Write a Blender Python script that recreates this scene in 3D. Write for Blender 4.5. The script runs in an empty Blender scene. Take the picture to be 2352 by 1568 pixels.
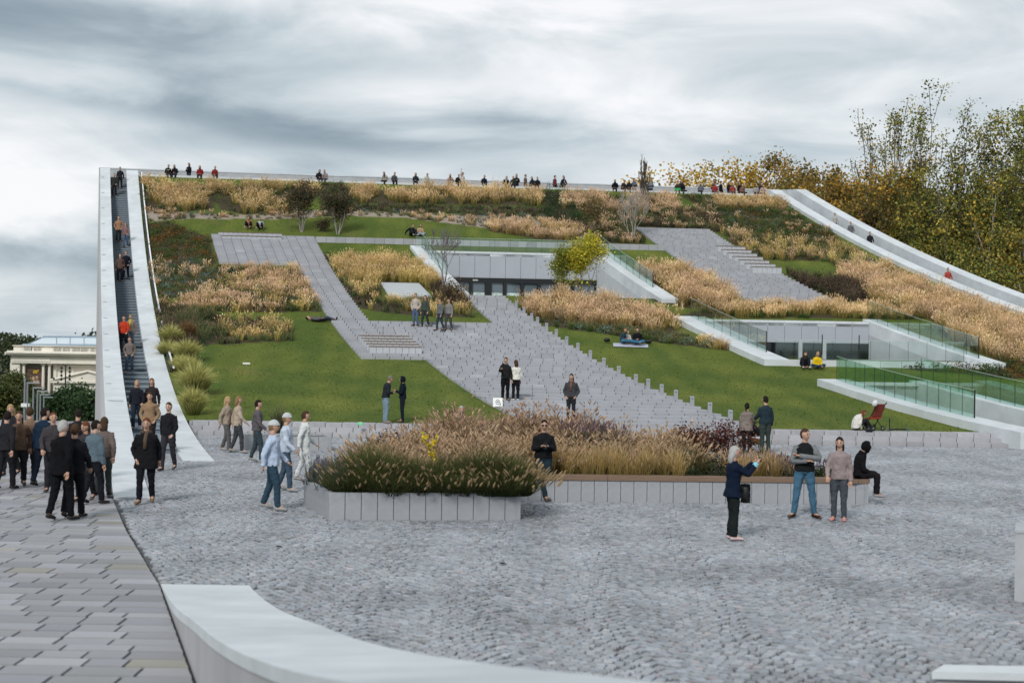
import bpy, math, random, zlib
import numpy as np
from mathutils import Vector, Matrix
rng = np.random.default_rng(7)
random.seed(7)
SC = bpy.context.scene
COL = SC.collection

# ------------------------------------------------------------------ camera
HCAM = 3.4
ROLL = 0.016
PITCH = math.atan(6 / 3266.67)
cd = bpy.data.cameras.new('camera')
cam = bpy.data.objects.new('camera', cd)
COL.objects.link(cam)
cd.lens = 50.0
cd.sensor_width = 36.0
cd.clip_start = 0.1
cd.clip_end = 9000
fw = Vector((0, math.cos(PITCH), math.sin(PITCH)))
rt = Vector((math.cos(ROLL), 0, math.sin(ROLL)))
rt = (rt - fw * rt.dot(fw)).normalized()
up = rt.cross(fw).normalized()
M3 = Matrix((rt, up, -fw)).transposed()
cam.matrix_world = Matrix.Translation((0, 0, HCAM)) @ M3.to_4x4()
cd.dof.use_dof = True
cd.dof.focus_distance = 50.0
cd.dof.aperture_fstop = 1.6
SC.camera = cam

# ------------------------------------------------------------------ sun and sky
SUN_EL, SUN_AZ = math.radians(36), math.radians(198)      # azimuth clockwise from north (+Y)
sl = bpy.data.lights.new('sun', 'SUN')
sun = bpy.data.objects.new('sun', sl)
COL.objects.link(sun)
sl.energy = 2.1
sl.angle = math.radians(12)
sl.color = (1.0, 0.965, 0.91)
sd = Vector((math.sin(SUN_AZ) * math.cos(SUN_EL), math.cos(SUN_AZ) * math.cos(SUN_EL), math.sin(SUN_EL)))
sun.rotation_euler = sd.to_track_quat('Z', 'Y').to_euler()
sun.location = sd * 200

wd = bpy.data.worlds.new('World')
SC.world = wd
wd.use_nodes = True
nt = wd.node_tree
nt.nodes.clear()


def N(t, kind, **kw):
    n = t.nodes.new(kind)
    for k, v in kw.items():
        if k.startswith('i_'):
            key = k[2:]
            n.inputs[int(key) if key.isdigit() else key].default_value = v
        else:
            setattr(n, k, v)
    return n


def math_n(t, op, a, b=None, clamp=False):
    n = t.nodes.new('ShaderNodeMath')
    n.operation = op
    n.use_clamp = clamp
    for i, v in enumerate((a, b)):
        if v is None:
            continue
        if isinstance(v, (int, float)):
            n.inputs[i].default_value = v
        else:
            t.links.new(v, n.inputs[i])
    return n.outputs[0]


def build_sky():
    L = nt.links.new
    out = N(nt, 'ShaderNodeOutputWorld')
    bg = N(nt, 'ShaderNodeBackground')
    bg.inputs['Strength'].default_value = 0.1
    L(bg.outputs[0], out.inputs[0])
    sky = N(nt, 'ShaderNodeTexSky', sky_type='NISHITA', sun_disc=False)
    sky.sun_elevation = SUN_EL
    sky.sun_rotation = SUN_AZ
    tc = N(nt, 'ShaderNodeTexCoord')
    sep = N(nt, 'ShaderNodeSeparateXYZ')
    L(tc.outputs['Generated'], sep.inputs[0])
    x, y, z = sep.outputs
    zz = math_n(nt, 'ADD', math_n(nt, 'MAXIMUM', z, 0.0), 0.10)
    px = math_n(nt, 'DIVIDE', x, zz)
    py = math_n(nt, 'DIVIDE', y, zz)
    # layered cloud: broad soft masks by direction, finer streaks of a deck seen in perspective
    dv = N(nt, 'ShaderNodeCombineXYZ')
    L(math_n(nt, 'ADD', x, math_n(nt, 'MULTIPLY', z, -.35)), dv.inputs[0])
    L(y, dv.inputs[1])
    L(math_n(nt, 'MULTIPLY', math_n(nt, 'ADD', z, math_n(nt, 'MULTIPLY', x, .05)), 3.4), dv.inputs[2])
    n1 = N(nt, 'ShaderNodeTexNoise', i_Scale=4.6, i_Detail=9.0, i_Roughness=0.55, i_Distortion=0.55)
    L(dv.outputs[0], n1.inputs['Vector'])
    cmb = N(nt, 'ShaderNodeCombineXYZ')
    L(math_n(nt, 'ADD', math_n(nt, 'MULTIPLY', px, 0.5), math_n(nt, 'MULTIPLY', py, 0.16)), cmb.inputs[0])
    L(math_n(nt, 'MULTIPLY', py, 0.55), cmb.inputs[1])
    n2 = N(nt, 'ShaderNodeTexNoise', i_Scale=1.7, i_Detail=7.0, i_Roughness=0.52, i_Distortion=1.2)
    L(cmb.outputs[0], n2.inputs['Vector'])
    v = math_n(nt, 'ADD', math_n(nt, 'MULTIPLY', n1.outputs[0], 0.78), math_n(nt, 'MULTIPLY', n2.outputs[0], 0.22))
    v = math_n(nt, 'MULTIPLY', math_n(nt, 'SUBTRACT', v, 0.5), 2.1)
    # the larger cloud banks of this sky, by direction (x across, z up), soft edged by the noise
    wob = math_n(nt, 'MULTIPLY', math_n(nt, 'SUBTRACT', n1.outputs[0], 0.5), 0.16)

    def bank(cx, cz, sx, sz, amp, prev, tilt=0.0):
        dx = math_n(nt, 'SUBTRACT', x, cx)
        dz = math_n(nt, 'ADD', math_n(nt, 'SUBTRACT', z, cz), math_n(nt, 'MULTIPLY', wob, 0.22))
        dz = math_n(nt, 'ADD', dz, math_n(nt, 'MULTIPLY', dx, tilt))
        a = math_n(nt, 'POWER', math_n(nt, 'ABSOLUTE', math_n(nt, 'DIVIDE', dx, sx)), 2.0)
        b = math_n(nt, 'POWER', math_n(nt, 'ABSOLUTE', math_n(nt, 'DIVIDE', dz, sz)), 2.0)
        e = math_n(nt, 'POWER', 2.718, math_n(nt, 'MULTIPLY', math_n(nt, 'ADD', a, b), -1.0))
        e = math_n(nt, 'MULTIPLY', e, math_n(nt, 'GREATER_THAN', y, 0.0))
        return math_n(nt, 'ADD', prev, math_n(nt, 'MULTIPLY', e, amp))
    for cx, cz, sx, sz, amp, tl in SKY_BANKS:
        v = bank(cx, cz, sx, sz, amp, v, tl)
    ramp = N(nt, 'ShaderNodeValToRGB')
    cr = ramp.color_ramp
    cr.elements[0].position = 0.0
    cr.elements[0].color = (0.25, 0.315, 0.37, 1)
    cr.elements[1].position = 1.0
    cr.elements[1].color = (0.90, 0.905, 0.925, 1)
    for p, c in ((0.25, (0.34, 0.41, 0.465)), (0.5, (0.51, 0.58, 0.625)), (0.75, (0.70, 0.745, 0.775))):
        e = cr.elements.new(p)
        e.color = (*c, 1)
    L(math_n(nt, 'ADD', v, 0.62), ramp.inputs[0])
    sc = N(nt, 'ShaderNodeMix', data_type='RGBA', blend_type='MULTIPLY')
    sc.inputs[0].default_value = 1.0
    L(ramp.outputs[0], sc.inputs[6])
    sc.inputs[7].default_value = (10, 10, 10, 1)
    mx = N(nt, 'ShaderNodeMix', data_type='RGBA')
    mx.inputs[0].default_value = 0.96
    L(sky.outputs[0], mx.inputs[6])
    L(sc.outputs[2], mx.inputs[7])
    L(mx.outputs[2], bg.inputs['Color'])


SKY_BANKS = [  # cx, cz, sx, sz, amplitude, tilt
    (-0.080, 0.170, 0.085, 0.014, 0.40, 0.0),
    (-0.05, 0.232, 0.40, 0.016, 0.30, 0.0),
    (-0.345, 0.108, 0.07, 0.036, 0.60, 0.0),
    (-0.30, 0.195, 0.14, 0.026, -0.30, 0.10),
    (-0.34, 0.056, 0.09, 0.014, -0.30, 0.05),
    (-0.20, 0.148, 0.16, 0.009, -0.30, 0.12),
    (0.16, 0.138, 0.20, 0.010, -0.20, 0.06),
    (-0.10, 0.136, 0.16, 0.007, -0.20, 0.0),
    (-0.33, 0.243, 0.13, 0.018, 0.45, 0.0),
    (0.22, 0.215, 0.16, 0.02, -0.16, 0.05),
    (0.30, 0.175, 0.08, 0.02, -0.10, 0.0),
]
build_sky()
SC.view_settings.view_transform = 'Standard'
SC.view_settings.look = 'None'
SC.view_settings.exposure = 0.1
SC.view_settings.gamma = 1.0
SC.view_settings.use_curve_mapping = False
try:
    SC.cycles.max_bounces = 8
    SC.cycles.transparent_max_bounces = 24
    SC.cycles.use_denoising = True
    SC.cycles.caustics_reflective = False
    SC.cycles.caustics_refractive = False
except Exception:
    pass

# ------------------------------------------------------------------ the curved roof, measured
FPX = 50 / 36 * 2352.0           # the photograph is measured on a 2352 px wide sheet
P0 = np.array([-30.352, 111.111])        # upper end of the left garden parapet (plan)
DV = np.array([21.2284, -71.4531])       # down to its tip on the plaza


def ang(q):
    return np.radians(np.interp(q, [0, .847], [8.5, .5]))


def Zr(q):
    q = np.asarray(q, float)
    return np.where(q < 0, 16.4, 16.4 * (1 - np.clip(q, 0, 1)) ** 2)


def XY(q, w):
    q = np.asarray(q, float)
    w = np.asarray(w, float)
    a = ang(q)
    return np.stack([P0[0] + q * DV[0] + w * np.cos(a), P0[1] + q * DV[1] + w * np.sin(a)], -1)


def S(q, w, dz=0.0):
    p = XY(q, w)
    return np.concatenate([p, np.asarray(Zr(q) + dz + 0 * np.asarray(w, float))[..., None]], -1)


def QW(x, y):
    x = np.asarray(x, float)
    y = np.asarray(y, float)
    a = np.radians(5.0) + 0 * x
    for _ in range(8):
        c, s = np.cos(a), np.sin(a)
        det = DV[0] * s - DV[1] * c
        q = ((x - P0[0]) * s - (y - P0[1]) * c) / det
        w = (DV[0] * (y - P0[1]) - DV[1] * (x - P0[0])) / det
        a = ang(q)
    return q, w


def ray(x, y):
    xi, yi = x - 1176.0, y - 784.0
    a = xi * math.cos(ROLL) + yi * math.sin(ROLL)
    b = -xi * math.sin(ROLL) + yi * math.cos(ROLL) - 6
    return a / FPX, -b / FPX


def pick(x, y, dz=0.0):
    """point of the sloping roof seen at this spot of the sheet"""
    dx, dzr = ray(x, y)
    q = np.linspace(1.0, -.08, 5000)
    p = P0[None] + q[:, None] * DV
    a = ang(q)
    c, s = np.cos(a), np.sin(a)
    w = (dx * p[:, 1] - p[:, 0]) / (c - dx * s)
    l = p[:, 1] + w * s
    g = HCAM + dzr * l - (Zr(q) + dz)
    i = int(np.argmax(g < 0))
    return np.array([dx * l[i], l[i], float(Zr(q[i])) + dz])


def gnd(x, y, z=0.0):
    dx, dzr = ray(x, y)
    l = (z - HCAM) / dzr
    return np.array([dx * l, l, z])


def at(x, y, d):
    dx, dzr = ray(x, y)
    return np.array([dx * d, d, HCAM + dzr * d])


# ------------------------------------------------------------------ helpers
def tag(o, label=None, cat=None, group=None, kind=None):
    if label:
        o['label'] = label
    if cat:
        o['category'] = cat
    if group:
        o['group'] = group
    if kind:
        o['kind'] = kind
    return o


def link(name, data, parent=None, loc=None):
    o = bpy.data.objects.new(name, data)
    COL.objects.link(o)
    if parent is not None:
        o.parent = parent
    if loc is not None:
        o.location = Vector([float(v) for v in loc])
    return o


def empty(name, loc=(0, 0, 0), rz=0.0):
    o = link(name, None, None, loc)
    o.rotation_euler = (0, 0, rz)
    o.empty_display_size = 0.2
    return o


def mesh(name, V, polys, mat=None, col=None, smooth=False):
    V = np.asarray(V, np.float32).reshape(-1, 3)
    me = bpy.data.meshes.new(name)
    if not isinstance(polys, (list, tuple)):
        polys = [polys]
    idx, tot = [], []
    for p in polys:
        if isinstance(p, np.ndarray) and p.ndim == 2:
            if len(p):
                idx.append(p.reshape(-1))
                tot.append(np.full(len(p), p.shape[1]))
        else:
            idx.append(np.asarray(p).reshape(-1))
            tot.append(np.array([len(p)]))
    idx = np.concatenate(idx).astype(np.int32)
    tot = np.concatenate(tot)
    st = np.concatenate([[0], np.cumsum(tot)[:-1]]).astype(np.int32)
    me.vertices.add(len(V))
    me.vertices.foreach_set('co', V.reshape(-1))
    me.loops.add(len(idx))
    me.loops.foreach_set('vertex_index', idx)
    me.polygons.add(len(tot))
    me.polygons.foreach_set('loop_start', st)
    if smooth:
        me.polygons.foreach_set('use_smooth', np.ones(len(tot), bool))
    else:
        me.polygons.foreach_set('use_smooth', np.zeros(len(tot), bool))
    me.update(calc_edges=True)
    if col is not None:
        c = np.asarray(col, np.float32)
        if c.shape[1] == 3:
            c = np.concatenate([c, np.ones((len(c), 1), np.float32)], 1)
        at_ = me.color_attributes.new('Col', 'FLOAT_COLOR', 'POINT')
        at_.data.foreach_set('color', c.reshape(-1))
    if mat is not None:
        me.materials.append(mat)
    return me


def mobj(name, V, polys, mat=None, parent=None, col=None, smooth=False, loc=None):
    return link(name, mesh(name, V, polys, mat, col, smooth), parent, loc)


class MB:
    """collects shapes into one mesh"""

    def __init__(s):
        s.V, s.P, s.C, s.n = [], [], [], 0

    def add(s, V, polys, col=None):
        V = np.asarray(V, float).reshape(-1, 3)
        s.V.append(V)
        for p in polys:
            p = np.asarray(p)
            s.P.append((p + s.n) if p.ndim == 2 else (p + s.n)[None])
        if col is not None:
            c = np.asarray(col, float)
            s.C.append(np.broadcast_to(c, (len(V), 3)))
        s.n += len(V)
        return s

    def hexa(s, b, t, col=None):
        """b, t: four corners below and above, same turning sense (anticlockwise from above)"""
        V = np.concatenate([np.asarray(b, float), np.asarray(t, float)])
        P = np.array([[3, 2, 1, 0], [4, 5, 6, 7], [0, 1, 5, 4], [1, 2, 6, 5], [2, 3, 7, 6], [3, 0, 4, 7]])
        return s.add(V, [P], col)

    def box(s, x0, x1, y0, y1, z0, z1, col=None):
        c = np.array([[x0, y0], [x1, y0], [x1, y1], [x0, y1]], float)
        return s.hexa(np.c_[c, [z0] * 4], np.c_[c, [z1] * 4], col)

    def tube(s, pts, rad, n=6, cap=True, flat=None, col=None):
        V, P = tube(pts, rad, n, cap, flat)
        return s.add(V, P, col)

    def build(s, name, mat, parent=None, smooth=False, loc=None):
        V = np.concatenate(s.V)
        C = np.concatenate(s.C) if s.C else None
        return mobj(name, V, s.P, mat, parent, C, smooth, loc)


def tube(pts, rad, n=6, cap=True, flat=None, ref=None):
    pts = np.asarray(pts, float)
    k = len(pts)
    rad = np.broadcast_to(np.asarray(rad, float), (k,))
    d = np.gradient(pts, axis=0)
    d /= np.linalg.norm(d, axis=1)[:, None] + 1e-9
    u = np.cross(d[0], ref if ref is not None else [0.0, 0.0, 1.0])
    if np.linalg.norm(u) < .2:
        u = np.cross(d[0], [0.0, 1.0, 0.03])
    V = []
    th = np.arange(n) * 2 * np.pi / n
    for i in range(k):
        u = u - d[i] * np.dot(u, d[i])
        u /= np.linalg.norm(u) + 1e-9
        v = np.cross(d[i], u)
        f = 1.0 if flat is None else flat[i]
        V.append(pts[i] + rad[i] * (np.cos(th)[:, None] * u + f * np.sin(th)[:, None] * v))
    return loft(V, cap)


def loft(rings, cap=True):
    n, k = len(rings[0]), len(rings)
    V = np.concatenate(rings)
    j = np.arange(n)
    P = []
    for i in range(k - 1):
        a = i * n
        P.append(np.stack([a + j, a + (j + 1) % n, a + n + (j + 1) % n, a + n + j], 1))
    P = [np.concatenate(P)]
    if cap:
        V = np.concatenate([V, rings[0].mean(0)[None], rings[-1].mean(0)[None]])
        P.append(np.stack([(j + 1) % n, j, np.full(n, n * k)], 1))
        e = (k - 1) * n
        P.append(np.stack([e + j, e + (j + 1) % n, np.full(n, n * k + 1)], 1))
    return V, P


# ------------------------------------------------------------------ materials
_m = {}


def mat(name, color, rough=.8, var=.15, scale=3.0, bump=0.0, bscale=None, spec=.3, stain=0.0, metal=0.0, use_col=False, trans=0.0, streak=None):
    if name in _m:
        return _m[name]
    m = bpy.data.materials.new(name)
    m.use_nodes = True
    t = m.node_tree
    b = t.nodes['Principled BSDF']
    b.inputs['Roughness'].default_value = rough
    b.inputs['Specular IOR Level'].default_value = spec
    b.inputs['Metallic'].default_value = metal
    tc = N(t, 'ShaderNodeTexCoord')
    vec = tc.outputs['Object']
    if streak:
        mp = N(t, 'ShaderNodeMapping')
        mp.inputs['Scale'].default_value = streak
        t.links.new(vec, mp.inputs[0])
        vec = mp.outputs[0]
    nz = N(t, 'ShaderNodeTexNoise', i_Scale=scale, i_Detail=7.0, i_Roughness=.62)
    t.links.new(vec, nz.inputs['Vector'])
    f = math_n(t, 'ADD', math_n(t, 'MULTIPLY', math_n(t, 'SUBTRACT', nz.outputs[0], .5), var * 3.2), 1.0)
    if stain:
        n2 = N(t, 'ShaderNodeTexNoise', i_Scale=scale * .3, i_Detail=4.0, i_Roughness=.6)
        t.links.new(vec, n2.inputs['Vector'])
        g = math_n(t, 'MULTIPLY', math_n(t, 'SUBTRACT', n2.outputs[0], .48), -stain * 4)
        g = math_n(t, 'MINIMUM', math_n(t, 'ADD', g, 1.0), 1.12)
        f = math_n(t, 'MULTIPLY', f, math_n(t, 'MAXIMUM', g, .4))
    mx = N(t, 'ShaderNodeMix', data_type='RGBA', blend_type='MULTIPLY')
    mx.inputs[0].default_value = 1.0
    if use_col:
        a = N(t, 'ShaderNodeAttribute', attribute_name='Col')
        t.links.new(a.outputs['Color'], mx.inputs[6])
    else:
        mx.inputs[6].default_value = (*color, 1)
    cmb = N(t, 'ShaderNodeCombineColor')
    for i in range(3):
        t.links.new(f, cmb.inputs[i])
    t.links.new(cmb.outputs[0], mx.inputs[7])
    t.links.new(mx.outputs[2], b.inputs['Base Color'])
    if bump:
        bz = N(t, 'ShaderNodeTexNoise', i_Scale=bscale or scale * 4, i_Detail=5.0)
        t.links.new(vec, bz.inputs['Vector'])
        bp = N(t, 'ShaderNodeBump', i_Strength=bump, i_Distance=.02)
        t.links.new(bz.outputs[0], bp.inputs['Height'])
        t.links.new(bp.outputs[0], b.inputs['Normal'])
    if trans:
        tr = N(t, 'ShaderNodeBsdfTranslucent')
        t.links.new(mx.outputs[2], tr.inputs['Color'])
        ms = N(t, 'ShaderNodeMixShader')
        ms.inputs[0].default_value = trans
        o = t.nodes['Material Output']
        t.links.new(b.outputs[0], ms.inputs[1])
        t.links.new(tr.outputs[0], ms.inputs[2])
        t.links.new(ms.outputs[0], o.inputs['Surface'])
    _m[name] = m
    return m


def glass_mat(name, tint, refl=.12):
    m = bpy.data.materials.new(name)
    m.use_nodes = True
    t = m.node_tree
    t.nodes.clear()
    o = N(t, 'ShaderNodeOutputMaterial')
    tr = N(t, 'ShaderNodeBsdfTransparent')
    tr.inputs[0].default_value = (*tint, 1)
    gl = N(t, 'ShaderNodeBsdfGlossy')
    gl.inputs['Roughness'].default_value = .03
    gl.inputs['Color'].default_value = (.8, .95, .9, 1)
    lw = N(t, 'ShaderNodeLayerWeight', i_Blend=.25)
    f = math_n(t, 'ADD', math_n(t, 'MULTIPLY', lw.outputs['Fresnel'], .35), refl * .4, True)
    nz = N(t, 'ShaderNodeTexNoise', i_Scale=1.3, i_Detail=4.0)
    tc = N(t, 'ShaderNodeTexCoord')
    t.links.new(tc.outputs['Object'], nz.inputs['Vector'])
    f = math_n(t, 'MULTIPLY', f, math_n(t, 'ADD', nz.outputs[0], .5), True)
    ms = N(t, 'ShaderNodeMixShader')
    t.links.new(f, ms.inputs[0])
    t.links.new(tr.outputs[0], ms.inputs[1])
    t.links.new(gl.outputs[0], ms.inputs[2])
    t.links.new(ms.outputs[0], o.inputs[0])
    return m


CONC = mat('pale_concrete', (.575, .61, .635), .75, .12, 1.4, .16, 24, stain=.15)
CONCG = mat('grey_concrete', (.40, .415, .435), .85, .13, 3.0, .2, 30, stain=.12)
PANEL = mat('planter_concrete', (.33, .345, .37), .85, .16, 4.0, .25, 40, stain=.12)
WALLP = mat('wall_panel', (.36, .385, .425), .6, .05, 1.0, stain=.04)
WALLC = mat('cast_concrete', (.46, .485, .50), .8, .10, 2.0, .15, 25, stain=.10)
STONE = mat('step_stone', (.35, .37, .40), .85, .14, 2.5, .15, 25, use_col=True)
SLAB = mat('paving_slab', (.3, .3, .3), .75, .10, 4.0, .2, 40, use_col=True, stain=.12)
SETT = mat('granite_sett', (.3, .3, .3), .5, .16, 18.0, .35, 60, use_col=True, spec=.5)
JOINT = mat('dark_joint', (.035, .037, .04), .95, .3, 8.0)
DIRT = mat('joint_sand', (.10, .103, .108), .95, .3, 8.0, .3, 40)
SOIL = mat('soil', (.05, .038, .025), .95, .35, 4.0, .5, 20)
STEPM = mat('dark_step', (.14, .17, .20), .7, .15, 4.0)
NOSE = mat('step_nosing', (.20, .235, .27), .7, .12, 4.0)
DARKM = mat('dark_metal', (.012, .014, .016), .5, .1, 3.0)
GREYM = mat('grey_metal', (.34, .36, .38), .45, .08, 3.0, metal=.6)
TIMB = mat('timber', (.20, .135, .095), .8, .22, 6.0, .3, 30, streak=(.6, 6, 6))
VEG = mat('foliage', (.1, .1, .1), .75, .08, 5.0, use_col=True, trans=.28, spec=.15)
LEAF = mat('tree_leaf', (.1, .1, .1), .7, .08, 5.0, use_col=True, trans=.3, spec=.2)
BARK = mat('bark', (.10, .085, .07), .9, .25, 6.0, .4, 20)
BARKP = mat('pale_bark', (.34, .31, .28), .9, .2, 6.0, .3, 20)
FACAD = mat('old_stone', (.72, .685, .61), .85, .14, .35, .1, 6, stain=.10)
GLASS = glass_mat('balustrade_glass', (.945, .97, .96), .12)
GLASSG = glass_mat('green_glass', (.87, .96, .92), .16)
GLASSD = mat('dark_glazing', (.02, .03, .035), .05, .1, 1.0, spec=.9)
WHITE = mat('white_paint', (.78, .80, .80), .5, .04, 2.0)
BLACK = mat('black_paint', (.012, .012, .014), .5, .1, 2.0)
# ------------------------------------------------------------------ noise and polygons for layout
def snoise(x, y, wl, seed=0, k=7):
    r = np.random.default_rng(1000 + seed)
    v = np.zeros(np.shape(x))
    for i in range(k):
        a = r.uniform(0, 2 * np.pi)
        f = 2 * np.pi / (wl * r.uniform(.55, 1.6))
        v = v + np.sin(f * (np.cos(a) * x + np.sin(a) * y) + r.uniform(0, 7))
    return v / (k ** .5) / 1.4


def inpoly(px, py, poly):
    poly = np.asarray(poly, float)
    r = np.zeros(np.shape(px), bool)
    x0, y0 = poly[-1][:2]
    for x1, y1 in poly[:, :2]:
        c = ((y1 > py) != (y0 > py)) & (px < (x0 - x1) * (py - y1) / (y0 - y1 + 1e-12) + x1)
        r ^= c
        x0, y0 = x1, y1
    return r


def roofpoly(pts):
    return np.array([pick(*p)[:2] for p in pts])


def roofz(x, y):
    q, w = QW(x, y)
    return Zr(q)


def jit(c, v, n=None):
    c = np.asarray(c, float)
    return np.clip(c * (1 + v * (rng.random() - .5) * 2), 0, 1)


# ------------------------------------------------------------------ ground
def build_ground():
    xs = np.concatenate([[-5000, -2500, -1200, -600, -300], np.arange(-150, 151, 15), [300, 600, 1200, 2500, 5000]]).astype(float)
    ys = np.concatenate([[-3000, -800, -200, -50, 0, 20, 40, 56, 60, 64, 68, 72, 76, 80, 84, 88, 95, 110, 140, 200, 300, 420, 600, 1000, 2000, 6000]]).astype(float)
    z = np.interp(ys, [0, 58, 64, 82, 90, 140, 420, 600], [-.07, -.07, -.6, -6.2, -7, -7.5, -13.2, -14])
    gx, gy = np.meshgrid(xs, ys)
    gz = np.repeat(z[:, None], len(xs), 1)
    V = np.stack([gx, gy, gz], -1).reshape(-1, 3)
    i = np.arange(len(V)).reshape(gx.shape)
    F = np.stack([i[:-1, :-1], i[:-1, 1:], i[1:, 1:], i[1:, :-1]], -1).reshape(-1, 4)
    m = mat('park_ground', (.07, .085, .045), .95, .3, .15)
    tag(mobj('ground', V, [F], m), 'green park ground falling away behind the museum', 'ground', kind='structure')


build_ground()

# ------------------------------------------------------------------ plaza of granite setts
PLANTER_F = np.array([(-3.44, 27.1), (.22, 27.6), (-.66, 30.55), (-.9, 31.0), (-4.0, 30.6), (-4.28, 29.6)])
PLANTER_R = np.array([(-.75, 30.85), (7.9, 31.3), (6.2, 37.2), (-3.7, 36.7), (-2.7, 31.2)])
TIP_L = np.array([-8.40, 30.2])
PAV = np.array([(-8.40, 30.2), (-6.75, 25.2), (-4.77, 19.6), (-2.2, 11.3), (1.0, 1.0)])      # joint between paving and setts


def pav_x(y):
    return np.interp(y, PAV[::-1, 1], PAV[::-1, 0])


def build_plaza():
    # bed of the joints
    V = [(-60, 2, -.035), (60, 2, -.035), (60, 52.0, -.035), (-60, 52.0, -.035)]
    plaza = tag(mobj('plaza', V, [np.array([[0, 1, 2, 3]])], DIRT), 'grey plaza paved with small granite setts laid in arcs', 'plaza', kind='structure')
    # setts in segmental arcs
    Wc, pitch, sx = 1.55, .108, .118
    X, Y, R, C = [], [], [], []
    for ci in range(-14, 16):
        xc = (ci + .5) * Wc + 0.3
        n = int(Wc / sx)
        xl = (np.arange(n) + .5) / n * Wc - Wc / 2
        rows = np.arange(int((50.4 - 12) / pitch))
        gx, gr = np.meshgrid(xl, rows)
        gx = gx + rng.normal(0, .013, gx.shape) + (gr % 2) * sx * .45
        gy = 12 + gr * pitch + .30 * (1 - (gx / (Wc / 2)) ** 2) + rng.normal(0, .010, gx.shape) + (ci % 2) * .05
        rot = np.arctan(-2 * .30 * gx / (Wc / 2) ** 2) * .8 + rng.normal(0, .05, gx.shape)
        X.append((xc + gx).ravel())
        Y.append(gy.ravel())
        R.append(rot.ravel())
    X, Y, R = map(np.concatenate, (X, Y, R))
    # the plaza bends a little, so the arcs do not run dead straight
    X = X + .35 * np.sin(Y * .21 + .6) + .12 * np.sin(Y * .63)
    keep = (np.abs(X) < .385 * Y + 2.0) & (Y < 50.4) & (Y > 12) & ((X > pav_x(Y) + .07) | (Y > 30.2))
    xl_ = -8.4 + (Y - 30.2) * -.2966
    keep &= ~((Y > 30.2) & (X < xl_ + .78))
    xr_ = -9.12 - (Y - 39.66) * .297
    keep &= ~((Y > 39.7) & (X > xr_) & (X < xr_ + .9))
    keep &= ~((Y > 43.2) & (X < xr_ + .5))
    keep &= ~inpoly(X, Y, PLANTER_F) & ~inpoly(X, Y, PLANTER_R)
    keep &= ~((Y < 19.65) & (X < -3.5 + .311 * (19.6 - Y)) & (X > -4.9 + .311 * (19.6 - Y)))
    X, Y, R = X[keep], Y[keep], R[keep]
    o = np.argsort(np.hypot(X, Y))
    X, Y, R = X[o], Y[o], R[o]
    n = len(X)
    tone = np.clip(.285 + .035 * snoise(X, Y, 5.0, 3) + .03 * snoise(X, Y, 1.7, 4) + rng.normal(0, .042, n), .12, .46)
    hue = rng.normal(0, .018, n)
    C = np.stack([tone * (.955 + hue), tone * (1.01 + .2 * hue), tone * (1.105 - hue)], 1)
    pink = rng.random(n) < .06
    C[pink] *= (1.08, .97, .97)
    hx, hy = .5 * (sx - .013) * rng.uniform(.86, 1.03, n), .5 * (pitch - .012) * rng.uniform(.86, 1.04, n)
    zt = rng.normal(0, .0045, n)
    tx, ty = rng.normal(0, .035, n), rng.normal(0, .035, n)
    sgn = np.array([(-1, -1), (1, -1), (1, 1), (-1, 1)], float)

    def verts(i0, i1, world=True):
        k = i1 - i0
        out = np.zeros((k, 12, 3))
        for lvl, (sc_, zz) in enumerate(((1.0, -.035), (1.0, -.010), (.80, 0.0))):
            for c in range(4):
                lx, ly = sgn[c, 0] * hx[i0:i1] * sc_, sgn[c, 1] * hy[i0:i1] * sc_
                z = zz + (zt[i0:i1] + lx * tx[i0:i1] + ly * ty[i0:i1] if lvl else 0)
                ca, sa = np.cos(R[i0:i1]), np.sin(R[i0:i1])
                if world:
                    wx, wy = X[i0:i1] + ca * lx - sa * ly, Y[i0:i1] + sa * lx + ca * ly
                else:
                    wx, wy = lx, ly
                out[:, lvl * 4 + c] = np.stack([wx, wy, z + 0 * wx], 1)
        return out
    quad = []
    for l in range(2):
        for c in range(4):
            quad.append([l * 4 + c, l * 4 + (c + 1) % 4, l * 4 + 4 + (c + 1) % 4, l * 4 + 4 + c])
    quad.append([8, 9, 10, 11])
    quad = np.array(quad)
    # the nearest three hundred setts one by one, sharing twelve meshes
    infr = np.where((np.abs(X) < .37 * Y) & (Y > 14.0))[0][:300]
    proto = []
    for i in range(12):
        j = infr[i * 25]
        proto.append(mesh('sett', verts(j, j + 1, False)[0], [quad], SETT, np.repeat(C[j:j + 1], 12, 0)))
    for k, j in enumerate(infr):
        o_ = link('sett', proto[k % 12], plaza, (X[j], Y[j], 0))
        o_.rotation_euler = (0, 0, R[j])
    mask = np.ones(n, bool)
    mask[infr] = False
    V = verts(0, n)[mask].reshape(-1, 3)
    m = mask.sum()
    F = (quad[None] + 12 * np.arange(m)[:, None, None]).reshape(-1, 4)
    tag(mobj('sett', V, [F], SETT, plaza, np.repeat(C[mask], 12, 0)), kind='stuff')
    return plaza


PLAZA = build_plaza()


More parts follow.
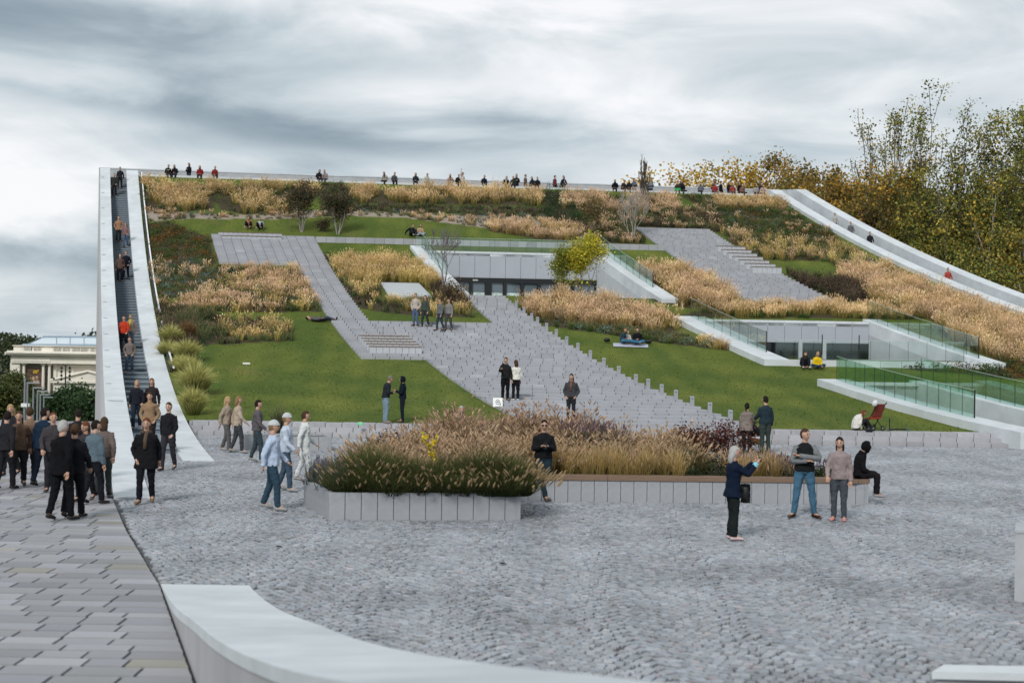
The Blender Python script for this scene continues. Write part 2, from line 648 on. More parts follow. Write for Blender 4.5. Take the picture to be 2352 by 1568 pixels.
def build_pavement():
    V = [(-60, 0, -.055), (2, 0, -.055), (2, 30, -.055), (-8, 30.3, -.055), (-16.7, 58, -.055), (-60, 58, -.055)]
    V = [(-40, 3, -.03), (.4, 3, -.03), (-4.78, 19.6, -.03), (-8.45, 30.2, -.03), (-16.6, 57.8, -.03), (-60, 57.8, -.03)]
    pav = tag(mobj('pavement', V, [np.arange(6)[None]], JOINT), 'grey slab pavement beside the left wall of the museum', 'pavement', kind='structure')
    slabs = []
    y = 11.6
    while y < 57.3:
        hgt = rng.choice([.30, .36, .40, .44, .46], p=[.15, .2, .25, .25, .15])
        ym = y + hgt / 2
        xr = pav_x(ym) if ym < 30.2 else -8.5 - (ym - 30.2) * .2966
        xl = max(-.40 * ym - 3.5, -26)
        x = xr - .02
        while x > xl:
            l = rng.uniform(.38, .78)
            dxr = 0
            slabs.append((x - l, x, y, y + hgt, xr))
            x -= l
        y += hgt
    slabs.sort(key=lambda s: math.hypot(s[1], s[2]) + (100 if s[1] < -.40 * s[2] else 0))
    rest = MB()
    for k, (x0, x1, y0, y1, xr) in enumerate(slabs):
        g = .015
        t = np.clip(.30 + rng.normal(0, .034), .18, .42)
        c = np.array([t * 1.0, t * 1.0, t * (1.06 + rng.normal(0, .02))])
        if rng.random() < .06:
            c = c * (1.04, 1.0, .86)
        dz = rng.normal(0, .0025)
        sl = 0.0
        if abs(x1 - xr + .02) < 1e-6:
            sl = (pav_x(y1) - pav_x(y0)) if y1 < 30.2 else -.2966 * (y1 - y0)
        b = np.array([(x0 + g, y0 + g * 1.1), (x1 - g - sl / 2, y0 + g * 1.1), (x1 - g + sl / 2, y1 - g * 1.1), (x0 + g, y1 - g * 1.1)])
        m = b.mean(0)
        bb = m + (b - m) * (1 - .012)
        if k < 300:
            M = MB().hexa(np.c_[b - m, [-.06] * 4], np.c_[bb - m, [0] * 4], c)
            M.build('slab', SLAB, pav, loc=(m[0], m[1], dz))
        else:
            rest.hexa(np.c_[b, [-.06] * 4], np.c_[bb, [dz] * 4], c)
    tag(rest.build('slab', SLAB, pav), kind='stuff')


build_pavement()

# ------------------------------------------------------------------ the museum: parapets, roof edge, walls
MUS = tag(empty('museum_building', (-8.4, 30.2, 0)), 'museum with a curved grass roof rising between two pale parapets', 'museum')
bpy.context.view_layer.update()


def part(name, M, m, parent=None, smooth=False, origin=None):
    """a part given in world coordinates, hung under its thing"""
    p = parent if parent is not None else MUS
    base = origin if origin is not None else np.array(p.location)
    V = np.concatenate(M.V) - np.asarray(base, float)
    C = np.concatenate(M.C) if M.C else None
    return mobj(name, V, M.P, m, p, C, smooth)


def strip(M, A, B, za, zb, depth, cap=True):
    """ribbon with thickness between two lines of plan points A, B (k,2); top za/zb, bottom depth below (or an array)"""
    A, B = np.asarray(A, float), np.asarray(B, float)
    k = len(A)
    za = np.broadcast_to(np.asarray(za, float), (k,))
    zb = np.broadcast_to(np.asarray(zb, float), (k,))
    dp = np.broadcast_to(np.asarray(depth, float), (k,))
    R = [np.array([(*A[i], za[i]), (*B[i], zb[i]), (*B[i], zb[i] - dp[i]), (*A[i], za[i] - dp[i])]) for i in range(k)]
    V, P = loft(R, cap)
    M.add(V, [p[:, ::-1] if p.ndim == 2 else p for p in P])
    return M


LA, LT = np.array([-32.39, 111.1]), np.array([-8.40, 30.2])         # left outer parapet
LIA, LIT = np.array([-31.62, 111.1]), np.array([-7.62, 30.25])


def lz(t):
    return 16.6 * (1 - np.clip(t, 0, 1)) ** 2 + .02 + np.where(t < 0, .3, 0)


def build_museum():
    t = np.linspace(0, 1, 60)
    A = LA + t[:, None] * (LT - LA)
    B = LIA + t[:, None] * (LIT - LIA)
    part('parapet', strip(MB(), A, B, lz(t), lz(t), np.minimum(lz(t) + .06, 1.4)), CONC)
    # facade under it
    zt = lz(t) - np.minimum(lz(t) + .06, 1.4)
    M = MB()
    A2, B2 = A + (.06, 0), A + (.4, 0)
    keep = zt > -.05
    gz = np.interp(A[:, 1], [58, 64, 82, 90, 140], [-.07, -.6, -6.2, -7, -7.5]) - .5
    strip(M, A2[keep], B2[keep], zt[keep] + .02, zt[keep] + .02, zt[keep] - gz[keep])
    part('facade_wall', M, mat('grey_cladding', (.30, .30, .32), .7, .12, 1.0, streak=(1, 1, .1)))
    for k in np.linspace(.02, .93, 74):
        p = LA + k * (LT - LA)
        z1 = float(lz(k)) - .25
        if z1 < .3:
            continue
        g0 = float(np.interp(p[1], [58, 64, 82, 90], [-.07, -.6, -6.2, -7])) - .3
        F = MB().box(p[0] - .07, p[0] + .05, p[1] - .06, p[1] + .06, g0, z1)
        part('fin', F, mat('pale_fin', (.42, .42, .44), .6, .1, 2.0))
    # small lights let into the parapet top
    for k in np.linspace(.03, .74, 15):
        p = LA + k * (LT - LA) + (.14, 0)
        z = float(lz(k))
        part('parapet_light', MB().box(p[0] - .02, p[0] + .16, p[1] - .12, p[1] - .02, z - .06, z + .012), GREYM)
    M = MB()
    k = .742
    p = LA + k * (LT - LA)
    M.box(p[0] + .2, p[0] + .65, p[1] - .05, p[1] + .05, float(lz(k)) - .1, float(lz(k)) + .02)
    part('parapet_joint', M, GREYM)

    q = np.linspace(-.001, 1, 60)
    A, B = XY(q, 0 * q), XY(q, .88 + 0 * q)
    z = Zr(q) + .02 + .1 * (1 - q)
    part('parapet', strip(MB(), A, B, z, z, np.minimum(z + .06, 1.4)), CONC)
    # lit handrail along the garden side
    for q0, q1 in ((.01, .47), (.50, .54), (.60, .66)):
        qq = np.linspace(q0, q1, 30)
        zz = Zr(qq) + .1
        part('handrail', strip(MB(), XY(qq, 1.0 + 0 * qq), XY(qq, 1.06 + 0 * qq), zz + .12, zz + .12, .25), DARKM)
        part('handrail', strip(MB(), XY(qq, 1.1 + 0 * qq), XY(qq, 1.18 + 0 * qq), zz + .14, zz + .14, .07), WHITE)
    # the right pair
    q = np.linspace(0, .86, 50)
    z = Zr(q) + .25
    part('parapet', strip(MB(), XY(q, 52.2 + 0 * q), XY(q, 53.15 + 0 * q), z, z, 1.5), CONC)
    q = np.linspace(-.033, .86, 50)
    z = Zr(q) + .42
    part('parapet', strip(MB(), XY(q, 54.35 + 0 * q), XY(q, 55.3 + 0 * q), z, z, 1.7), CONC)
    z2 = Zr(q) - 1.25
    part('outer_wall', strip(MB(), XY(q, 54.5 + 0 * q), XY(q, 55.2 + 0 * q), z2, z2, z2 + 8), WALLC)
    # top rim: seat-high inner coping, walkway, outer parapet
    w = np.linspace(.0, 53.15, 40)
    part('rim_coping', strip(MB(), XY(0 * w + .0125, w), XY(0 * w, w), 16.12, 16.12, .75), CONC)
    w = np.linspace(-2.05, 55.3, 40)
    part('rim_parapet', strip(MB(), XY(0 * w - .0335, w), XY(0 * w - .0445, w), 16.84, 16.84, 1.6), CONCG)  # shadow on the front face put into its colour by the darker concrete
    part('rim_cap', strip(MB(), XY(0 * w - .033, w), XY(0 * w - .045, w), 16.93, 16.93, .088), CONC)
    part('rim_walkway', strip(MB(), XY(0 * w, w), XY(0 * w - .033, w), 15.55, 15.55, .3), STEPM)
    part('back_wall', strip(MB(), XY(0 * w - .034, w), XY(0 * w - .044, w), 15.2, 15.2, 23), WALLC)


build_museum()


def step_runs():
    # the two staircases between the parapets
    def flight(name, label, rows, left, right, zf):
        th = tag(empty(name), label, 'stairs', kind='structure')
        for a, b in zip(rows[:-1], rows[1:]):          # a lower (bigger q), b upper
            z = float(zf(b))
            la, ra, lb, rb = left(a), right(a), left(b), right(b)
            M = MB().hexa([(*la, z - .5), (*ra, z - .5), (*rb, z - .5), (*lb, z - .5)], [(*la, z - .05), (*ra, z - .05), (*rb, z - .05), (*lb, z - .05)])
            o = M.build('step', STEPM, th)
            f = (lb - la) * .0
            da = (la - lb) / (np.linalg.norm(la - lb) + 1e-9) * .05
            M = MB().hexa([(*(la + da), z - .05), (*(ra + da), z - .05), (*rb, z - .05), (*lb, z - .05)], [(*(la + da), z), (*(ra + da), z), (*rb, z), (*lb, z)])
            M.build('tread', NOSE, o)

    def zl(q):
        return 15.9 * np.clip(1 - q / .975, 0, 1) ** 2 + .012

    def mk(zf, qa, qb, rise):
        rows = [qa]
        q = qa
        while q > qb:
            q -= .0005
            if zf(q) - zf(rows[-1]) >= rise:
                rows.append(q)
        return rows

    def lin(q):
        d = float(XY(q, 0.0)[1])
        t = (LIA[1] - d) / (LIA[1] - LIT[1])
        return LIA + t * (LIT - LIA)
    flight('parapet_stairs', 'steep dark stairs climbing between the left parapets', mk(zl, .965, 0.0, .165), lin, lambda q: XY(q, 0.0), zl)
    zr = lambda q: float(Zr(q)) - .95
    flight('parapet_stairs', 'dark stairs behind the right parapet, mostly hidden', mk(zr, .6, 0.0, .20), lambda q: XY(q, 53.15), lambda q: XY(q, 54.35), zr)


step_runs()

# ------------------------------------------------------------------ wells cut in the roof
WELLS = [  # q out back, q in back, q in front, q out front, w left out, left in, right in, right out
    (.226, .242, .378, .392, 18.6, 19.62, 31.1, 32.2),
    (.455, .464, .578, .604, 29.9, 31.15, 40.9, 41.9),
    (.671, .681, .860, .861, 29.95, 31.1, 34.15, 35.1),
]
ROWS = [.832]
while ROWS[-1] > .138:
    r_ = .084 + .076 * min(1, (.832 - ROWS[-1]) / .40)
    zt_ = float(Zr(ROWS[-1])) + r_
    ROWS.append(1 - math.sqrt(zt_ / 16.4))


def build_paths():
    def blocks(name, label, regions, big=300):
        th = tag(empty(name), label, 'stairs', kind='structure')
        out = []
        for (w0, w1, q0, q1, bl, stack) in regions:
            for a, b in zip(ROWS[:-1], ROWS[1:]):
                if not (q0 - 1e-4 <= (a + b) / 2 <= q1 + 1e-4):
                    continue
                a_, b_ = min(a, q1), b
                if stack:
                    n = max(1, round((w1 - w0) / bl))
                    e = list(np.linspace(w0, w1, n + 1))
                else:
                    e = [w0]
                    x = w0 + bl * rng.choice([.5, 1.0, .75, .3])
                    while x < w1 - .25 * bl:
                        e.append(x)
                        x += bl * rng.choice([1.0, 1.0, 1.0, .9, 1.1])
                    e.append(w1)
                for u, v in zip(e[:-1], e[1:]):
                    out.append((a_, b_ - .003, u + .016, v - .016))
        key = lambda o: np.hypot(*XY(o[0], o[2]))
        out.sort(key=key)
        rest = MB()
        for i, (a, b, u, v) in enumerate(out):
            z = float(Zr(b + .003)) + .012
            zb = float(Zr(a)) - .12
            p = [XY(a, u), XY(a, v), XY(b, v), XY(b, u)]
            t = np.clip(.345 + rng.normal(0, .016), .26, .45)
            c = np.array([t * .97, t * 1.0, t * 1.08])
            if rng.random() < .012:
                c *= 1.2
            B, T = [(*k, zb) for k in p], [(*k, z) for k in p]
            if i < big:
                m = np.array([*np.mean(p, 0), z])
                MB().hexa(np.array(B) - m, np.array(T) - m, c).build('stone_block', STONE, th, loc=m)
            else:
                rest.hexa(B, T, c)
        if rest.n:
            tag(rest.build('stone_block', STONE, th), kind='stuff')
        return th
    blocks('stairs', 'wide grey stone stairs climbing the middle of the green roof', [
        (13.4, 21.75, .602, .832, .60, False), (12.4, 21.75, .473, .602, .60, False), (19.25, 21.75, .379, .473, .62, False)])
    blocks('path', 'narrow stepped stone path from the upper terrace to the wide stairs', [
        (10.3, 12.4, .292, .602, .66, True), (5.4, 12.4, .198, .292, .66, True)])
    blocks('stairs', 'grey stone stairs on the right of the entrance, below the roof rim', [(36.7, 42.3, .14, .386, .62, False)])
    # level path between terrace and right stairs
    th = tag(empty('path'), 'thin level strip of stone across the upper lawn', 'path', kind='structure')
    for u in np.arange(12.42, 36.65, .66):
        z = float(Zr(.199)) + .01
        p = [XY(.2135, u + .01), XY(.2135, u + .65), XY(.197, u + .65), XY(.197, u + .01)]
        m = np.array([*np.mean(p, 0), z])
        t = .36 + rng.normal(0, .025)
        MB().hexa([(*(k - m[:2]), -.4) for k in p], [(*(k - m[:2]), 0) for k in p], (t * .97, t, t * 1.06)).build('stone_block', STONE, th, loc=m)
    # three low steps along the whole front
    th = tag(empty('stairs'), 'three low stone steps along the foot of the green roof', 'stairs', kind='structure')
    for r in range(3):
        y0, y1, z = 50.5 + .40 * r, 50.9 + .40 * r + (.45 if r == 2 else .03), .15 * (r + 1)
        x0 = -8.15 - (y0 - 39.66) * .297
        x = x0 + .6 * (.4, .75, .2)[r]
        e = [x0]
        while x < 24:
            e.append(x)
            x += .60
        for u, v in zip(e[:-1], e[1:]):
            if u > 19.2 and r == 2:
                break
            t = np.clip(.36 + rng.normal(0, .025), .2, .48)
            m = np.array([(u + v) / 2, (y0 + y1) / 2, z])
            hx, hy = (v - u) / 2 - .012, (y1 - y0) / 2
            MB().box(-hx, hx, -hy, hy, -z - .05, 0, (t * 1.0, t * 1.0, t * 1.06)).build('stone_block', STONE, th, loc=m + (0, 0, rng.normal(0, .002)))


build_paths()


def build_wells():
    spec = [(5.75, .2), (.45, .28), (-.9, .28)]
    for i, (qo, qi, fi, fo, wlo, wli, wri, wro) in enumerate(WELLS):
        floor, lift = spec[i]
        k = 24
        for (wa, wb) in ((wlo, wli), (wri, wro)):
            q = np.linspace(qo, fo, k)
            z = Zr(q) + lift
            part('well_coping', strip(MB(), XY(q, wa + 0 * q), XY(q, wb + 0 * q), z, z, .75), CONC)
        w = np.linspace(wli + .003, wri - .003, 12)
        zb = float(Zr(qi)) + lift
        part('well_coping', strip(MB(), XY(0 * w + qi, w), XY(0 * w + qo, w), zb - .004, zb - .004, .3), CONC)
        if i == 1:
            zf = float(Zr(fo)) + lift
            part('well_coping', strip(MB(), XY(0 * w + fo, w), XY(0 * w + fi, w), zf - .004, zf - .004, .9), CONC)
        # side walls
        for wa, wb in ((wli - .3, wli - .004), (wri + .004, wri + .3)):
            q = np.linspace(qi, fi, k)
            z = Zr(q) + lift - .05
            part('well_wall', strip(MB(), XY(q, wa + 0 * q), XY(q, wb + 0 * q), z, z, z - floor), WALLC)
        # floor
        M = MB()
        p = [XY(fi, wli), XY(fi, wri), XY(qi - .03, wri), XY(qi - .03, wli)]
        M.hexa([(*a, floor - .2) for a in p], [(*a, floor) for a in p])
        part('well_floor', M, CONCG)
        # back wall of panels
        head = (7.85, 3.75, .55)[i]
        n = max(2, round((wri - wli) / 1.02))
        e = np.linspace(wli, wri, n + 1)
        for u, v in zip(e[:-1], e[1:]):
            p = [XY(qi, u + .012), XY(qi, v - .012), XY(qi - .0012, v - .012), XY(qi - .0012, u + .012)]
            M = MB().hexa([(*a, head) for a in p], [(*a, zb - .16) for a in p])
            part('wall_panel', M, WALLP)
            p = [XY(qi + .0004, u + .012), XY(qi + .0004, v - .012), XY(qi - .0012, v - .012), XY(qi - .0012, u + .012)]
            M = MB().hexa([(*a, zb - .145) for a in p], [(*a, zb - .02) for a in p])
            part('wall_panel', M, CONC)
        p = [XY(qi - .0013, wli), XY(qi - .0013, wri), XY(qi - .004, wri), XY(qi - .004, wli)]
        part('back_panel', MB().hexa([(*a, head + .01) for a in p], [(*a, zb - .05) for a in p]), DARKM)
        if i == 0:
            # glazed doors: head beam, posts, panes, frosted strip
            yb = float(XY(qi, 25)[1])
            p = [XY(qi + .001, wli), XY(qi + .001, wri), XY(qi - .003, wri), XY(qi - .003, wli)]
            part('door_head', MB().hexa([(*a, head - .32) for a in p], [(*a, head) for a in p]), DARKM)
            px_ = [1042, 1079, 1120, 1159, 1200, 1240, 1280, 1320]
            ws = []
            for x in px_:
                a = at(x, 650, yb)
                ws.append(float(QW(a[0], a[1])[1]))
            ws = [wli] + ws + [wri]
            for j, wv in enumerate(ws[1:-1]):
                hw = .22 if j == 2 else .11
                p = [XY(qi + .001, wv - hw), XY(qi + .001, wv + hw), XY(qi - .003, wv + hw), XY(qi - .003, wv - hw)]
                part('door_post', MB().hexa([(*a, floor) for a in p], [(*a, head - .32) for a in p]), DARKM)
            for u, v in zip(ws[:-1], ws[1:]):
                p = [XY(qi - .0012, u + .11), XY(qi - .0012, v - .11), XY(qi - .0016, v - .11), XY(qi - .0016, u + .11)]
                part('door_pane', MB().hexa([(*a, floor) for a in p], [(*a, head - .32) for a in p]), WINDOWG)
                p = [XY(qi - .0010, u + .13), XY(qi - .0010, v - .13), XY(qi - .0011, v - .13), XY(qi - .0011, u + .13)]
                part('frosted_band', MB().hexa([(*a, 6.36) for a in p], [(*a, 6.86) for a in p]), FROST)
            p = [XY(qi + .0014, 22.6), XY(qi + .0014, 22.95), XY(qi + .0012, 22.95), XY(qi + .0012, 22.6)]
            part('door_sign', MB().hexa([(*a, head - .22) for a in p], [(*a, head - .12) for a in p]), mat('door_sign', (.4, .4, .38), .6, .1, 9))
        else:
            # recessed dark glazing under the panels
            p = [XY(qi - .012, wli), XY(qi - .012, wri), XY(qi - .016, wri), XY(qi - .016, wli)]
            part('dark_glazing', MB().hexa([(*a, floor) for a in p], [(*a, head) for a in p]), GLASSD)
            p = [XY(qi - .001, wli), XY(qi - .001, wri), XY(qi - .016, wri), XY(qi - .016, wli)]
            part('soffit', MB().hexa([(*a, head - .02) for a in p], [(*a, head + .02) for a in p]), CONCG)
        if i == 1:
            for x in (1838, 1893):
                a = at(x, 800, float(XY(qi, 36)[1]) - 2.0)
                c = MB().box(a[0] - .1, a[0] + .1, a[1] - .1, a[1] + .1, floor, 3.9)
                part('column', c, CONCG)


WINDOWG = mat('door_glass', (.10, .13, .15), .06, .5, .35, spec=.9)
FROST = mat('frosted_pattern', (.46, .55, .52), .6, .9, 9.0)
build_wells()


def glass_fence(name, label, path, n, hgt, lift, m, lean=0.0, posts=(), z_fix=None, hend=None):
    """path: two (q, w) ends; panes follow the roof between them"""
    (qa, wa), (qb, wb) = path
    base = S(qa, wa, lift)
    th = tag(empty(name, base), label, 'glass fence', 'glass balustrades round the roof wells')
    e = np.linspace(0, 1, n + 1)
    J = MB()
    for u, v in zip(e[:-1], e[1:]):
        ss = np.linspace(u + .012 / n * 1.2, v - .012 / n * 1.2, 3)
        R = []
        for s_ in ss:
            q, w = qa + (qb - qa) * s_, wa + (wb - wa) * s_
            p = S(q, w, lift)
            hh = hgt if hend is None else hgt + (hend - hgt) * s_
            if z_fix is not None:
                p[2] = z_fix
            if abs(qb - qa) * 74 > abs(wb - wa):
                d = np.array([.008, .002, 0])
            else:
                d = np.array([0, .008, 0])
            R.append(np.array([p - d, p + d, p + d + (0, 0, hh), p - d + (0, 0, hh)]))
        V, P = loft(R)
        M = MB().add(V, P)
        part('glass_pane', M, m, th)
        p0 = R[0]
        for pp in (R[0],) + ((R[-1],) if v > .999 else ()):
            c = pp.mean(0)
            J.box(c[0] - .007, c[0] + .007, c[1] - .007, c[1] + .007, pp[0, 2], pp[2, 2])
    part('pane_edge', J, mat('glass_edge', (.03, .05, .045), .3, .1, 2), th)
    T = MB()
    ss = np.linspace(0, 1, 13)
    R = []
    for s_ in ss:
        q, w = qa + (qb - qa) * s_, wa + (wb - wa) * s_
        p = S(q, w, lift)
        hh = hgt if hend is None else hgt + (hend - hgt) * s_
        if z_fix is not None:
            p[2] = z_fix
        R.append(p + (0, 0, hh))
    T.tube(R, .010, 5)
    part('top_edge', T, mat('glass_top', (.42, .52, .48), .3, .05, 2), th)
    for s_ in posts:
        q, w = qa + (qb - qa) * s_, wa + (wb - wa) * s_
        p = S(q, w, lift)
        hh = hgt if hend is None else hgt + (hend - hgt) * s_
        M = MB().box(p[0] - .02, p[0] + .02, p[1] - .03, p[1] + .03, p[2] - .02, p[2] + hh + .01)
        part('post', M, DARKM, th)
    return th


def build_glass():
    a, b, c = WELLS
    glass_fence('glass_balustrade', 'clear glass balustrade along the back edge above the entrance doors', ((a[0] + .004, 18.9), (a[0] + .004, 31.9)), 12, .95, .2, GLASS, z_fix=float(Zr(a[1])) + .2)
    glass_fence('glass_balustrade', 'glass balustrade on the left arm of the entrance well, behind the bare tree', ((a[0] + .006, 19.3), (.325, 19.3)), 7, .95, .2, GLASS)
    glass_fence('glass_balustrade', 'glass balustrade on the right arm of the entrance well, beside the yellow birch', ((a[0] + .006, 31.75), (.352, 31.75)), 8, .95, .2, GLASS, posts=(1.0,))
    glass_fence('glass_balustrade', 'sloping glass balustrade on the left arm of the dark courtyard well', ((.455, 30.9), (.578, 30.9)), 9, 1.05, .28, GLASS, posts=(1.0,))
    glass_fence('glass_balustrade', 'sloping glass balustrade on the right arm of the dark courtyard well', ((.452, 41.3), (.588, 41.3)), 10, 1.05, .28, GLASS, posts=(1.0,))
    glass_fence('glass_balustrade', 'level glass balustrade along the front edge of the courtyard well, behind the seated women', ((.583, 31.2), (.583, 40.8)), 10, 1.0, .27, GLASS, z_fix=float(Zr(.604)) + .26, posts=(.245, .44))
    glass_fence('glass_balustrade', 'green glass balustrade on the near arm of the lowest well, above the red stroller', ((.673, 30.75), (.808, 30.75)), 13, 1.05, .28, GLASSG, posts=(1.0,))
    glass_fence('glass_balustrade', 'green glass balustrade on the far arm of the lowest well, by the dark hedge', ((.673, 34.6), (.86, 34.6)), 15, 1.05, .28, GLASSG)
    glass_fence('glass_balustrade', 'green glass balustrade across the back edge of the lowest well', ((.674, 30.8), (.674, 34.6)), 4, 1.0, .27, GLASSG, z_fix=float(Zr(.681)) + .27)


build_glass()

# ------------------------------------------------------------------ benches, bollards, small pieces on the roof
def bench(label, q, w0, w1, planks=True, hgt=.44, depth=.0058, n=None):
    z0 = float(Zr(q))
    z = float(Zr(q - depth)) + hgt * .62
    base = S(q, (w0 + w1) / 2)
    th = tag(empty('bench', base), label, 'bench', 'concrete benches with timber tops on the green roof')
    n = n or max(2, round((w1 - w0) / .33))
    e = np.linspace(w0, w1, n + 1)
    for u, v in zip(e[:-1], e[1:]):
        p = [XY(q, u + .008), XY(q, v - .008), XY(q - depth, v - .008), XY(q - depth, u + .008)]
        part('concrete_panel', MB().hexa([(*a, z0 - .1) for a in p], [(*a, z) for a in p]), PANELB, th)
    for k in range(3):
        qa, qb = q + .0004 - k * depth / 3, q + .0004 - (k + .9) * depth / 3
        p = [XY(qa, w0), XY(qa, w1), XY(qb, w1), XY(qb, w0)]
        part('seat_plank', MB().hexa([(*a, z + .003) for a in p], [(*a, z + .045) for a in p]), TIMB, th)


PANELB = mat('bench_concrete', (.43, .45, .48), .85, .1, 4.0, .2, 30)
ordn = ['front', 'second', 'third', 'fourth', 'rearmost']
for i in range(5):
    bench('concrete bench with timber top, %s of the five beside the wide stairs' % ordn[i], .5865 - i * .0094, 10.95, 13.5)
ordn = ['lowest', 'second from the bottom', 'third from the bottom', 'middle one', 'fifth from the bottom', 'second from the top', 'topmost']
for i in range(7):
    bench('low concrete bench, %s of the seven on the right stairs' % ordn[i], .287 - i * .0117, 40.4, 42.4, hgt=.5)
bench('long upper bench with timber top at the back of the upper terrace', .201, 5.9, 10.2, depth=.004, hgt=.25)
bench('long lower bench with timber top on the upper terrace', .211, 6.05, 10.1, depth=.004, hgt=.2)


def build_bollards():
    pts = []
    for x, y in ((1424, 260), (1494, 322), (1565, 378), (1618, 415), (1700, 472), (1788, 530), (1883, 598), (1985, 660), (2098, 728), (2222, 800)):
        pts.append((826.9 + x / 3.969, 643.2 + y / 3.969))
    for x, y in ((34, 802), (169, 878), (325, 955), (437, 1000), (560, 1050), (690, 1105), (838, 1165), (1000, 1225), (1186, 1298)):
        pts.append((1378.2 + x / 3.969, 643.2 + y / 3.969))
    n = len(pts)
    words = ['topmost', 'second from the top', 'third from the top', 'fourth from the top', 'fifth from the top', 'sixth from the top', 'seventh from the top',
             'eighth from the top', 'ninth from the top', 'middle one', 'ninth from the bottom', 'eighth from the bottom', 'seventh from the bottom', 'sixth from the bottom', 'fifth from the bottom', 'fourth from the bottom', 'third from the bottom', 'second from the bottom', 'lowest']
    proto = None
    for i, (x, y) in enumerate(pts):
        p = pick(x, y)
        b = tag(empty('bollard', p), 'short grey stone light post, %s of the row beside the wide stairs' % words[i], 'bollard', 'bollards along the right edge of the wide stairs')
        if proto is None:
            B = MB().hexa([(-.08, -.08, -.25), (.08, -.08, -.25), (.08, .08, -.25), (-.08, .08, -.25)], [(-.08, -.08, .46), (.08, -.08, .46), (.08, .08, .48), (-.08, .08, .48)])
            o1 = B.build('post', mat('bollard_stone', (.30, .315, .345), .8, .08, 5), b)
            o2 = MB().box(-.04, .04, -.084, -.0805, .37, .395).build('light_slot', DARKM, b)
            proto = (o1.data, o2.data)
        else:
            link('post', proto[0], b)
            link('light_slot', proto[1], b)


build_bollards()

# pale hatch slab in the grass left of the doors
p = [XY(.391, 14.75), XY(.391, 17.3), XY(.347, 17.25), XY(.347, 14.9)]
zz = [float(Zr(.391)) + .08] * 2 + [float(Zr(.347)) + .08] * 2
tag(MB().hexa([(*a, b - .4) for a, b in zip(p, zz)], [(*a, b) for a, b in zip(p, zz)]).build('hatch_slab', mat('hatch', (.42, .45, .47), .8, .06, 2)), 'flat pale concrete hatch slab among grasses left of the doors', 'hatch')


def build_front_wall():
    d = np.array([19.6, 18.5, 17.5, 16.4, 14.5, 12.6, 10.5, 8.33, 6.5, 4.5, 2.5, .5])
    zt = np.array([.012, .07, .15, .265, .53, .76, 1.08, 1.47, 1.84, 2.22, 2.6, 2.95])
    dd = np.linspace(19.6, .5, 60)
    z = np.interp(dd, d[::-1], zt[::-1])
    k = np.ones(5) / 5
    zs = np.convolve(np.pad(z, 2, 'edge'), k, 'valid')
    A = np.c_[-4.77 + .311 * (19.6 - dd), dd]
    B = np.c_[-3.58 + .311 * (19.6 - dd), dd]
    th = tag(empty('parapet_wall', (-4.2, 19.6, 0)), 'pale curved concrete parapet rising towards the viewer at the bottom left', 'parapet wall')
    zr_ = zs + .05 * np.clip((15 - dd) / 6, 0, 1)
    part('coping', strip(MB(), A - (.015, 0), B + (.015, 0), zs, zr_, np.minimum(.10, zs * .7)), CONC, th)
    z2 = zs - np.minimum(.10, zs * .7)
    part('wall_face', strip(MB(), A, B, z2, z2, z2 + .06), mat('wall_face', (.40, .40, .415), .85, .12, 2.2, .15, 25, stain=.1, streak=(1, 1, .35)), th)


build_front_wall()
# low wall pieces at the right edge of the plaza
b = gnd(2329, 1380)
th = tag(empty('concrete_block', (b[0] + .8, b[1] + .5, 0)), 'tall grey concrete block cut by the right edge of the picture', 'concrete block')
part('block', MB().hexa([(b[0], b[1], -.05), (b[0] + 1.6, b[1], -.05), (b[0] + 1.9, b[1] + .9, -.05), (b[0] + .33, b[1] + .9, -.05)], [(b[0], b[1], .93), (b[0] + 1.6, b[1], .93), (b[0] + 1.9, b[1] + .9, .93), (b[0] + .33, b[1] + .9, .93)]), CONCG, th)
part('cap', MB().hexa([(b[0] - .01, b[1] - .012, .932), (b[0] + 1.6, b[1] - .012, .932), (b[0] + 1.9, b[1] + .9, .932), (b[0] + .33, b[1] + .9, .932)], [(b[0] - .01, b[1] - .012, .965), (b[0] + 1.6, b[1] - .012, .965), (b[0] + 1.9, b[1] + .9, .965), (b[0] + .33, b[1] + .9, .965)]), CONCG, th)
a = at(2140, 1541, 13.1)
th = tag(empty('seat_wall', (a[0] + 1, a[1] + .3, 0)), 'low pale seat wall at the bottom right corner', 'seat wall')
part('wall_base', MB().box(a[0] + .06, a[0] + 3.4, a[1] + .05, a[1] + .26, -.05, a[2] - .07), mat('wall_face', (.4, .4, .41)), th)
part('coping', MB().hexa([(a[0], a[1], a[2] - .068), (a[0] + 3.5, a[1] - .1, a[2] - .068), (a[0] + 3.5, a[1] + .3, a[2] - .068), (a[0] + .2, a[1] + .3, a[2] - .068)],
                         [(a[0], a[1], a[2]), (a[0] + 3.5, a[1] - .1, a[2]), (a[0] + 3.5, a[1] + .3, a[2]), (a[0] + .2, a[1] + .3, a[2])]), CONC, th)


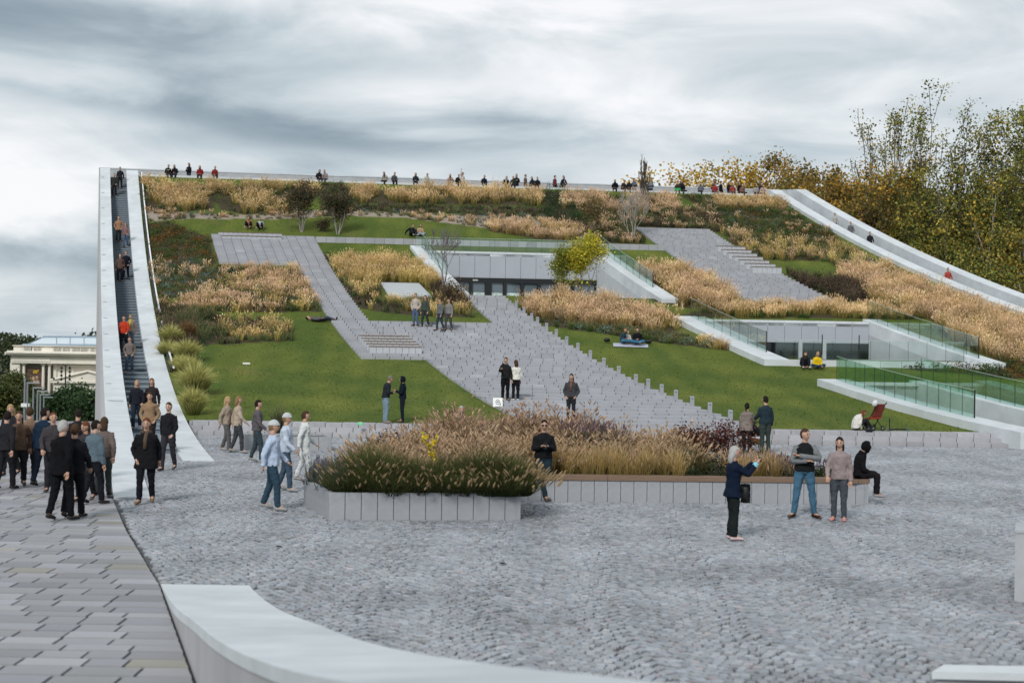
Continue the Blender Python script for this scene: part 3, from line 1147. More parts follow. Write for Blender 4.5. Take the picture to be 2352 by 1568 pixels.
# ------------------------------------------------------------------ planters on the plaza
def planter(name, label, poly, hgt, pw, cap=None, soil_z=None, timber_edges=()):
    poly = np.asarray(poly, float)
    c = poly.mean(0)
    th = tag(empty(name, (c[0], c[1], 0)), label, 'planter')
    n = len(poly)
    area = sum(poly[i - 1][0] * poly[i][1] - poly[i][0] * poly[i - 1][1] for i in range(n))
    for i in range(n):
        a, b = poly[i], poly[(i + 1) % n]
        L = np.linalg.norm(b - a)
        d = (b - a) / L
        nrm = np.array([-d[1], d[0]]) * (1 if area > 0 else -1)
        k = max(1, round(L / pw))
        e = np.linspace(0, L, k + 1)
        inset = .09 if i in timber_edges else .10
        for u, v in zip(e[:-1], e[1:]):
            g = .006
            p0, p1 = a + d * (u + g), a + d * (v - g)
            off = rng.normal(0, .0015)
            q_ = [p0 + nrm * off, p1 + nrm * off, p1 + nrm * .1, p0 + nrm * .1]
            m = np.array([*np.mean(q_, 0), 0])
            top = hgt - (.10 if i in timber_edges else 0)
            o = MB().hexa([(*(x - m[:2]), -.06) for x in q_], [(*(x - m[:2]), top + rng.normal(0, .002)) for x in q_]).build('concrete_panel', PANEL, th, loc=m - np.array([c[0], c[1], 0]))
        if i in timber_edges:
            kk = max(1, round(L / 2.6))
            e = np.linspace(0, L, kk + 1)
            for u, v in zip(e[:-1], e[1:]):
                for r in range(3):
                    p0, p1 = a + d * (u + .006), a + d * (v - .006)
                    o0, o1 = -.03 + r * .145, -.03 + r * .145 + .135
                    q_ = [p0 + nrm * o0, p1 + nrm * o0, p1 + nrm * o1, p0 + nrm * o1]
                    m = np.array([*np.mean(q_, 0), 0])
                    MB().hexa([(*(x - m[:2]), hgt - .095) for x in q_], [(*(x - m[:2]), hgt) for x in q_]).build('seat_plank', TIMB, th, loc=m - np.array([c[0], c[1], 0]))
    ctr = poly + (c - poly) * .02
    V = [(*(x - c), (soil_z or hgt - .06)) for x in ctr]
    mobj('soil', V, [np.arange(n)[None] if area > 0 else np.arange(n)[::-1][None]], SOIL, th)
    return th


planter('planter', 'low concrete planter with dark fountain grass, nearest on the plaza', PLANTER_F, .515, .305)
planter('planter', 'long concrete planter with a timber seat edge behind the nearer planter', PLANTER_R, .56, .285, timber_edges=(0, 1))
g = gnd(524, 1031)
planter('planter', 'small low concrete planter by the left end of the front steps', [(g[0], g[1]), (g[0] + 3.2, g[1] + .1), (g[0] + 2.8, g[1] + 1.5), (g[0] - .4, g[1] + 1.4)], .42, .42)
# ------------------------------------------------------------------ vegetation
class Plants:
    def __init__(s):
        s.V, s.Q, s.T, s.C, s.n = [], [], [], [], 0

    def blades(s, P, H, az, lean, W, c0, c1, droop=0.0):
        """P (n,3) roots; H length; az direction of lean; lean horizontal reach; two-piece bent blades"""
        n = len(P)
        H = np.broadcast_to(H, (n,)); lean = np.broadcast_to(lean, (n,)); W = np.broadcast_to(W, (n,)); droop = np.broadcast_to(droop, (n,))
        dx, dy = np.cos(az), np.sin(az)
        fa = rng.uniform(0, np.pi, n)
        wx, wy = np.cos(fa) * W / 2, np.sin(fa) * W / 2
        z0 = 0 * dx
        mid = P + np.stack([dx * lean * .38, dy * lean * .38, H * .62], 1)
        tip = P + np.stack([dx * lean, dy * lean, H * (1 - droop)], 1)
        o = np.stack([wx, wy, z0], 1)
        V = np.stack([P - o, P + o, mid + o * .75, mid - o * .75, tip], 1).reshape(-1, 3)
        b = s.n + 5 * np.arange(n)
        s.Q.append(np.stack([b, b + 1, b + 2, b + 3], 1))
        s.T.append(np.stack([b + 3, b + 2, b + 4], 1))
        cm = c0 * .45 + c1 * .55
        C = np.stack([c0, c0, cm, cm, c1], 1).reshape(-1, 3)
        s.V.append(V); s.C.append(C); s.n += 5 * n
        return tip

    def plumes(s, T, L, W, az, c, tilt=.5):
        """small feathery spikes round points T: two crossed slim quads"""
        n = len(T)
        L = np.broadcast_to(L, (n,)); W = np.broadcast_to(W, (n,))
        d = np.stack([np.cos(az) * tilt, np.sin(az) * tilt, np.ones(n)], 1)
        d /= np.linalg.norm(d, axis=1)[:, None]
        a = np.cross(d, np.stack([np.cos(az + 1.2), np.sin(az + 1.2), 0 * az], 1))
        a /= np.linalg.norm(a, axis=1)[:, None]
        e = np.cross(d, a)
        for u in (a, e):
            p0, p1, p2 = T - d * L[:, None] * .5, T + d * L[:, None] * .05, T + d * L[:, None] * .6
            o = u * (W / 2)[:, None]
            V = np.stack([p0, p1 + o, p2, p1 - o], 1).reshape(-1, 3)
            b = s.n + 4 * np.arange(n)
            s.Q.append(np.stack([b, b + 1, b + 2, b + 3], 1))
            s.V.append(V); s.C.append(np.repeat(c, 4, 0)); s.n += 4 * n

    def brush(s, T, L, W, az, c, tilt):
        """bottle-brush seed heads: six sided spindles"""
        n = len(T)
        d = np.stack([np.cos(az) * tilt, np.sin(az) * tilt, np.ones(n)], 1)
        d /= np.linalg.norm(d, axis=1)[:, None]
        a = np.cross(d, np.tile([.3, .9, .1], (n, 1)))
        a /= np.linalg.norm(a, axis=1)[:, None]
        e = np.cross(d, a)
        rings = []
        for f, r in ((-.5, .25), (-.15, 1.0), (.25, .8), (.55, .15)):
            for k in range(4):
                t = k * np.pi / 2 + f
                rings.append(T + d * (L * f)[:, None] + (a * np.cos(t) + e * np.sin(t)) * (W * r / 2)[:, None])
        V = np.stack(rings, 1)
        b = s.n + 16 * np.arange(n)
        for l in range(3):
            for k in range(4):
                s.Q.append(np.stack([b + l * 4 + k, b + l * 4 + (k + 1) % 4, b + l * 4 + 4 + (k + 1) % 4, b + l * 4 + 4 + k], 1))
        s.V.append(V.reshape(-1, 3)); s.C.append(np.repeat(c, 16, 0)); s.n += 16 * n

    def leaves(s, P, size, c, up=.3, asp=.55):
        """loose leaf quads at P"""
        n = len(P)
        size = np.broadcast_to(size, (n,))
        nrm = rng.normal(0, 1, (n, 3)); nrm[:, 2] += up
        nrm /= np.linalg.norm(nrm, axis=1)[:, None]
        a = np.cross(nrm, rng.normal(0, 1, (n, 3)))
        a /= np.linalg.norm(a, axis=1)[:, None] + 1e-9
        e = np.cross(nrm, a)
        a = a * (size / 2)[:, None]; e = e * (size * asp / 2)[:, None]
        V = np.stack([P - a, P + e - a * .1, P + a, P - e - a * .1], 1).reshape(-1, 3)
        b = s.n + 4 * np.arange(n)
        s.Q.append(np.stack([b, b + 1, b + 2, b + 3], 1))
        s.V.append(V); s.C.append(np.repeat(c, 4, 0)); s.n += 4 * n

    def build(s, name, m, parent=None, origin=None):
        V = np.concatenate(s.V)
        if origin is not None:
            V = V - np.asarray(origin)
        P = [np.concatenate(s.Q)] if s.Q else []
        if s.T:
            P.append(np.concatenate(s.T))
        return mobj(name, V, P, m, parent, np.clip(np.concatenate(s.C), 0, 1))


def scatter(poly, dens):
    poly = np.asarray(poly)
    lo, hi = poly.min(0), poly.max(0)
    n = int(np.prod(hi - lo) * dens)
    p = rng.uniform(lo, hi, (n, 2))
    return p[inpoly(p[:, 0], p[:, 1], poly)]


def cvar(c, n, v=.15, hue=.06):
    c = np.asarray(c, float)
    f = np.clip(1 + rng.normal(0, v, n), .4, 1.7)[:, None]
    return c[None] * f * (1 + rng.normal(0, hue, (n, 3)))


KIND = dict(  # height, clumps/m2, blades/clump, clump radius, reach, width, base colour, tip colour, plume fraction, plume colour
    blond=(.82, 5.5, 34, .26, .30, .020, (.19, .165, .04), (.66, .45, .205), .55, (.80, .59, .36)),
    pink=(.72, 5.5, 32, .24, .26, .020, (.19, .145, .05), (.63, .43, .235), .55, (.80, .58, .40)),
    straw=(.60, 6, 32, .22, .22, .019, (0.272, 0.24, 0.056), (0.736, 0.528, 0.224), .35, (0.832, 0.608, 0.32)),
    mixed=(.38, 7, 26, .22, .20, .022, (0.072, 0.096, 0.035), (0.208, 0.224, 0.096), .15, (0.352, 0.24, 0.16)),
    green=(.34, 7, 28, .22, .20, .024, (0.04, 0.072, 0.019), (0.112, 0.176, 0.045), .05, (0.256, 0.224, 0.096)),
    dark=(.42, 7, 28, .22, .18, .024, (0.04, 0.035, 0.022), (0.136, 0.104, 0.072), .2, (0.192, 0.12, 0.096)),
    low=(.18, 8, 18, .2, .14, .024, (0.064, 0.088, 0.032), (0.192, 0.208, 0.088), .1, (0.48, 0.352, 0.24)),
)


def free(x, y):
    """spots of the roof not taken by stairs, paths, wells or the hatch"""
    q, w = QW(x, y)
    ok = np.ones(np.shape(q), bool)
    for (w0, w1, q0, q1) in ((13.3, 21.85, .6, .84), (10.2, 21.85, .47, .604), (19.1, 21.85, .37, .474), (10.2, 12.5, .29, .61), (5.3, 12.5, .19, .296), (36.55, 42.45, .135, .389), (12.3, 36.8, .19, .217), (14.6, 17.45, .342, .397)):
        ok &= ~((w > w0) & (w < w1) & (q > q0) & (q < q1))
    for (qo, qi, fi, fo, a, b, c, d) in WELLS:
        ok &= ~((q > qo - .002) & (q < fo + .002) & (w > a - .05) & (w < d + .05))
    return ok & (w > .95) & (w < 52.2) & (q > .0135)


def grow(P, kind, pts2, zf, hs=1.0, cs=1.0, ds=1.0):
    h, cd_, nb, cr, reach, wd_, c0, c1, pf, pc = KIND[kind]
    m = len(pts2)
    if m == 0:
        return
    nb = max(6, int(nb * ds))
    pat = 1 + .30 * snoise(pts2[:, 0], pts2[:, 1], 2.2, 11) + rng.normal(0, .15, m)
    H = np.clip(h * hs * pat, h * .35, h * 1.7)
    tone = np.clip(1 + .24 * snoise(pts2[:, 0], pts2[:, 1], 3.1, 12) + rng.normal(0, .12, m), .55, 1.6) * cs
    green = np.clip(.5 + .6 * snoise(pts2[:, 0], pts2[:, 1], 2.6, 13), 0, 1)[:, None]
    k = np.repeat(np.arange(m), nb)
    n = len(k)
    az = rng.uniform(0, 2 * np.pi, n)
    r = cr * np.sqrt(rng.random(n)) * .55
    xy = pts2[k] + np.stack([np.cos(az) * r, np.sin(az) * r], 1)
    root = np.c_[xy, zf(xy[:, 0], xy[:, 1]) - .03]
    hh = H[k] * rng.uniform(.55, 1.12, n)
    az2 = az + rng.normal(0, .6, n)
    lean = reach * hs * rng.uniform(.2, 1.25, n)
    jt = np.clip(1 + rng.normal(0, .14, n), .5, 1.6)[:, None]
    b0 = np.asarray(c0)[None] * (tone[k][:, None]) * jt
    b1 = (np.asarray(c1)[None] * (1 - .35 * green[k]) + np.asarray(c0)[None] * .35 * green[k] * 1.6) * tone[k][:, None] * jt
    tip = P.blades(root, hh, az2, lean, wd_ * rng.uniform(.7, 1.4, n), b0, b1, rng.uniform(0, .22, n))
    s = rng.random(n) < pf
    if s.any():
        ns = int(s.sum())
        P.plumes(tip[s], .17 * (h / .8) * rng.uniform(.6, 1.3, ns), .034 * rng.uniform(.7, 1.4, ns), az2[s], np.asarray(pc)[None] * tone[k[s]][:, None] * np.clip(1 + rng.normal(0, .15, ns), .5, 1.5)[:, None], rng.uniform(.2, 1.1))


def cover(P, pts2, zf, cols, hmax=.26, size=.075, n_each=26, rad=.22):
    """low spreading shrubs: leaf faces heaped over small cushions"""
    m = len(pts2)
    k = np.repeat(np.arange(m), n_each)
    n = len(k)
    az = rng.uniform(0, 2 * np.pi, n)
    el = np.arccos(rng.random(n))
    hgt = hmax * np.clip(1 + .5 * snoise(pts2[:, 0], pts2[:, 1], 1.7, 5) + rng.normal(0, .2, m), .3, 2)
    rr = rad * rng.uniform(.75, 1.05, n)
    x = pts2[k, 0] + np.cos(az) * np.sin(el) * rr
    y = pts2[k, 1] + np.sin(az) * np.sin(el) * rr
    z = zf(x, y) + hgt[k] * np.cos(el) * rng.uniform(.6, 1.05, n)
    ci = rng.integers(0, len(cols), m)
    pat = snoise(pts2[:, 0], pts2[:, 1], 1.6, 8)
    ci = np.where(pat > .25, 0, np.where(pat < -.4, len(cols) - 1, ci))
    c = np.asarray(cols)[ci][k] * np.clip(1 + rng.normal(0, .28, n), .35, 2)[:, None]
    P.leaves(np.stack([x, y, z], 1), size * rng.uniform(.6, 1.4, n), c, .8, .7)


GREENB = [(0.08, 0.12, 0.032), (0.056, 0.088, 0.029), (0.176, 0.099, 0.029)]
DARKG = [(0.035, 0.072, 0.026), (0.048, 0.088, 0.029), (0.029, 0.051, 0.022)]
OLIVE = [(0.112, 0.128, 0.048), (0.08, 0.104, 0.04), (0.16, 0.16, 0.072)]
BLUE = [(.16, .245, .225), (.12, .195, .19), (.20, .27, .26)]
BROWN = [(0.088, 0.056, 0.04), (0.056, 0.045, 0.029), (0.128, 0.08, 0.064)]


def W2(q, w):
    return tuple(XY(q, w))


# beds on the roof, traced on the ground of the slope; (name, label, outline on the sheet, [recipes])
BEDS = [
    ('ornamental_grass', 'tall straw coloured grass filling the top left corner under the rim',
     [(322, 420), (430, 422), (505, 424), (500, 452), (492, 478), (420, 487), (330, 482)], [('blond', 1.0, 1.0), ('mixed', 1.2, .7), ('c', DARKG, .35, .25)]),
    ('ornamental_grass', 'straw coloured grass under the rim left of the two small dark trees',
     [(505, 424), (650, 428), (735, 432), (735, 445), (700, 470), (660, 490), (560, 492), (500, 478)], [('blond', .95, .8), ('mixed', 1.2, .7), ('c', DARKG, .4, .4)]),
    ('ornamental_grass', 'long band of golden grass along the middle of the rim',
     [(800, 433), (960, 437), (1140, 442), (1255, 445), (1240, 474), (1100, 470), (900, 468), (812, 466)], [('blond', 1.0, 1.1), ('mixed', 1.1, .7)]),
    ('ornamental_grass', 'golden grass under the rim on both sides of the tall bare tree',
     [(1275, 447), (1420, 451), (1560, 455), (1560, 486), (1440, 494), (1290, 478)], [('pink', 1.0, 1.0), ('mixed', 1.1, .8)]),
    ('ornamental_grass', 'short golden grass at the right end under the rim',
     [(1640, 457), (1770, 460), (1805, 462), (1812, 470), (1800, 480), (1700, 482), (1642, 478)], [('blond', .8, 1.2)]),
    ('groundcover', 'dark green and grey plants in the band below the rim grasses',
     [(735, 421), (800, 424), (812, 468), (1000, 472), (1250, 476), (1250, 500), (1000, 490), (820, 486), (740, 480)],
     [('c', DARKG, .3, .6), ('mixed', .9, .6), ('dark', .8, .35)]),
    ('groundcover', 'sparse cushions and dry tufts on pale gravel above the upper lawn',
     [(330, 484), (560, 492), (730, 482), (1250, 500), (1330, 520), (1480, 540), (1478, 560), (1310, 545), (1100, 520), (930, 500), (800, 494), (640, 502), (430, 502), (345, 508)],
     [('c', BLUE, .22, .22), ('pink', .55, .42), ('low', 1.0, .7), ('mixed', .8, .3)]),
    ('ornamental_grass', 'pale pinkish grass drifting across the slope above the entrance',
     [(1115, 520), (1180, 512), (1310, 522), (1330, 540), (1310, 556), (1210, 545), (1130, 532)], [('pink', 1.0, 1.25), ('straw', 1.0, .4)]),
    ('groundcover', 'dark evergreen shrubs in the upper middle below the rim',
     [(1245, 438), (1285, 440), (1330, 470), (1375, 500), (1350, 512), (1250, 508)], [('c', DARKG, .6, 1.5)]),
    ('groundcover', 'mixed brown and green planting around the bare white-stemmed tree',
     [(1330, 470), (1560, 480), (1640, 480), (1660, 532), (1472, 530), (1482, 560), (1360, 560), (1325, 520)],
     [('mixed', 1.1, .9), ('dark', 1.0, .6), ('pink', .7, .28), ('c', DARKG, .35, .8), ('green', 1.0, .5)]),
    ('groundcover', 'dark low shrubs on the upper right slope below the rim',
     [(1560, 447), (1640, 449), (1650, 478), (1810, 480), (1905, 530), (1930, 560), (1880, 566), (1700, 540), (1650, 528), (1640, 490)],
     [('c', GREENB, .26, 1.0), ('c', DARKG, .3, .4), ('c', BLUE, .25, .18), ('mixed', .9, .5), ('green', .9, .4), ('pink', .6, .1)]),
    ('ornamental_grass', 'mixed straw tufts and green cushions left of the right parapet',
     [(1652, 530), (1710, 542), (1880, 566), (1935, 566), (2010, 600), (1925, 612), (1900, 600), (1800, 598), (1760, 596), (1705, 578)],
     [('straw', 1.25, .38), ('mixed', 1.0, .8), ('pink', 1.0, .2), ('green', 1.0, .5), ('c', GREENB, .25, .5), ('c', DARKG, .3, .3), ('c', BLUE, .25, .15)]),
    ('groundcover', 'brown green cotoneaster-like cover left of the upper terrace',
     [(335, 512), (390, 508), (432, 528), (480, 544), (488, 570), (498, 606), (420, 604), (345, 606)], [('c', GREENB, .24, 1.7)]),
    ('groundcover', 'blue grey cushions and green plants along the left parapet',
     [(343, 606), (420, 602), (500, 610), (560, 616), (520, 640), (470, 670), (360, 690)],
     [('c', GREENB, .2, 1.0), ('c', BLUE, .32, .55), ('mixed', .8, .45), ('pink', .7, .14), ('green', .8, .4)]),
    ('ornamental_grass', 'pinkish straw grasses below the upper terrace beside the narrow path',
     [(505, 624), (560, 618), (690, 618), (700, 650), (722, 690), (738, 715), (560, 716), (400, 714), (362, 706), (470, 672), (525, 642)],
     [('pink', .85, .75), ('straw', .9, .35), ('mixed', 1.0, .7), ('green', .9, .4), ('c', DARKG, .3, .4), ('c', BLUE, .28, .2)]),
    ('groundcover', 'grey brown shrubby planting at the left end of the big lawn',
     [(364, 708), (480, 716), (510, 735), (520, 780), (480, 792), (420, 800), (376, 800)], [('mixed', 1.4, .9), ('dark', 1.6, .6), ('c', DARKG, .35, .6)]),
    ('ornamental_grass', 'low brown and straw tongue of grass on the big lawn',
     [(500, 736), (640, 732), (670, 760), (672, 782), (560, 786), (500, 792)], [('mixed', 1.1, .9), ('straw', 1.0, .45), ('dark', .8, .3)]),
    ('ornamental_grass', 'tall golden grass bed between the narrow path and the entrance',
     [(752, 606), (940, 600), (1000, 640), (1010, 662), (960, 668), (880, 664), (800, 650)], [('straw', 1.5, 1.3), ('blond', 1.0, .5)]),
    ('groundcover', 'mixed grasses and low shrubs around the concrete hatch',
     [(728, 572), (760, 588), (800, 652), (870, 664), (876, 690), (960, 692), (1000, 690), (1058, 700), (1085, 728), (1000, 726), (880, 716), (822, 706), (790, 662), (760, 610)],
     [('mixed', 1.2, .9), ('straw', .9, .5), ('dark', 1.0, .3), ('c', DARKG, .25, .3)]),
    ('groundcover', 'brown shrubby tuft between the hatch and the left arm of the entrance',
     [(990, 655), (1035, 640), (1072, 690), (1080, 720), (1010, 705)], [('dark', 2.0, 1.2), ('straw', 1.2, .5), ('c', OLIVE, .45, .8)]),
    ('ornamental_grass', 'pink straw grass bank right of the wide stairs below the doors',
     [(1178, 712), (1195, 702), (1260, 698), (1420, 706), (1555, 720), (1568, 742), (1545, 772), (1440, 752), (1300, 742), (1225, 728)], [('pink', 1.1, 1.3), ('blond', 1.0, .4)]),
    ('ornamental_grass', 'golden grass mound under the yellow birch in front of the doors',
     [(1262, 690), (1300, 672), (1420, 676), (1420, 704), (1262, 700)], [('blond', 1.0, 1.3)]),
    ('groundcover', 'green and grey perennials below the grass bank right of the wide stairs',
     [(1225, 730), (1310, 744), (1440, 755), (1560, 772), (1640, 792), (1688, 800), (1600, 796), (1490, 782), (1380, 764), (1300, 754), (1248, 745)],
     [('mixed', 1.0, 1.0), ('green', 1.0, .7), ('c', BLUE, .28, .35), ('low', 1.0, .4)]),
    ('ornamental_grass', 'short pale tuft of grass at the lower left of the courtyard well',
     [(1600, 786), (1670, 786), (1692, 804), (1620, 800)], [('straw', .9, 1.0), ('pink', .8, .5)]),
    ('ornamental_grass', 'great rounded mound of pinkish grass between entrance and right stairs',
     [(1462, 632), (1500, 622), (1560, 624), (1640, 656), (1698, 700), (1640, 712), (1560, 704), (1500, 690)], [('pink', 1.35, 1.4), ('blond', 1.2, .7)]),
    ('ornamental_grass', 'band of golden grass along the back edge of the courtyard well',
     [(1560, 722), (1600, 712), (1720, 708), (1900, 706), (2050, 712), (2140, 730), (2060, 733), (1900, 731), (1700, 728), (1610, 727)], [('blond', .85, 1.4), ('green', 1.0, .8)]),
    ('groundcover', 'dark bronze shrubs right of the right stairs',
     [(1800, 622), (1830, 636), (1920, 640), (1990, 668), (1990, 690), (1900, 694), (1850, 664)], [('c', BROWN, .5, 1.3), ('dark', 1.6, .8), ('c', DARKG, .4, .5)]),
    ('ornamental_grass', 'broad sweep of pinkish golden grass along the right parapet',
     [(1925, 622), (1990, 620), (2060, 634), (2130, 664), (2240, 706), (2400, 770), (2420, 860), (2290, 826), (2165, 770), (2140, 735), (2050, 706), (1990, 690), (1985, 660), (1930, 645)],
     [('pink', 1.15, 1.1), ('blond', 1.15, .9), ('mixed', 1.3, .5)]),
    ('groundcover', 'dark green hedge-like cover in front of the right well corner',
     [(2030, 838), (2150, 838), (2285, 836), (2420, 800), (2440, 870), (2300, 868), (2200, 856), (2100, 848)], [('c', GREENB, .32, 1.5), ('c', DARKG, .4, .7)]),
]


def build_lawn():
    cuts_q, cuts_w = [], []
    for (qo, qi, fi, fo, a, b, c, d) in WELLS:
        cuts_q += [qi, fi]
        cuts_w += [b, c]
    qs = np.unique(np.concatenate([np.linspace(.8325, .0126, 190), [x for x in cuts_q if x < .83]]))
    ws = np.unique(np.concatenate([np.linspace(.89, 52.25, 170), cuts_w]))
    gq, gw = np.meshgrid(qs, ws, indexing='ij')
    V = S(gq, gw)
    # lay the turf a little under the parapet top, with small unevenness
    V[..., 2] += .015 * snoise(V[..., 0], V[..., 1], 3.0, 21) - .03
    flat = V.reshape(-1, 3)
    x, y = flat[:, 0], flat[:, 1]
    g = np.array([.066, .100, .020])[None] * np.ones((len(x), 1))
    n1 = snoise(x, y, 6.0, 31)
    n2 = snoise(x, y * .45, 1.6, 32)
    mixf = np.clip(.28 + .28 * n1 + .25 * n2, 0, 1)[:, None]
    g = g * (1 - mixf) + np.array([.150, .168, .034])[None] * mixf
    worn = np.clip(snoise(x, y, 4.3, 33) - .75, 0, 1)[:, None] * .6
    g = g * (1 - worn) + np.array([.17, .15, .05])[None] * worn
    for i, b in enumerate(BED_XY):
        s = inpoly(x, y, b)
        gravel = BEDS[i][1].startswith('sparse')
        g[s] = (.30, .25, .21) if gravel else (.06, .05, .03)
    idx = np.arange(len(flat)).reshape(gq.shape)
    qc, wc = (qs[:-1] + qs[1:]) / 2, (ws[:-1] + ws[1:]) / 2
    keep = np.ones((len(qc), len(wc)), bool)
    for (qo, qi, fi, fo, a, b, c, d) in WELLS:
        keep &= ~(((qc > qi) & (qc < fi))[:, None] & ((wc > b) & (wc < c))[None])
    F = np.stack([idx[:-1, :-1], idx[1:, :-1], idx[1:, 1:], idx[:-1, 1:]], -1)[keep]
    m = mat('turf', (.05, .08, .02), .95, .2, 4.0, .25, 30, use_col=True, spec=.1)
    tag(mobj('lawn', flat, [F], m, None, g, True), 'sloping green lawn with planting beds on the curved museum roof', 'lawn', kind='structure')
    # short turf blades, uncountable
    P = Plants()
    n = 80000
    q = rng.uniform(.02, .831, n)
    w = rng.uniform(1.2, 52, n)
    p = S(q, w, -.03)
    ok = np.ones(n, bool)
    for (qo, qi, fi, fo, a, b, c, d) in WELLS:
        ok &= ~((q > qo - .002) & (q < fo + .002) & (w > a - .05) & (w < d + .05))
    for (w0, w1, q0, q1) in ((13.35, 21.8, .6, .84), (10.2, 21.8, .47, .604), (19.2, 21.8, .37, .474), (10.2, 12.5, .29, .61), (5.3, 12.5, .19, .3), (36.6, 42.4, .135, .39), (12.3, 36.8, .19, .216)):
        ok &= ~((w > w0) & (w < w1) & (q > q0) & (q < q1))
    for b in BED_XY:
        ok &= ~inpoly(p[:, 0], p[:, 1], b)
    p = p[ok]
    n = len(p)
    t = np.clip(.5 + .5 * snoise(p[:, 0], p[:, 1] * .5, 2.2, 34), 0, 1)[:, None]
    c1 = (np.array([.088, .132, .025]) * (1 - t) + np.array([.20, .215, .046]) * t) * np.clip(1 + rng.normal(0, .2, (n, 1)), .4, 1.6)
    P.blades(p, rng.uniform(.03, .055, n), rng.uniform(0, 6.28, n), rng.uniform(.01, .06, n), rng.uniform(.03, .05, n), c1 * .85, c1)
    tag(P.build('grass', VEG), 'short mown grass of the roof lawns', 'grass', kind='stuff')


BED_XY = [roofpoly(b[2]) for b in BEDS]
build_lawn()


def build_beds():
    for (name, label, _, recipes), poly in zip(BEDS, BED_XY):
        P = Plants()
        for r in recipes:
            if r[0] == 'c':
                _, cols, hm, dn = r
                if cols is BLUE:
                    pts = scatter(poly, 1.9 * dn)
                    pts = pts[free(pts[:, 0], pts[:, 1])]
                    cover(P, pts, roofz, cols, hm * 1.25, .06, 90, .42)
                else:
                    pts = scatter(poly, 6.5 * dn)
                    pts = pts[free(pts[:, 0], pts[:, 1])]
                    cover(P, pts, roofz, cols, hm, .085, 22, .26)
            else:
                kind, hs, dn = r
                pts = scatter(poly, KIND[kind][1] * dn)
                pts = pts[free(pts[:, 0], pts[:, 1])]
                if len(recipes) > 1 and len(pts):
                    # drifts: each kind keeps to its own patches
                    s = snoise(pts[:, 0], pts[:, 1], 4.5, 50 + len(kind) * 7 + len(label))
                    pts = pts[s > -.35]
                    ds = 1.0
                grow(P, kind, pts, roofz, hs)
        if P.n:
            tag(P.build(name, VEG), label, 'grasses' if name == 'ornamental_grass' else 'ground cover', kind='stuff')


build_beds()


def clump(name, label, cat, p, h, r, n, c0, c1, group=None, plume=None, width=.034, droop=.30):
    """one big tuft of arching blades standing on its own"""
    p = np.asarray(p, float)
    P = Plants()
    az = rng.uniform(0, 6.283, n)
    rr = np.sqrt(rng.random(n))
    root = np.stack([np.cos(az) * rr * r * .3, np.sin(az) * rr * r * .3, np.zeros(n) - .03], 1)
    jt = np.clip(1 + rng.normal(0, .2, n), .4, 1.7)[:, None]
    H = h * rng.uniform(.6, 1.1, n) * (1.1 - .35 * rr)
    tip = P.blades(root, H, az + rng.normal(0, .25, n), r * (.25 + .85 * rr) * rng.uniform(.6, 1.1, n), width * rng.uniform(.7, 1.3, n), np.asarray(c0) * jt, np.asarray(c1) * jt, droop * rr)
    if plume is not None:
        s = rng.random(n) < plume[0]
        k = int(s.sum())
        if k:
            P.brush(tip[s] + (0, 0, .03), .15 * rng.uniform(.7, 1.3, k), .035 * rng.uniform(.7, 1.3, k), az[s], np.asarray(plume[1])[None] * np.clip(1 + rng.normal(0, .15, k), .5, 1.5)[:, None], rng.uniform(.4, 1.4, k)[:, None].ravel().mean())
    o = P.build(name, VEG)
    o.location = Vector(p)
    tag(o, label, cat, group)
    return o


CL = [((392, 790), .75, .8, 'small yellowish grass clump highest along the left parapet'),
      ((385, 815), .55, .7, 'low grass clump spilling over the left parapet edge'),
      ((428, 830), .85, .85, 'yellow green grass clump second largest beside the left parapet'),
      ((432, 862), .7, .7, 'green grass clump in the middle of the row by the left parapet'),
      ((448, 905), 1.0, 1.0, 'largest yellow green grass clump beside the left parapet'),
      ((443, 950), .8, .7, 'lowest grass clump beside the left parapet near the front steps'),
      ((412, 850), .55, .5, 'small green grass clump tight against the left parapet')]
for (xy, h, r, lab) in CL:
    clump('grass_clump', lab, 'grass clump', pick(*xy), h * 1.5, r * 1.0, 900, (.11, .13, .03), (.66, .62, .24), 'big grass clumps along the left parapet')
clump('grass_clump', 'rusty brown upright grass clump at the left of the big lawn', 'grass clump', pick(432, 785), 1.2, .5, 500, (.06, .06, .02), (.22, .115, .055), droop=.1)


# ------------------------------------------------------------------ planter planting on the plaza
def zc(z):
    return lambda x, y: np.full(np.shape(x), z)


def fountain(P, pts, z, h, r, nb, c0, c1, pc, pf=.3, tone=None, width=.011):
    for p in pts:
        n = nb
        az = rng.uniform(0, 6.283, n)
        rr = np.sqrt(rng.random(n))
        tn = rng.uniform(.75, 1.25)
        root = np.stack([p[0] + np.cos(az) * rr * r * .28, p[1] + np.sin(az) * rr * r * .28, np.full(n, z)], 1)
        H = h * rng.uniform(.5, 1.08, n) * (1.08 - .3 * rr) * rng.uniform(.85, 1.15)
        jt = (np.clip(1 + rng.normal(0, .22, n), .4, 1.8) * tn)[:, None]
        dr = .38 * rr * rng.uniform(.4, 1.2, n)
        tip = P.blades(root, H, az + rng.normal(0, .3, n), r * (.2 + .85 * rr) * rng.uniform(.5, 1.1, n), width * rng.uniform(.7, 1.4, n), np.asarray(c0) * jt, np.asarray(c1) * jt, dr)
        s = rng.random(n) < pf
        k = int(s.sum())
        if k:
            P.brush(tip[s] + np.array([0, 0, .04]), .13 * rng.uniform(.6, 1.3, k), .036 * rng.uniform(.7, 1.3, k), az[s], np.asarray(pc)[None] * (np.clip(1 + rng.normal(0, .2, k), .5, 1.6))[:, None], .9)


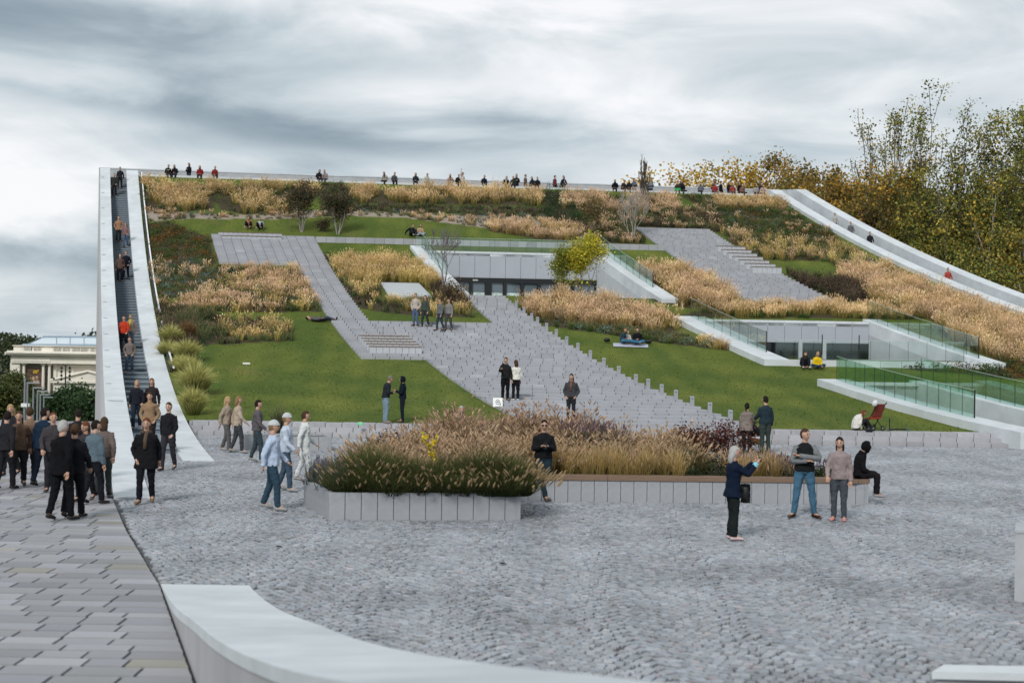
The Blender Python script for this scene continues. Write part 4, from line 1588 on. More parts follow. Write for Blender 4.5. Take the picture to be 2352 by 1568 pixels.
def build_planting():
    st = lambda P, name, lab, cat: tag(P.build(name, VEG), lab, cat, kind='stuff')
    zF, zR = .45, .48
    # dark fountain grass mounds along the near planter
    labs = ['left', 'middle', 'right']
    for (x, y, h, r, lab) in ((-2.75, 28.2, .98, 1.0, 'wide dark green fountain grass at the left of the near planter'),
                              (-1.55, 28.3, .82, .95, 'dark fountain grass with brown seed heads in the middle of the near planter'),
                              (-.35, 28.4, .98, 1.0, 'dark fountain grass drooping over the right corner of the near planter')):
        P = Plants()
        for i_ in range(15):
            dx_ = (i_ % 5 - 2) * .25 + rng.uniform(-.1, .1)
            row = i_ // 5
            px_, py_ = x + dx_, y - .68 + row * .42 + rng.uniform(-.1, .1)
            fountain(P, [(px_, py_)], zF, h * (.62, .95, 1.05)[row] * (1.08 - .9 * dx_ * dx_), r * (.75, .66, .6)[row], 520, (.030, .046, .015), (.115, .125, .042), (.36, .26, .15), .025)
        o = P.build('fountain_grass', VEG, origin=(x, y, zF))
        o.location = (x, y, zF)
        tag(o, lab, 'fountain grass', 'fountain grass mounds in the near planter')
    # drooping seed heads at the right corner
    P = Plants()
    fountain(P, np.array([(.05, 28.1), (.15, 28.6), (-.1, 29.3), (0.0, 28.9)]), zF, .55, .8, 260, (.05, .05, .02), (.20, .16, .07), (.40, .285, .16), .35)
    st(P, 'fountain_grass', 'pale seed heads hanging over the right corner of the near planter', 'fountain grass')
    # grey lavender at the left corner
    P = Plants()
    pts = scatter(np.array([(-4.25, 29.7), (-3.35, 27.3), (-2.9, 28.6), (-3.4, 30.2)]), 16)
    k = np.repeat(np.arange(len(pts)), 60)
    az = rng.uniform(0, 6.28, len(k))
    root = np.c_[pts[k] + rng.normal(0, .08, (len(k), 2)), np.full(len(k), zF)]
    c = cvar((.10, .125, .115), len(k))
    tip = P.blades(root, rng.uniform(.2, .55, len(k)), az, rng.uniform(.05, .28, len(k)), .014, c * .6, c)
    s = rng.random(len(k)) < .2
    P.plumes(tip[s], .10, .022, az[s], cvar((.16, .13, .17), int(s.sum())), .2)
    st(P, 'lavender', 'grey lavender at the left corner of the near planter', 'lavender')
    # feathery tan grass massed behind
    P = Plants()
    pts = scatter(np.array([(-3.2, 29.4), (-.3, 29.8), (-.2, 31.4), (3.2, 33.0), (4.9, 34.5), (4.4, 36.2), (.2, 36.4), (-2.2, 35.8), (-3.0, 32.0)]), 4.2)
    for p in pts:
        far = (p[1] - 29.5) / 6.5
        fountain(P, [p], zR - .02, .80 + .22 * far + .12 * float(snoise(np.array([p[0]]), np.array([p[1]]), 2.0, 77)[0]),   .60, 260, (.08, .072, .028), (.32, .225, .11), (.50, .355, .235), .34)
    st(P, 'ornamental_grass', 'mass of tan feathery grass filling the planters behind the leaning man', 'grasses')
    # loose grasses with seed heads between the straw edge and the bank behind
    P = Plants()
    pts = scatter(np.array([(.3, 32.2), (4.6, 32.4), (4.2, 34.2), (.4, 34.0)]), 4.5)
    fountain(P, pts, zR, .85, .5, 190, (.06, .065, .024), (.30, .225, .10), (.50, .36, .23), .25)
    st(P, 'ornamental_grass', 'loose seed-headed grass in the middle of the long planter', 'grasses')
    # higher bank behind (seen above the front ones)
    P = Plants()
    pts = scatter(np.array([(-1.6, 34.2), (1.8, 34.4), (2.4, 36.6), (-1.9, 36.4)]), 5.0)
    fountain(P, pts, zR, 1.28, .6, 230, (.075, .075, .028), (.28, .195, .105), (.46, .31, .215), .34)
    st(P, 'ornamental_grass', 'tallest brownish plumes at the back of the planter below the couple on the stairs', 'grasses')
    # dark green and violet patch at the back
    P = Plants()
    pts = scatter(np.array([(1.4, 33.2), (2.9, 33.6), (2.7, 35.4), (1.2, 35.2)]), 9)
    k = np.repeat(np.arange(len(pts)), 60)
    az = rng.uniform(0, 6.28, len(k))
    root = np.c_[pts[k] + rng.normal(0, .1, (len(k), 2)), np.full(len(k), zR)]
    c = cvar((.035, .06, .022), len(k))
    tip = P.blades(root, rng.uniform(.5, 1.05, len(k)), az, rng.uniform(.03, .25, len(k)), .016, c * .6, c)
    s = rng.random(len(k)) < .25
    P.plumes(tip[s], .14, .026, az[s], cvar((.13, .09, .13), int(s.sum())), .15)
    st(P, 'perennial', 'dark green salvia patch with violet spikes at the back of the planter', 'salvia')
    # low dark hebe mass behind the dark mounds on the left
    P = Plants()
    pts = scatter(np.array([(-3.5, 32.6), (-1.5, 32.8), (-1.2, 35.8), (-3.3, 36.0)]), 8)
    cover(P, pts, zc(zR), [(.07, .05, .04), (.045, .06, .03), (.06, .035, .03)], .55, .06, 80, .34)
    fountain(P, pts[:10], zR, .6, .4, 150, (.03, .045, .015), (.12, .12, .04), (.3, .22, .14), .1)
    st(P, 'groundcover', 'reddish brown low shrubs at the back left of the planter', 'shrubs')
    # upright straw grass along the timber edge
    P = Plants()
    for (x0, x1, hh, cc) in ((.35, 2.15, .62, (.66, .46, .20)), (2.25, 3.9, .66, (.60, .42, .18)), (4.9, 6.15, .60, (.58, .38, .18)), (6.15, 6.5, .5, (.58, .42, .25))):
        pts = scatter(np.array([(x0, 31.45), (x1, 31.5), (x1 - .2, 32.5), (x0 - .1, 32.5)]), 13)
        k = np.repeat(np.arange(len(pts)), 110)
        n = len(k)
        az = rng.uniform(0, 6.28, n)
        root = np.c_[pts[k] + rng.normal(0, .05, (n, 2)), np.full(n, zR)]
        tn = np.repeat(np.clip(1 + rng.normal(0, .15, len(pts)), .6, 1.5), 110)[:, None]
        c1 = np.asarray(cc)[None] * tn * np.clip(1 + rng.normal(0, .18, (n, 1)), .5, 1.6)
        c0 = np.array([(.18, .15, .045)]) * tn
        hh_ = hh * np.clip(1 + .3 * snoise(root[:, 0], root[:, 1], .8, 61), .5, 1.5)
        tip = P.blades(root, hh_ * rng.uniform(.5, 1.1, n), az, rng.uniform(.05, .38, n), .010, c0 + 0 * c1, c1)
        s = rng.random(n) < .16
        P.plumes(tip[s], .12, .02, az[s], cvar((.50, .37, .24), int(s.sum())), .3)
    st(P, 'ornamental_grass', 'upright straw grass behind the timber edge of the long planter', 'grasses')
    P = Plants()
    pts = scatter(np.array([(3.75, 31.45), (5.0, 31.5), (4.9, 32.4), (3.8, 32.3)]), 16)
    cover(P, pts, zc(zR), [(.03, .05, .02), (.05, .07, .03), (.025, .035, .016)], .5, .05, 90, .25)
    st(P, 'perennial', 'dark green leafy patch in front of the red shrub', 'perennials')
    P = Plants()
    pts = scatter(np.array([(6.2, 31.5), (7.35, 31.55), (6.5, 34.5), (5.5, 34.4)]), 13)
    cover(P, pts, zc(zR), [(.03, .05, .02), (.045, .065, .026), (.026, .036, .016)], .24, .05, 80, .24)
    k = np.repeat(np.arange(len(pts)), 14)
    az = rng.uniform(0, 6.28, len(k))
    root = np.c_[pts[k] + rng.normal(0, .15, (len(k), 2)), np.full(len(k), zR + .08)]
    c = cvar((.07, .06, .05), len(k))
    tip = P.blades(root, rng.uniform(.16, .34, len(k)), az, .1, .012, c, c)
    P.plumes(tip, .10, .022, az, cvar((.12, .085, .11), len(k)), .15)
    st(P, 'perennial', 'dark green perennials with violet spikes behind the woman taking a picture', 'salvia')
    P = Plants()
    pts = scatter(np.array([(7.0, 31.55), (7.75, 31.6), (7.4, 32.8), (6.9, 32.8)]), 22)
    cover(P, pts, zc(zR), [(.06, .085, .03), (.04, .06, .02), (.10, .10, .05)], .2, .05, 50, .2)
    st(P, 'groundcover', 'low green cover at the right end of the long planter', 'ground cover')
    # thin stems in the small planter
    g = gnd(560, 1020)
    clump('grass_clump', 'thin grey green plant in the small planter by the front steps', 'grass clump', (g[0] + 1.0, g[1] + .8, .35), 1.0, .35, 160, (.05, .06, .03), (.14, .14, .08), droop=.1)


build_planting()


# ------------------------------------------------------------------ trees and shrubs
def branches(p, d, length, r, depth, spread, segs, tips, up=.12, kids=(2, 4), shrink=.68, wob=.12, rmin=.004, mids=None):
    n = 4
    pts, rad = [p], [r]
    dirv = d / np.linalg.norm(d)
    for i in range(n):
        dirv = dirv + rng.normal(0, wob, 3) + np.array([0, 0, up])
        dirv /= np.linalg.norm(dirv)
        pts.append(pts[-1] + dirv * length / n)
        rad.append(max(rmin, r * (1 - .42 * (i + 1) / n)))
    segs.append((np.array(pts), np.array(rad), depth))
    if depth == 0:
        tips.append(pts[-1])
        tips.append(pts[-2])
        return
    if mids is not None:
        mids.append(pts[-1])
    k = rng.integers(kids[0], kids[1] + 1)
    for j in range(k):
        f = rng.uniform(.45, 1.0) if j else 1.0
        i = min(n, max(1, int(round(f * n))))
        a = rng.normal(0, 1, 3)
        a -= dirv * a.dot(dirv)
        a /= np.linalg.norm(a) + 1e-6
        s = spread * rng.uniform(.6, 1.25) * (.55 if j == 0 else 1)
        nd = dirv * math.cos(s) + a * math.sin(s)
        branches(pts[i], nd, length * shrink * rng.uniform(.8, 1.2), rad[i] * (.8 if j == 0 else .62), depth - 1, spread, segs, tips, up, kids, shrink, wob, rmin, mids)


def plant_tree(name, label, cat, base, height, stems, depth, spread, bark, leaf=None, group=None, trunk_r=.12, up=.1, kids=(2, 4), first=.36, shrink=.7, base_spread=.25, wob=.1, rmin=.004, width=1.0):
    """leaf: dict(n, size, cols, rad, up)"""
    global rng
    keep_rng, rng = rng, np.random.default_rng(zlib.crc32(label.encode()))
    base = np.asarray(base, float)
    root = tag(empty(name, base), label, cat, group)
    segs, tips, mids = [], [], []
    for s in range(stems):
        a = rng.uniform(0, 6.28)
        d = np.array([math.cos(a) * base_spread, math.sin(a) * base_spread, 1.0])
        off = np.array([math.cos(a), math.sin(a), 0]) * (.08 * trunk_r / .05 if stems > 1 else 0)
        branches(off + (0, 0, -.1), d, height * first * rng.uniform(.85, 1.1), trunk_r * rng.uniform(.8, 1.1), depth, spread, segs, tips, up, kids, shrink, wob, rmin, mids)
    # keep the crown over its foot
    cen = np.mean(np.array(tips)[:, :2], 0)
    zc0 = max(1e-6, float(np.mean(np.array(tips)[:, 2])))
    shear = lambda a: a - np.c_[np.outer(np.clip(a[:, 2], 0, None) / zc0, cen), np.zeros(len(a))]
    segs = [(shear(s[0]), s[1], s[2]) for s in segs]
    tips = list(shear(np.array(tips)))
    mids = list(shear(np.array(mids))) if mids else mids
    allp = np.concatenate([s[0] for s in segs])
    zmax = allp[:, 2].max()
    f = height / zmax
    sc_ = np.array([f * width, f * width, f])
    M = MB()
    for pts, rad, dp in segs:
        M.tube(pts * sc_, rad, 7 if dp >= depth - 1 else (5 if dp > 0 else 3), cap=False)
    M.build('trunk', bark, root, smooth=True)
    if leaf:
        P = Plants()
        T = np.array(tips) * sc_
        if leaf.get('mids'):
            T = np.concatenate([T, np.array(mids) * sc_])
        if leaf.get('zmin'):
            T = T[T[:, 2] > leaf['zmin'] * height]
        k = rng.integers(0, len(T), leaf['n'])
        pos = T[k] + rng.normal(0, leaf['rad'], (leaf['n'], 3)) * (1, 1, .8)
        cc = np.asarray(leaf['cols'])
        tipc = rng.integers(0, len(cc), len(T))
        tb = np.clip(1 + rng.normal(0, .25, len(T)), .5, 1.6)
        c = cc[np.where(rng.random(leaf['n']) < .6, tipc[k], rng.integers(0, len(cc), leaf['n']))] * tb[k][:, None] * np.clip(1 + rng.normal(0, .2, (leaf['n'], 1)), .5, 1.6)
        P.leaves(pos, leaf['size'] * rng.uniform(.6, 1.35, leaf['n']), c, .4, .75)
        P.build('crown', LEAF, root)
    rng = keep_rng
    return root


AUT = [(0.236, 0.213, 0.051), (0.378, 0.261, 0.047), (0.166, 0.177, 0.047), (0.472, 0.308, 0.051), (0.119, 0.142, 0.043)]
AUTG = [(0.201, 0.224, 0.051), (0.284, 0.261, 0.057), (0.130, 0.166, 0.047), (0.472, 0.366, 0.070), (0.107, 0.119, 0.038)]
ORA = [(0.378, 0.224, 0.051), (0.261, 0.177, 0.047), (0.472, 0.284, 0.051), (0.177, 0.142, 0.047), (0.142, 0.154, 0.047)]
YEL = [(0.525, 0.350, 0.044), (0.420, 0.263, 0.035), (0.280, 0.210, 0.035), (0.595, 0.385, 0.052)]
DGR = [(0.038, 0.074, 0.028), (0.052, 0.096, 0.035), (0.028, 0.052, 0.023)]
OGR = [(0.088, 0.114, 0.038), (0.061, 0.088, 0.032), (0.140, 0.131, 0.042), (0.114, 0.131, 0.045)]


def tree_at(x, ytop, ybase_z, d, *a, **k):
    top = at(x, ytop, d)
    return (top[0], d, ybase_z), top[2] - ybase_z


def build_trees():
    gz = lambda d: float(np.interp(d, [58, 64, 82, 90, 140, 420], [-.07, -.6, -6.2, -7, -7.5, -13.2]))

    def big(x, ytop, d, label, cols, n, size, rad, **kw):
        z = gz(d)
        top = at(x, ytop, d)
        args = dict(stems=1, depth=5, spread=.55, bark=BARK, trunk_r=.34, up=.14, kids=(2, 3), first=.30, shrink=.76, base_spread=.06, wob=.09, rmin=.032)
        lf = dict(n=n, size=size, cols=cols, rad=rad, mids=True)
        lf.update(kw.pop('leafx', {}))
        args.update(kw)
        plant_tree('tree', label, 'tree', (top[0], d, z), top[2] - z, leaf=lf, group='tall trees behind the right parapet', **args)
    big(1690, 366, 150, 'golden yellow tree top showing behind the right end of the rim', YEL, 34000, .32, .6, width=1.35, kids=(3, 3), spread=.65)
    big(1632, 380, 156, 'yellow tree crown left of the golden tree top behind the rim', YEL, 32000, .32, .6, width=1.35, kids=(3, 3), spread=.65)
    big(1750, 366, 153, 'amber tree crown right of the golden tree top behind the rim', YEL[1:3] + ORA[:2], 32000, .32, .6, width=1.3, kids=(3, 3), spread=.65)
    big(1870, 335, 141, 'orange brown autumn tree behind the top of the right parapet', ORA, 44000, .27, .55, width=1.4, kids=(3, 3))
    big(1955, 395, 136, 'rust brown tree half way down behind the right parapet', ORA, 36000, .27, .55, width=1.3, kids=(3, 3))
    big(2045, 272, 138, 'tall thinly leaved tree with bare upper twigs behind the right parapet', AUT, 3800, .20, .45, width=.7, stems=2, base_spread=.1, up=.2)
    big(2030, 420, 133, 'mid high olive tree between the rust brown and the tall trees', AUTG, 30000, .24, .5, width=1.1, stems=2, base_spread=.12, up=.18)
    big(2205, 210, 128, 'tallest yellow green tree with fine upright branches at the right', AUTG, 42000, .22, .42, stems=5, base_spread=.22, up=.2, width=.9, spread=.45)
    big(2300, 195, 126, 'second tall yellow green tree at the right edge', AUTG, 36000, .22, .42, stems=4, base_spread=.2, up=.2, width=.8, spread=.45)
    big(2115, 450, 124, 'lower dense tree filling the gap behind the right parapet', AUTG, 34000, .24, .5, width=1.1, stems=3, base_spread=.15, up=.18)
    big(2235, 500, 118, 'low olive tree behind the lower end of the right parapet', AUTG, 20000, .22, .5, width=.9, stems=3, base_spread=.15)
    big(2365, 330, 122, 'tree with pale trunk cut by the right picture edge', AUT, 10000, .24, .5, width=.8, bark=BARKP)
    big(2400, 190, 130, 'tree just outside the right edge reaching into the picture', AUTG, 16000, .24, .55)

    # left park trees
    def round_tree(x, ytop, d, label, cols, n, size, rad, w, **kw):
        z = gz(d)
        top = at(x, ytop, d)
        plant_tree('tree', label, 'tree', (top[0], d, z), top[2] - z, stems=1, depth=4, spread=.75, bark=BARK, trunk_r=.2, up=.05, kids=(3, 4), first=.26, shrink=.78, base_spread=.05, rmin=.01, width=w,
                   leaf=dict(n=n, size=size, cols=cols, rad=rad, mids=True), group='park trees left of the museum')
    round_tree(165, 898, 150, 'round dark green tree beside the museum wall', DGR, 30000, .28, .6, 1.2)
    round_tree(205, 906, 140, 'dark green tree tight against the museum wall', DGR, 14000, .28, .6, 1.1)
    round_tree(120, 922, 165, 'low dark tree between the flagpoles', DGR, 16000, .28, .6, 1.2)
    round_tree(40, 862, 170, 'olive green tree with pointed top at the left', OGR, 22000, .28, .5, .62)
    round_tree(6, 886, 165, 'olive tree cut by the left picture edge', OGR, 20000, .28, .55, .9)
    round_tree(70, 925, 178, 'olive tree behind the first flagpoles', OGR, 16000, .28, .55, 1.0)
    round_tree(-50, 870, 175, 'olive tree outside the left edge', OGR, 14000, .28, .6, 1.1)

    # shrubs and small trees on the roof
    def on_roof(name, label, cat, x, yb, ytop, **kw):
        b = pick(x, yb)
        top = at(x, ytop, b[1])
        plant_tree(name, label, cat, b, top[2] - b[2], **kw)
    DK = [(.06, .068, .03), (.10, .068, .04), (.05, .075, .03), (.125, .085, .05)]
    on_roof('shrub', 'taller dark multi-stemmed tree on the upper lawn', 'small tree', 693, 532, 418, stems=6, depth=3, spread=.45, bark=BARKP, trunk_r=.04, base_spread=.3, up=.12, first=.4, kids=(2, 3), width=.95,
            leaf=dict(n=4600, size=.11, cols=DK, rad=.24, mids=True, zmin=.30), group='dark multi-stemmed small trees')
    on_roof('shrub', 'shorter dark multi-stemmed tree on the upper lawn', 'small tree', 776, 537, 440, stems=7, depth=3, spread=.45, bark=BARKP, trunk_r=.035, base_spread=.32, up=.12, first=.4, kids=(2, 3), width=1.1,
            leaf=dict(n=4600, size=.11, cols=DK, rad=.24, mids=True, zmin=.30), group='dark multi-stemmed small trees')
    on_roof('shrub', 'low dark bush between the two small trees', 'bush', 742, 532, 503, stems=6, depth=2, spread=.5, bark=BARK, trunk_r=.02, base_spread=.4,
            leaf=dict(n=1200, size=.09, cols=DK, rad=.15, mids=True))
    on_roof('shrub', 'thin brown sapling left of the small dark trees', 'sapling', 666, 532, 470, stems=3, depth=2, spread=.4, bark=BARK, trunk_r=.015, base_spread=.25,
            leaf=dict(n=500, size=.08, cols=[(.14, .08, .03), (.09, .06, .03)], rad=.12))
    on_roof('bare_tree', 'bare white-stemmed tree left of the right stairs', 'bare tree', 1452, 552, 425, stems=5, depth=4, spread=.38, bark=BARKP, trunk_r=.035, base_spread=.35, up=.14, first=.36, kids=(2, 3), rmin=.014, width=.95)
    on_roof('bare_tree', 'dark bare tree standing above the rim', 'bare tree', 1478, 470, 355, stems=6, depth=4, spread=.3, bark=BARK, trunk_r=.04, base_spread=.28, up=.2, first=.36, kids=(2, 3), rmin=.015, width=.8)
    on_roof('bare_tree', 'slender bare tree in front of the entrance wall', 'bare tree', 1018, 690, 515, stems=1, depth=4, spread=.5, bark=mat('young_bark', (.17, .15, .15), .8, .1, 5), trunk_r=.075, base_spread=.03, up=.14, first=.34, kids=(3, 4), rmin=.014, width=1.1)
    on_roof('shrub', 'rosy brown leafy shrub at the foot of the slender bare tree', 'shrub', 1035, 705, 640, stems=6, depth=2, spread=.5, bark=BARK, trunk_r=.02, base_spread=.4,
            leaf=dict(n=1600, size=.08, cols=[(.15, .09, .07), (.10, .07, .04), (.08, .075, .03)], rad=.2, mids=True))
    BIR = [(.55, .48, .05), (.44, .44, .06), (.66, .52, .05), (.30, .34, .05)]
    on_roof('birch', 'yellow green birch in front of the entrance', 'birch', 1338, 690, 540, stems=4, depth=4, spread=.36, bark=BARK, trunk_r=.035, base_spread=.16, up=.2, first=.34, kids=(2, 3), width=1.15,
            leaf=dict(n=15000, size=.10, cols=BIR, rad=.24, mids=True, zmin=.12))
    on_roof('birch', 'smaller greener birch left of the yellow one', 'birch', 1290, 688, 572, stems=3, depth=3, spread=.36, bark=BARK, trunk_r=.025, base_spread=.16, up=.2, first=.36, kids=(2, 3), width=.9,
            leaf=dict(n=5200, size=.10, cols=[(.24, .28, .05), (.36, .34, .05), (.18, .22, .05)], rad=.2, mids=True))
    on_roof('shrub', 'brownish young tree above the birch', 'sapling', 1362, 545, 455, stems=3, depth=3, spread=.36, bark=BARK, trunk_r=.02, base_spread=.22, up=.15,
            leaf=dict(n=1400, size=.10, cols=[(.16, .11, .04), (.12, .10, .04), (.20, .14, .05)], rad=.2, mids=True))
    # red shrub and yellow stalk in the planters
    RED = [(.12, .035, .03), (.085, .025, .022), (.16, .06, .04), (.06, .02, .02)]
    b = np.array([4.75, 34.0, .48])
    plant_tree('shrub', 'dark red leaved shrub in the long planter', 'shrub', b, 1.12, 9, 2, .55, BARK, leaf=dict(n=2600, size=.055, cols=RED, rad=.11, mids=True), trunk_r=.014, base_spread=.6, first=.45, width=1.25)
    plant_tree('shrub', 'small red-leaved bush right of the red shrub', 'shrub', (5.35, 34.4, .48), .6, 5, 2, .55, BARK, leaf=dict(n=500, size=.05, cols=RED, rad=.12, mids=True), trunk_r=.01, base_spread=.5, first=.45, width=1.2)
    b = np.array([-1.64, 29.35, .45])
    rt_ = tag(empty('shrub', b), 'thin stalk with bright yellow leaves in the near planter', 'shrub')
    MB().tube([(0, 0, 0), (.02, 0, .5), (-.05, 0, .9), (-.10, 0, 1.15)], [.014, .011, .008, .004], 5).build('stem', BARK, rt_)
    P = Plants()
    for dx, z, k in ((-.12, 1.0, 18), (.09, .93, 16), (-.03, .84, 16), (.02, .64, 18), (.07, .48, 14)):
        P.leaves(np.array([dx, 0, z]) + rng.normal(0, .04, (k, 3)), .085, cvar((.66, .50, .03), k), .3, .8)
    P.build('leaves', LEAF, rt_)
    b = gnd(930, 985)
    P = Plants()
    rt_ = tag(empty('shrub', (-2.75, 36.4, .48)), 'rusty orange seedling stalks behind the back edge of the planter', 'shrub')
    for i in range(12):
        x0, y0, h = rng.uniform(-.7, .9), rng.uniform(-.3, .3), rng.uniform(.5, 1.05)
        P.leaves(np.array([[x0, y0, h * f] for f in np.linspace(.25, 1, 26)]) + rng.normal(0, .045, (26, 3)), .06, cvar((.30, .14, .07), 26), .3, .6)
    P.build('stalks', VEG, rt_)


build_trees()
# ------------------------------------------------------------------ old museum and street furniture far on the left
def build_old_museum():
    D = 420.0
    root = tag(empty('old_building', at(110, 900, D)), 'cream neoclassical building with columns and a glass roof, far left', 'building')
    o = np.array(root.location)

    def X(x, y=840):
        return at(x, y, D)[0]

    def Zz(y, x=110):
        return at(x, y, D)[2]

    def bx(name, x0, x1, y_top, y_bot, d0, d1, m=FACAD, par=None):
        M = MB().box(X(x0), X(x1), D + d0, D + d1, Zz(y_bot), Zz(y_top))
        base = np.array(root.location)
        V = np.concatenate(M.V) - base
        return mobj(name, V, M.P, m, par or root)
    # main wall, recessed loggia on the left
    bx('wall', 122, 300, 834, 935, 0, 30)
    bx('wall', 30, 52, 834, 935, -2.5, 30)
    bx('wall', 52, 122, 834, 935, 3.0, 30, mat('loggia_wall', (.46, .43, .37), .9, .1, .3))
    bx('entablature', 33, 300, 815, 834, -3.2, 30)
    bx('frieze', 36, 124, 820, 830, -3.4, -3.2)
    for i, (y0, y1, d) in enumerate(((811.5, 815.2, -5.0), (808.5, 811.4, -5.6), (806.0, 808.4, -4.6))):
        bx('cornice', 24 + 2 * i, 300, y0, y1, d, 30)
    M = MB()
    for x in np.arange(30, 300, 3.2):
        M.box(X(x), X(x + 1.6), D - 4.6, D - 3.2, Zz(816.6), Zz(815.2))
    V = np.concatenate(M.V) - o
    tag(mobj('dentils', V, M.P, FACAD, root), kind='stuff')
    bx('attic', 38, 300, 795, 806, -2.8, 30)
    bx('attic_cap', 36, 300, 793.5, 795, -3.4, 30)
    # balustrade openings of the attic: their shade painted as black plates behind the balusters
    for x0, x1 in ((62, 80), (84, 101), (129, 146), (149.5, 166), (172, 189), (191.5, 208), (213, 232)):
        bx('balustrade_shade', x0, x1, 797.5, 804.5, -2.95, -2.8, BLACK)
        for x in np.arange(x0 + .8, x1 - .8, 2.9):
            bx('baluster', x, x + 1.3, 797.5, 804.5, -3.15, -2.95)
    # columns
    for x in (59, 103.5, 117.5):
        p = at(x, 865, D)
        M = MB().tube([(p[0], D - 1.6, Zz(938)), (p[0], D - 1.6, Zz(870)), (p[0], D - 1.6, Zz(838))], [.46, .45, .38], 12)
        M.box(p[0] - .62, p[0] + .62, D - 2.2, D - 1.0, Zz(838), Zz(834.2))
        V = np.concatenate(M.V) - o
        mobj('column', V, M.P, FACAD, root, smooth=False)
    # pilaster and wall panels right of the columns
    bx('pilaster', 124, 131, 834, 935, -.5, 0)
    bx('pilaster', 166, 170, 842, 935, -.3, 0)
    bx('string_course', 131, 300, 838, 840, -.5, 0)
    M = MB()
    for k in range(9):
        x = 138 + 10 * k
        M.tube([(X(x), D - .2, Zz(842)), (X(x + 2.5), D - .35, Zz(845)), (X(x + 5), D - .4, Zz(846.2)), (X(x + 7.5), D - .35, Zz(845)), (X(x + 10), D - .2, Zz(842))], .12, 5)
    V = np.concatenate(M.V) - o
    tag(mobj('garland', V, M.P, FACAD, root), kind='stuff')
    # portal with pediment
    M = MB().add([(X(134), D - 6, Zz(873)), (X(300), D - 6, Zz(873)), (X(217), D - 6, Zz(851)), (X(134), D, Zz(873)), (X(300), D, Zz(873)), (X(217), D, Zz(851))],
                 [np.array([[0, 1, 2]]), np.array([[4, 3, 5]]), np.array([[1, 4, 5, 2], [3, 0, 2, 5]])])
    V = np.concatenate(M.V) - o
    mobj('pediment', V, M.P, FACAD, root)
    M = MB().tube([(X(132), D - 6.3, Zz(872)), (X(217), D - 6.3, Zz(850))], .42, 4).tube([(X(217), D - 6.3, Zz(850)), (X(302), D - 6.3, Zz(872))], .42, 4)
    V = np.concatenate(M.V) - o
    mobj('pediment_moulding', V, M.P, FACAD, root)
    bx('portal_cornice', 133, 301, 873, 877, -6.6, 0)
    bx('portal_wall', 138, 300, 877, 935, -5.5, 0)
    # glazed roof
    gl = mat('skylight_glass', (.60, .67, .72), .3, .06, .2)
    V = [at(52, 796, D + 2), at(300, 797, D + 2), at(300, 775, D + 14), at(100, 774, D + 14), at(300, 797, D + 30), at(52, 796, D + 30)]
    mobj('glass_roof', np.array(V) - o, [np.array([[0, 1, 2, 3], [5, 0, 3, 3]])[:1], np.array([[5, 0, 3]]), np.array([[4, 5, 3, 2]])], gl, root)
    M = MB()
    for a, b in (((52, 796), (100, 774)), ((130, 796.2), (130, 774.3)), ((161, 796.4), (161, 774.6)), ((193, 796.6), (193, 774.8))):
        M.tube([at(*a, D + 1.8), at(*b, D + 13.8)], .13, 4)
    M.tube([at(99, 773.5, D + 13.8), at(300, 775.5, D + 13.8)], .38, 4)
    M.tube([at(52, 793, D + 1.6), at(300, 794, D + 1.6)], .5, 4)
    V = np.concatenate(M.V) - o
    tag(mobj('roof_bar', V, M.P, mat('roof_bar', (.24, .31, .37), .5, .1, 1), root), kind='stuff')
    # banner between the columns
    br = tag(empty('banner', at(80.5, 862, D - 1)), 'dark exhibition banner with small yellow letters hung between columns', 'banner')
    ob = np.array(br.location)
    c0, c1 = at(63, 845, D - .9), at(98.5, 891, D - .9)
    m = mat('banner_print', (.10, .06, .045), .8, 1.1, .9)
    mobj('cloth', np.array([(c0[0], D - .9, c1[2]), (c1[0], D - .9, c1[2]), (c1[0], D - .9, c0[2]), (c0[0], D - .9, c0[2]), (c0[0], D - .8, c1[2]), (c1[0], D - .8, c1[2]), (c1[0], D - .8, c0[2]), (c0[0], D - .8, c0[2])]) - ob,
         [np.array([[0, 1, 2, 3], [5, 4, 7, 6], [1, 5, 6, 2], [4, 0, 3, 7], [3, 2, 6, 7], [4, 5, 1, 0]])], m, br)
    yl = mat('banner_yellow', (.75, .52, .05), .7, .05, 1)
    # the letter m and a small hook
    M = MB()
    for x0, x1, y0, y1 in ((76.4, 77.4, 850, 857.5), (79.2, 80.2, 850.6, 857.5), (82, 83, 850.6, 857.5), (76.4, 83, 850, 851.4), (84.4, 85.4, 849, 857.5), (84.4, 88.4, 849, 850.4), (83.6, 88.8, 852, 853.2)):
        a, b = at(x0, y0, D - 1.05), at(x1, y1, D - 1.05)
        M.box(a[0], b[0], D - 1.08, D - .91, b[2], a[2])
    V = np.concatenate(M.V) - ob
    mobj('lettering', V, M.P, yl, br)
    # pale figures printed on the banner
    pm = mat('banner_figures', (.42, .30, .22), .8, .6, 1.5)
    M = MB()
    for x0, x1, y0, y1 in ((74, 79, 865, 872), (82, 87, 863, 871), (76, 90, 873, 880), (69, 73, 868, 880)):
        a, b = at(x0, y0, D - .95), at(x1, y1, D - .95)
        M.box(a[0], b[0], D - .96, D - .91, b[2], a[2])
    V = np.concatenate(M.V) - ob
    mobj('print', V, M.P, pm, br)


build_old_museum()


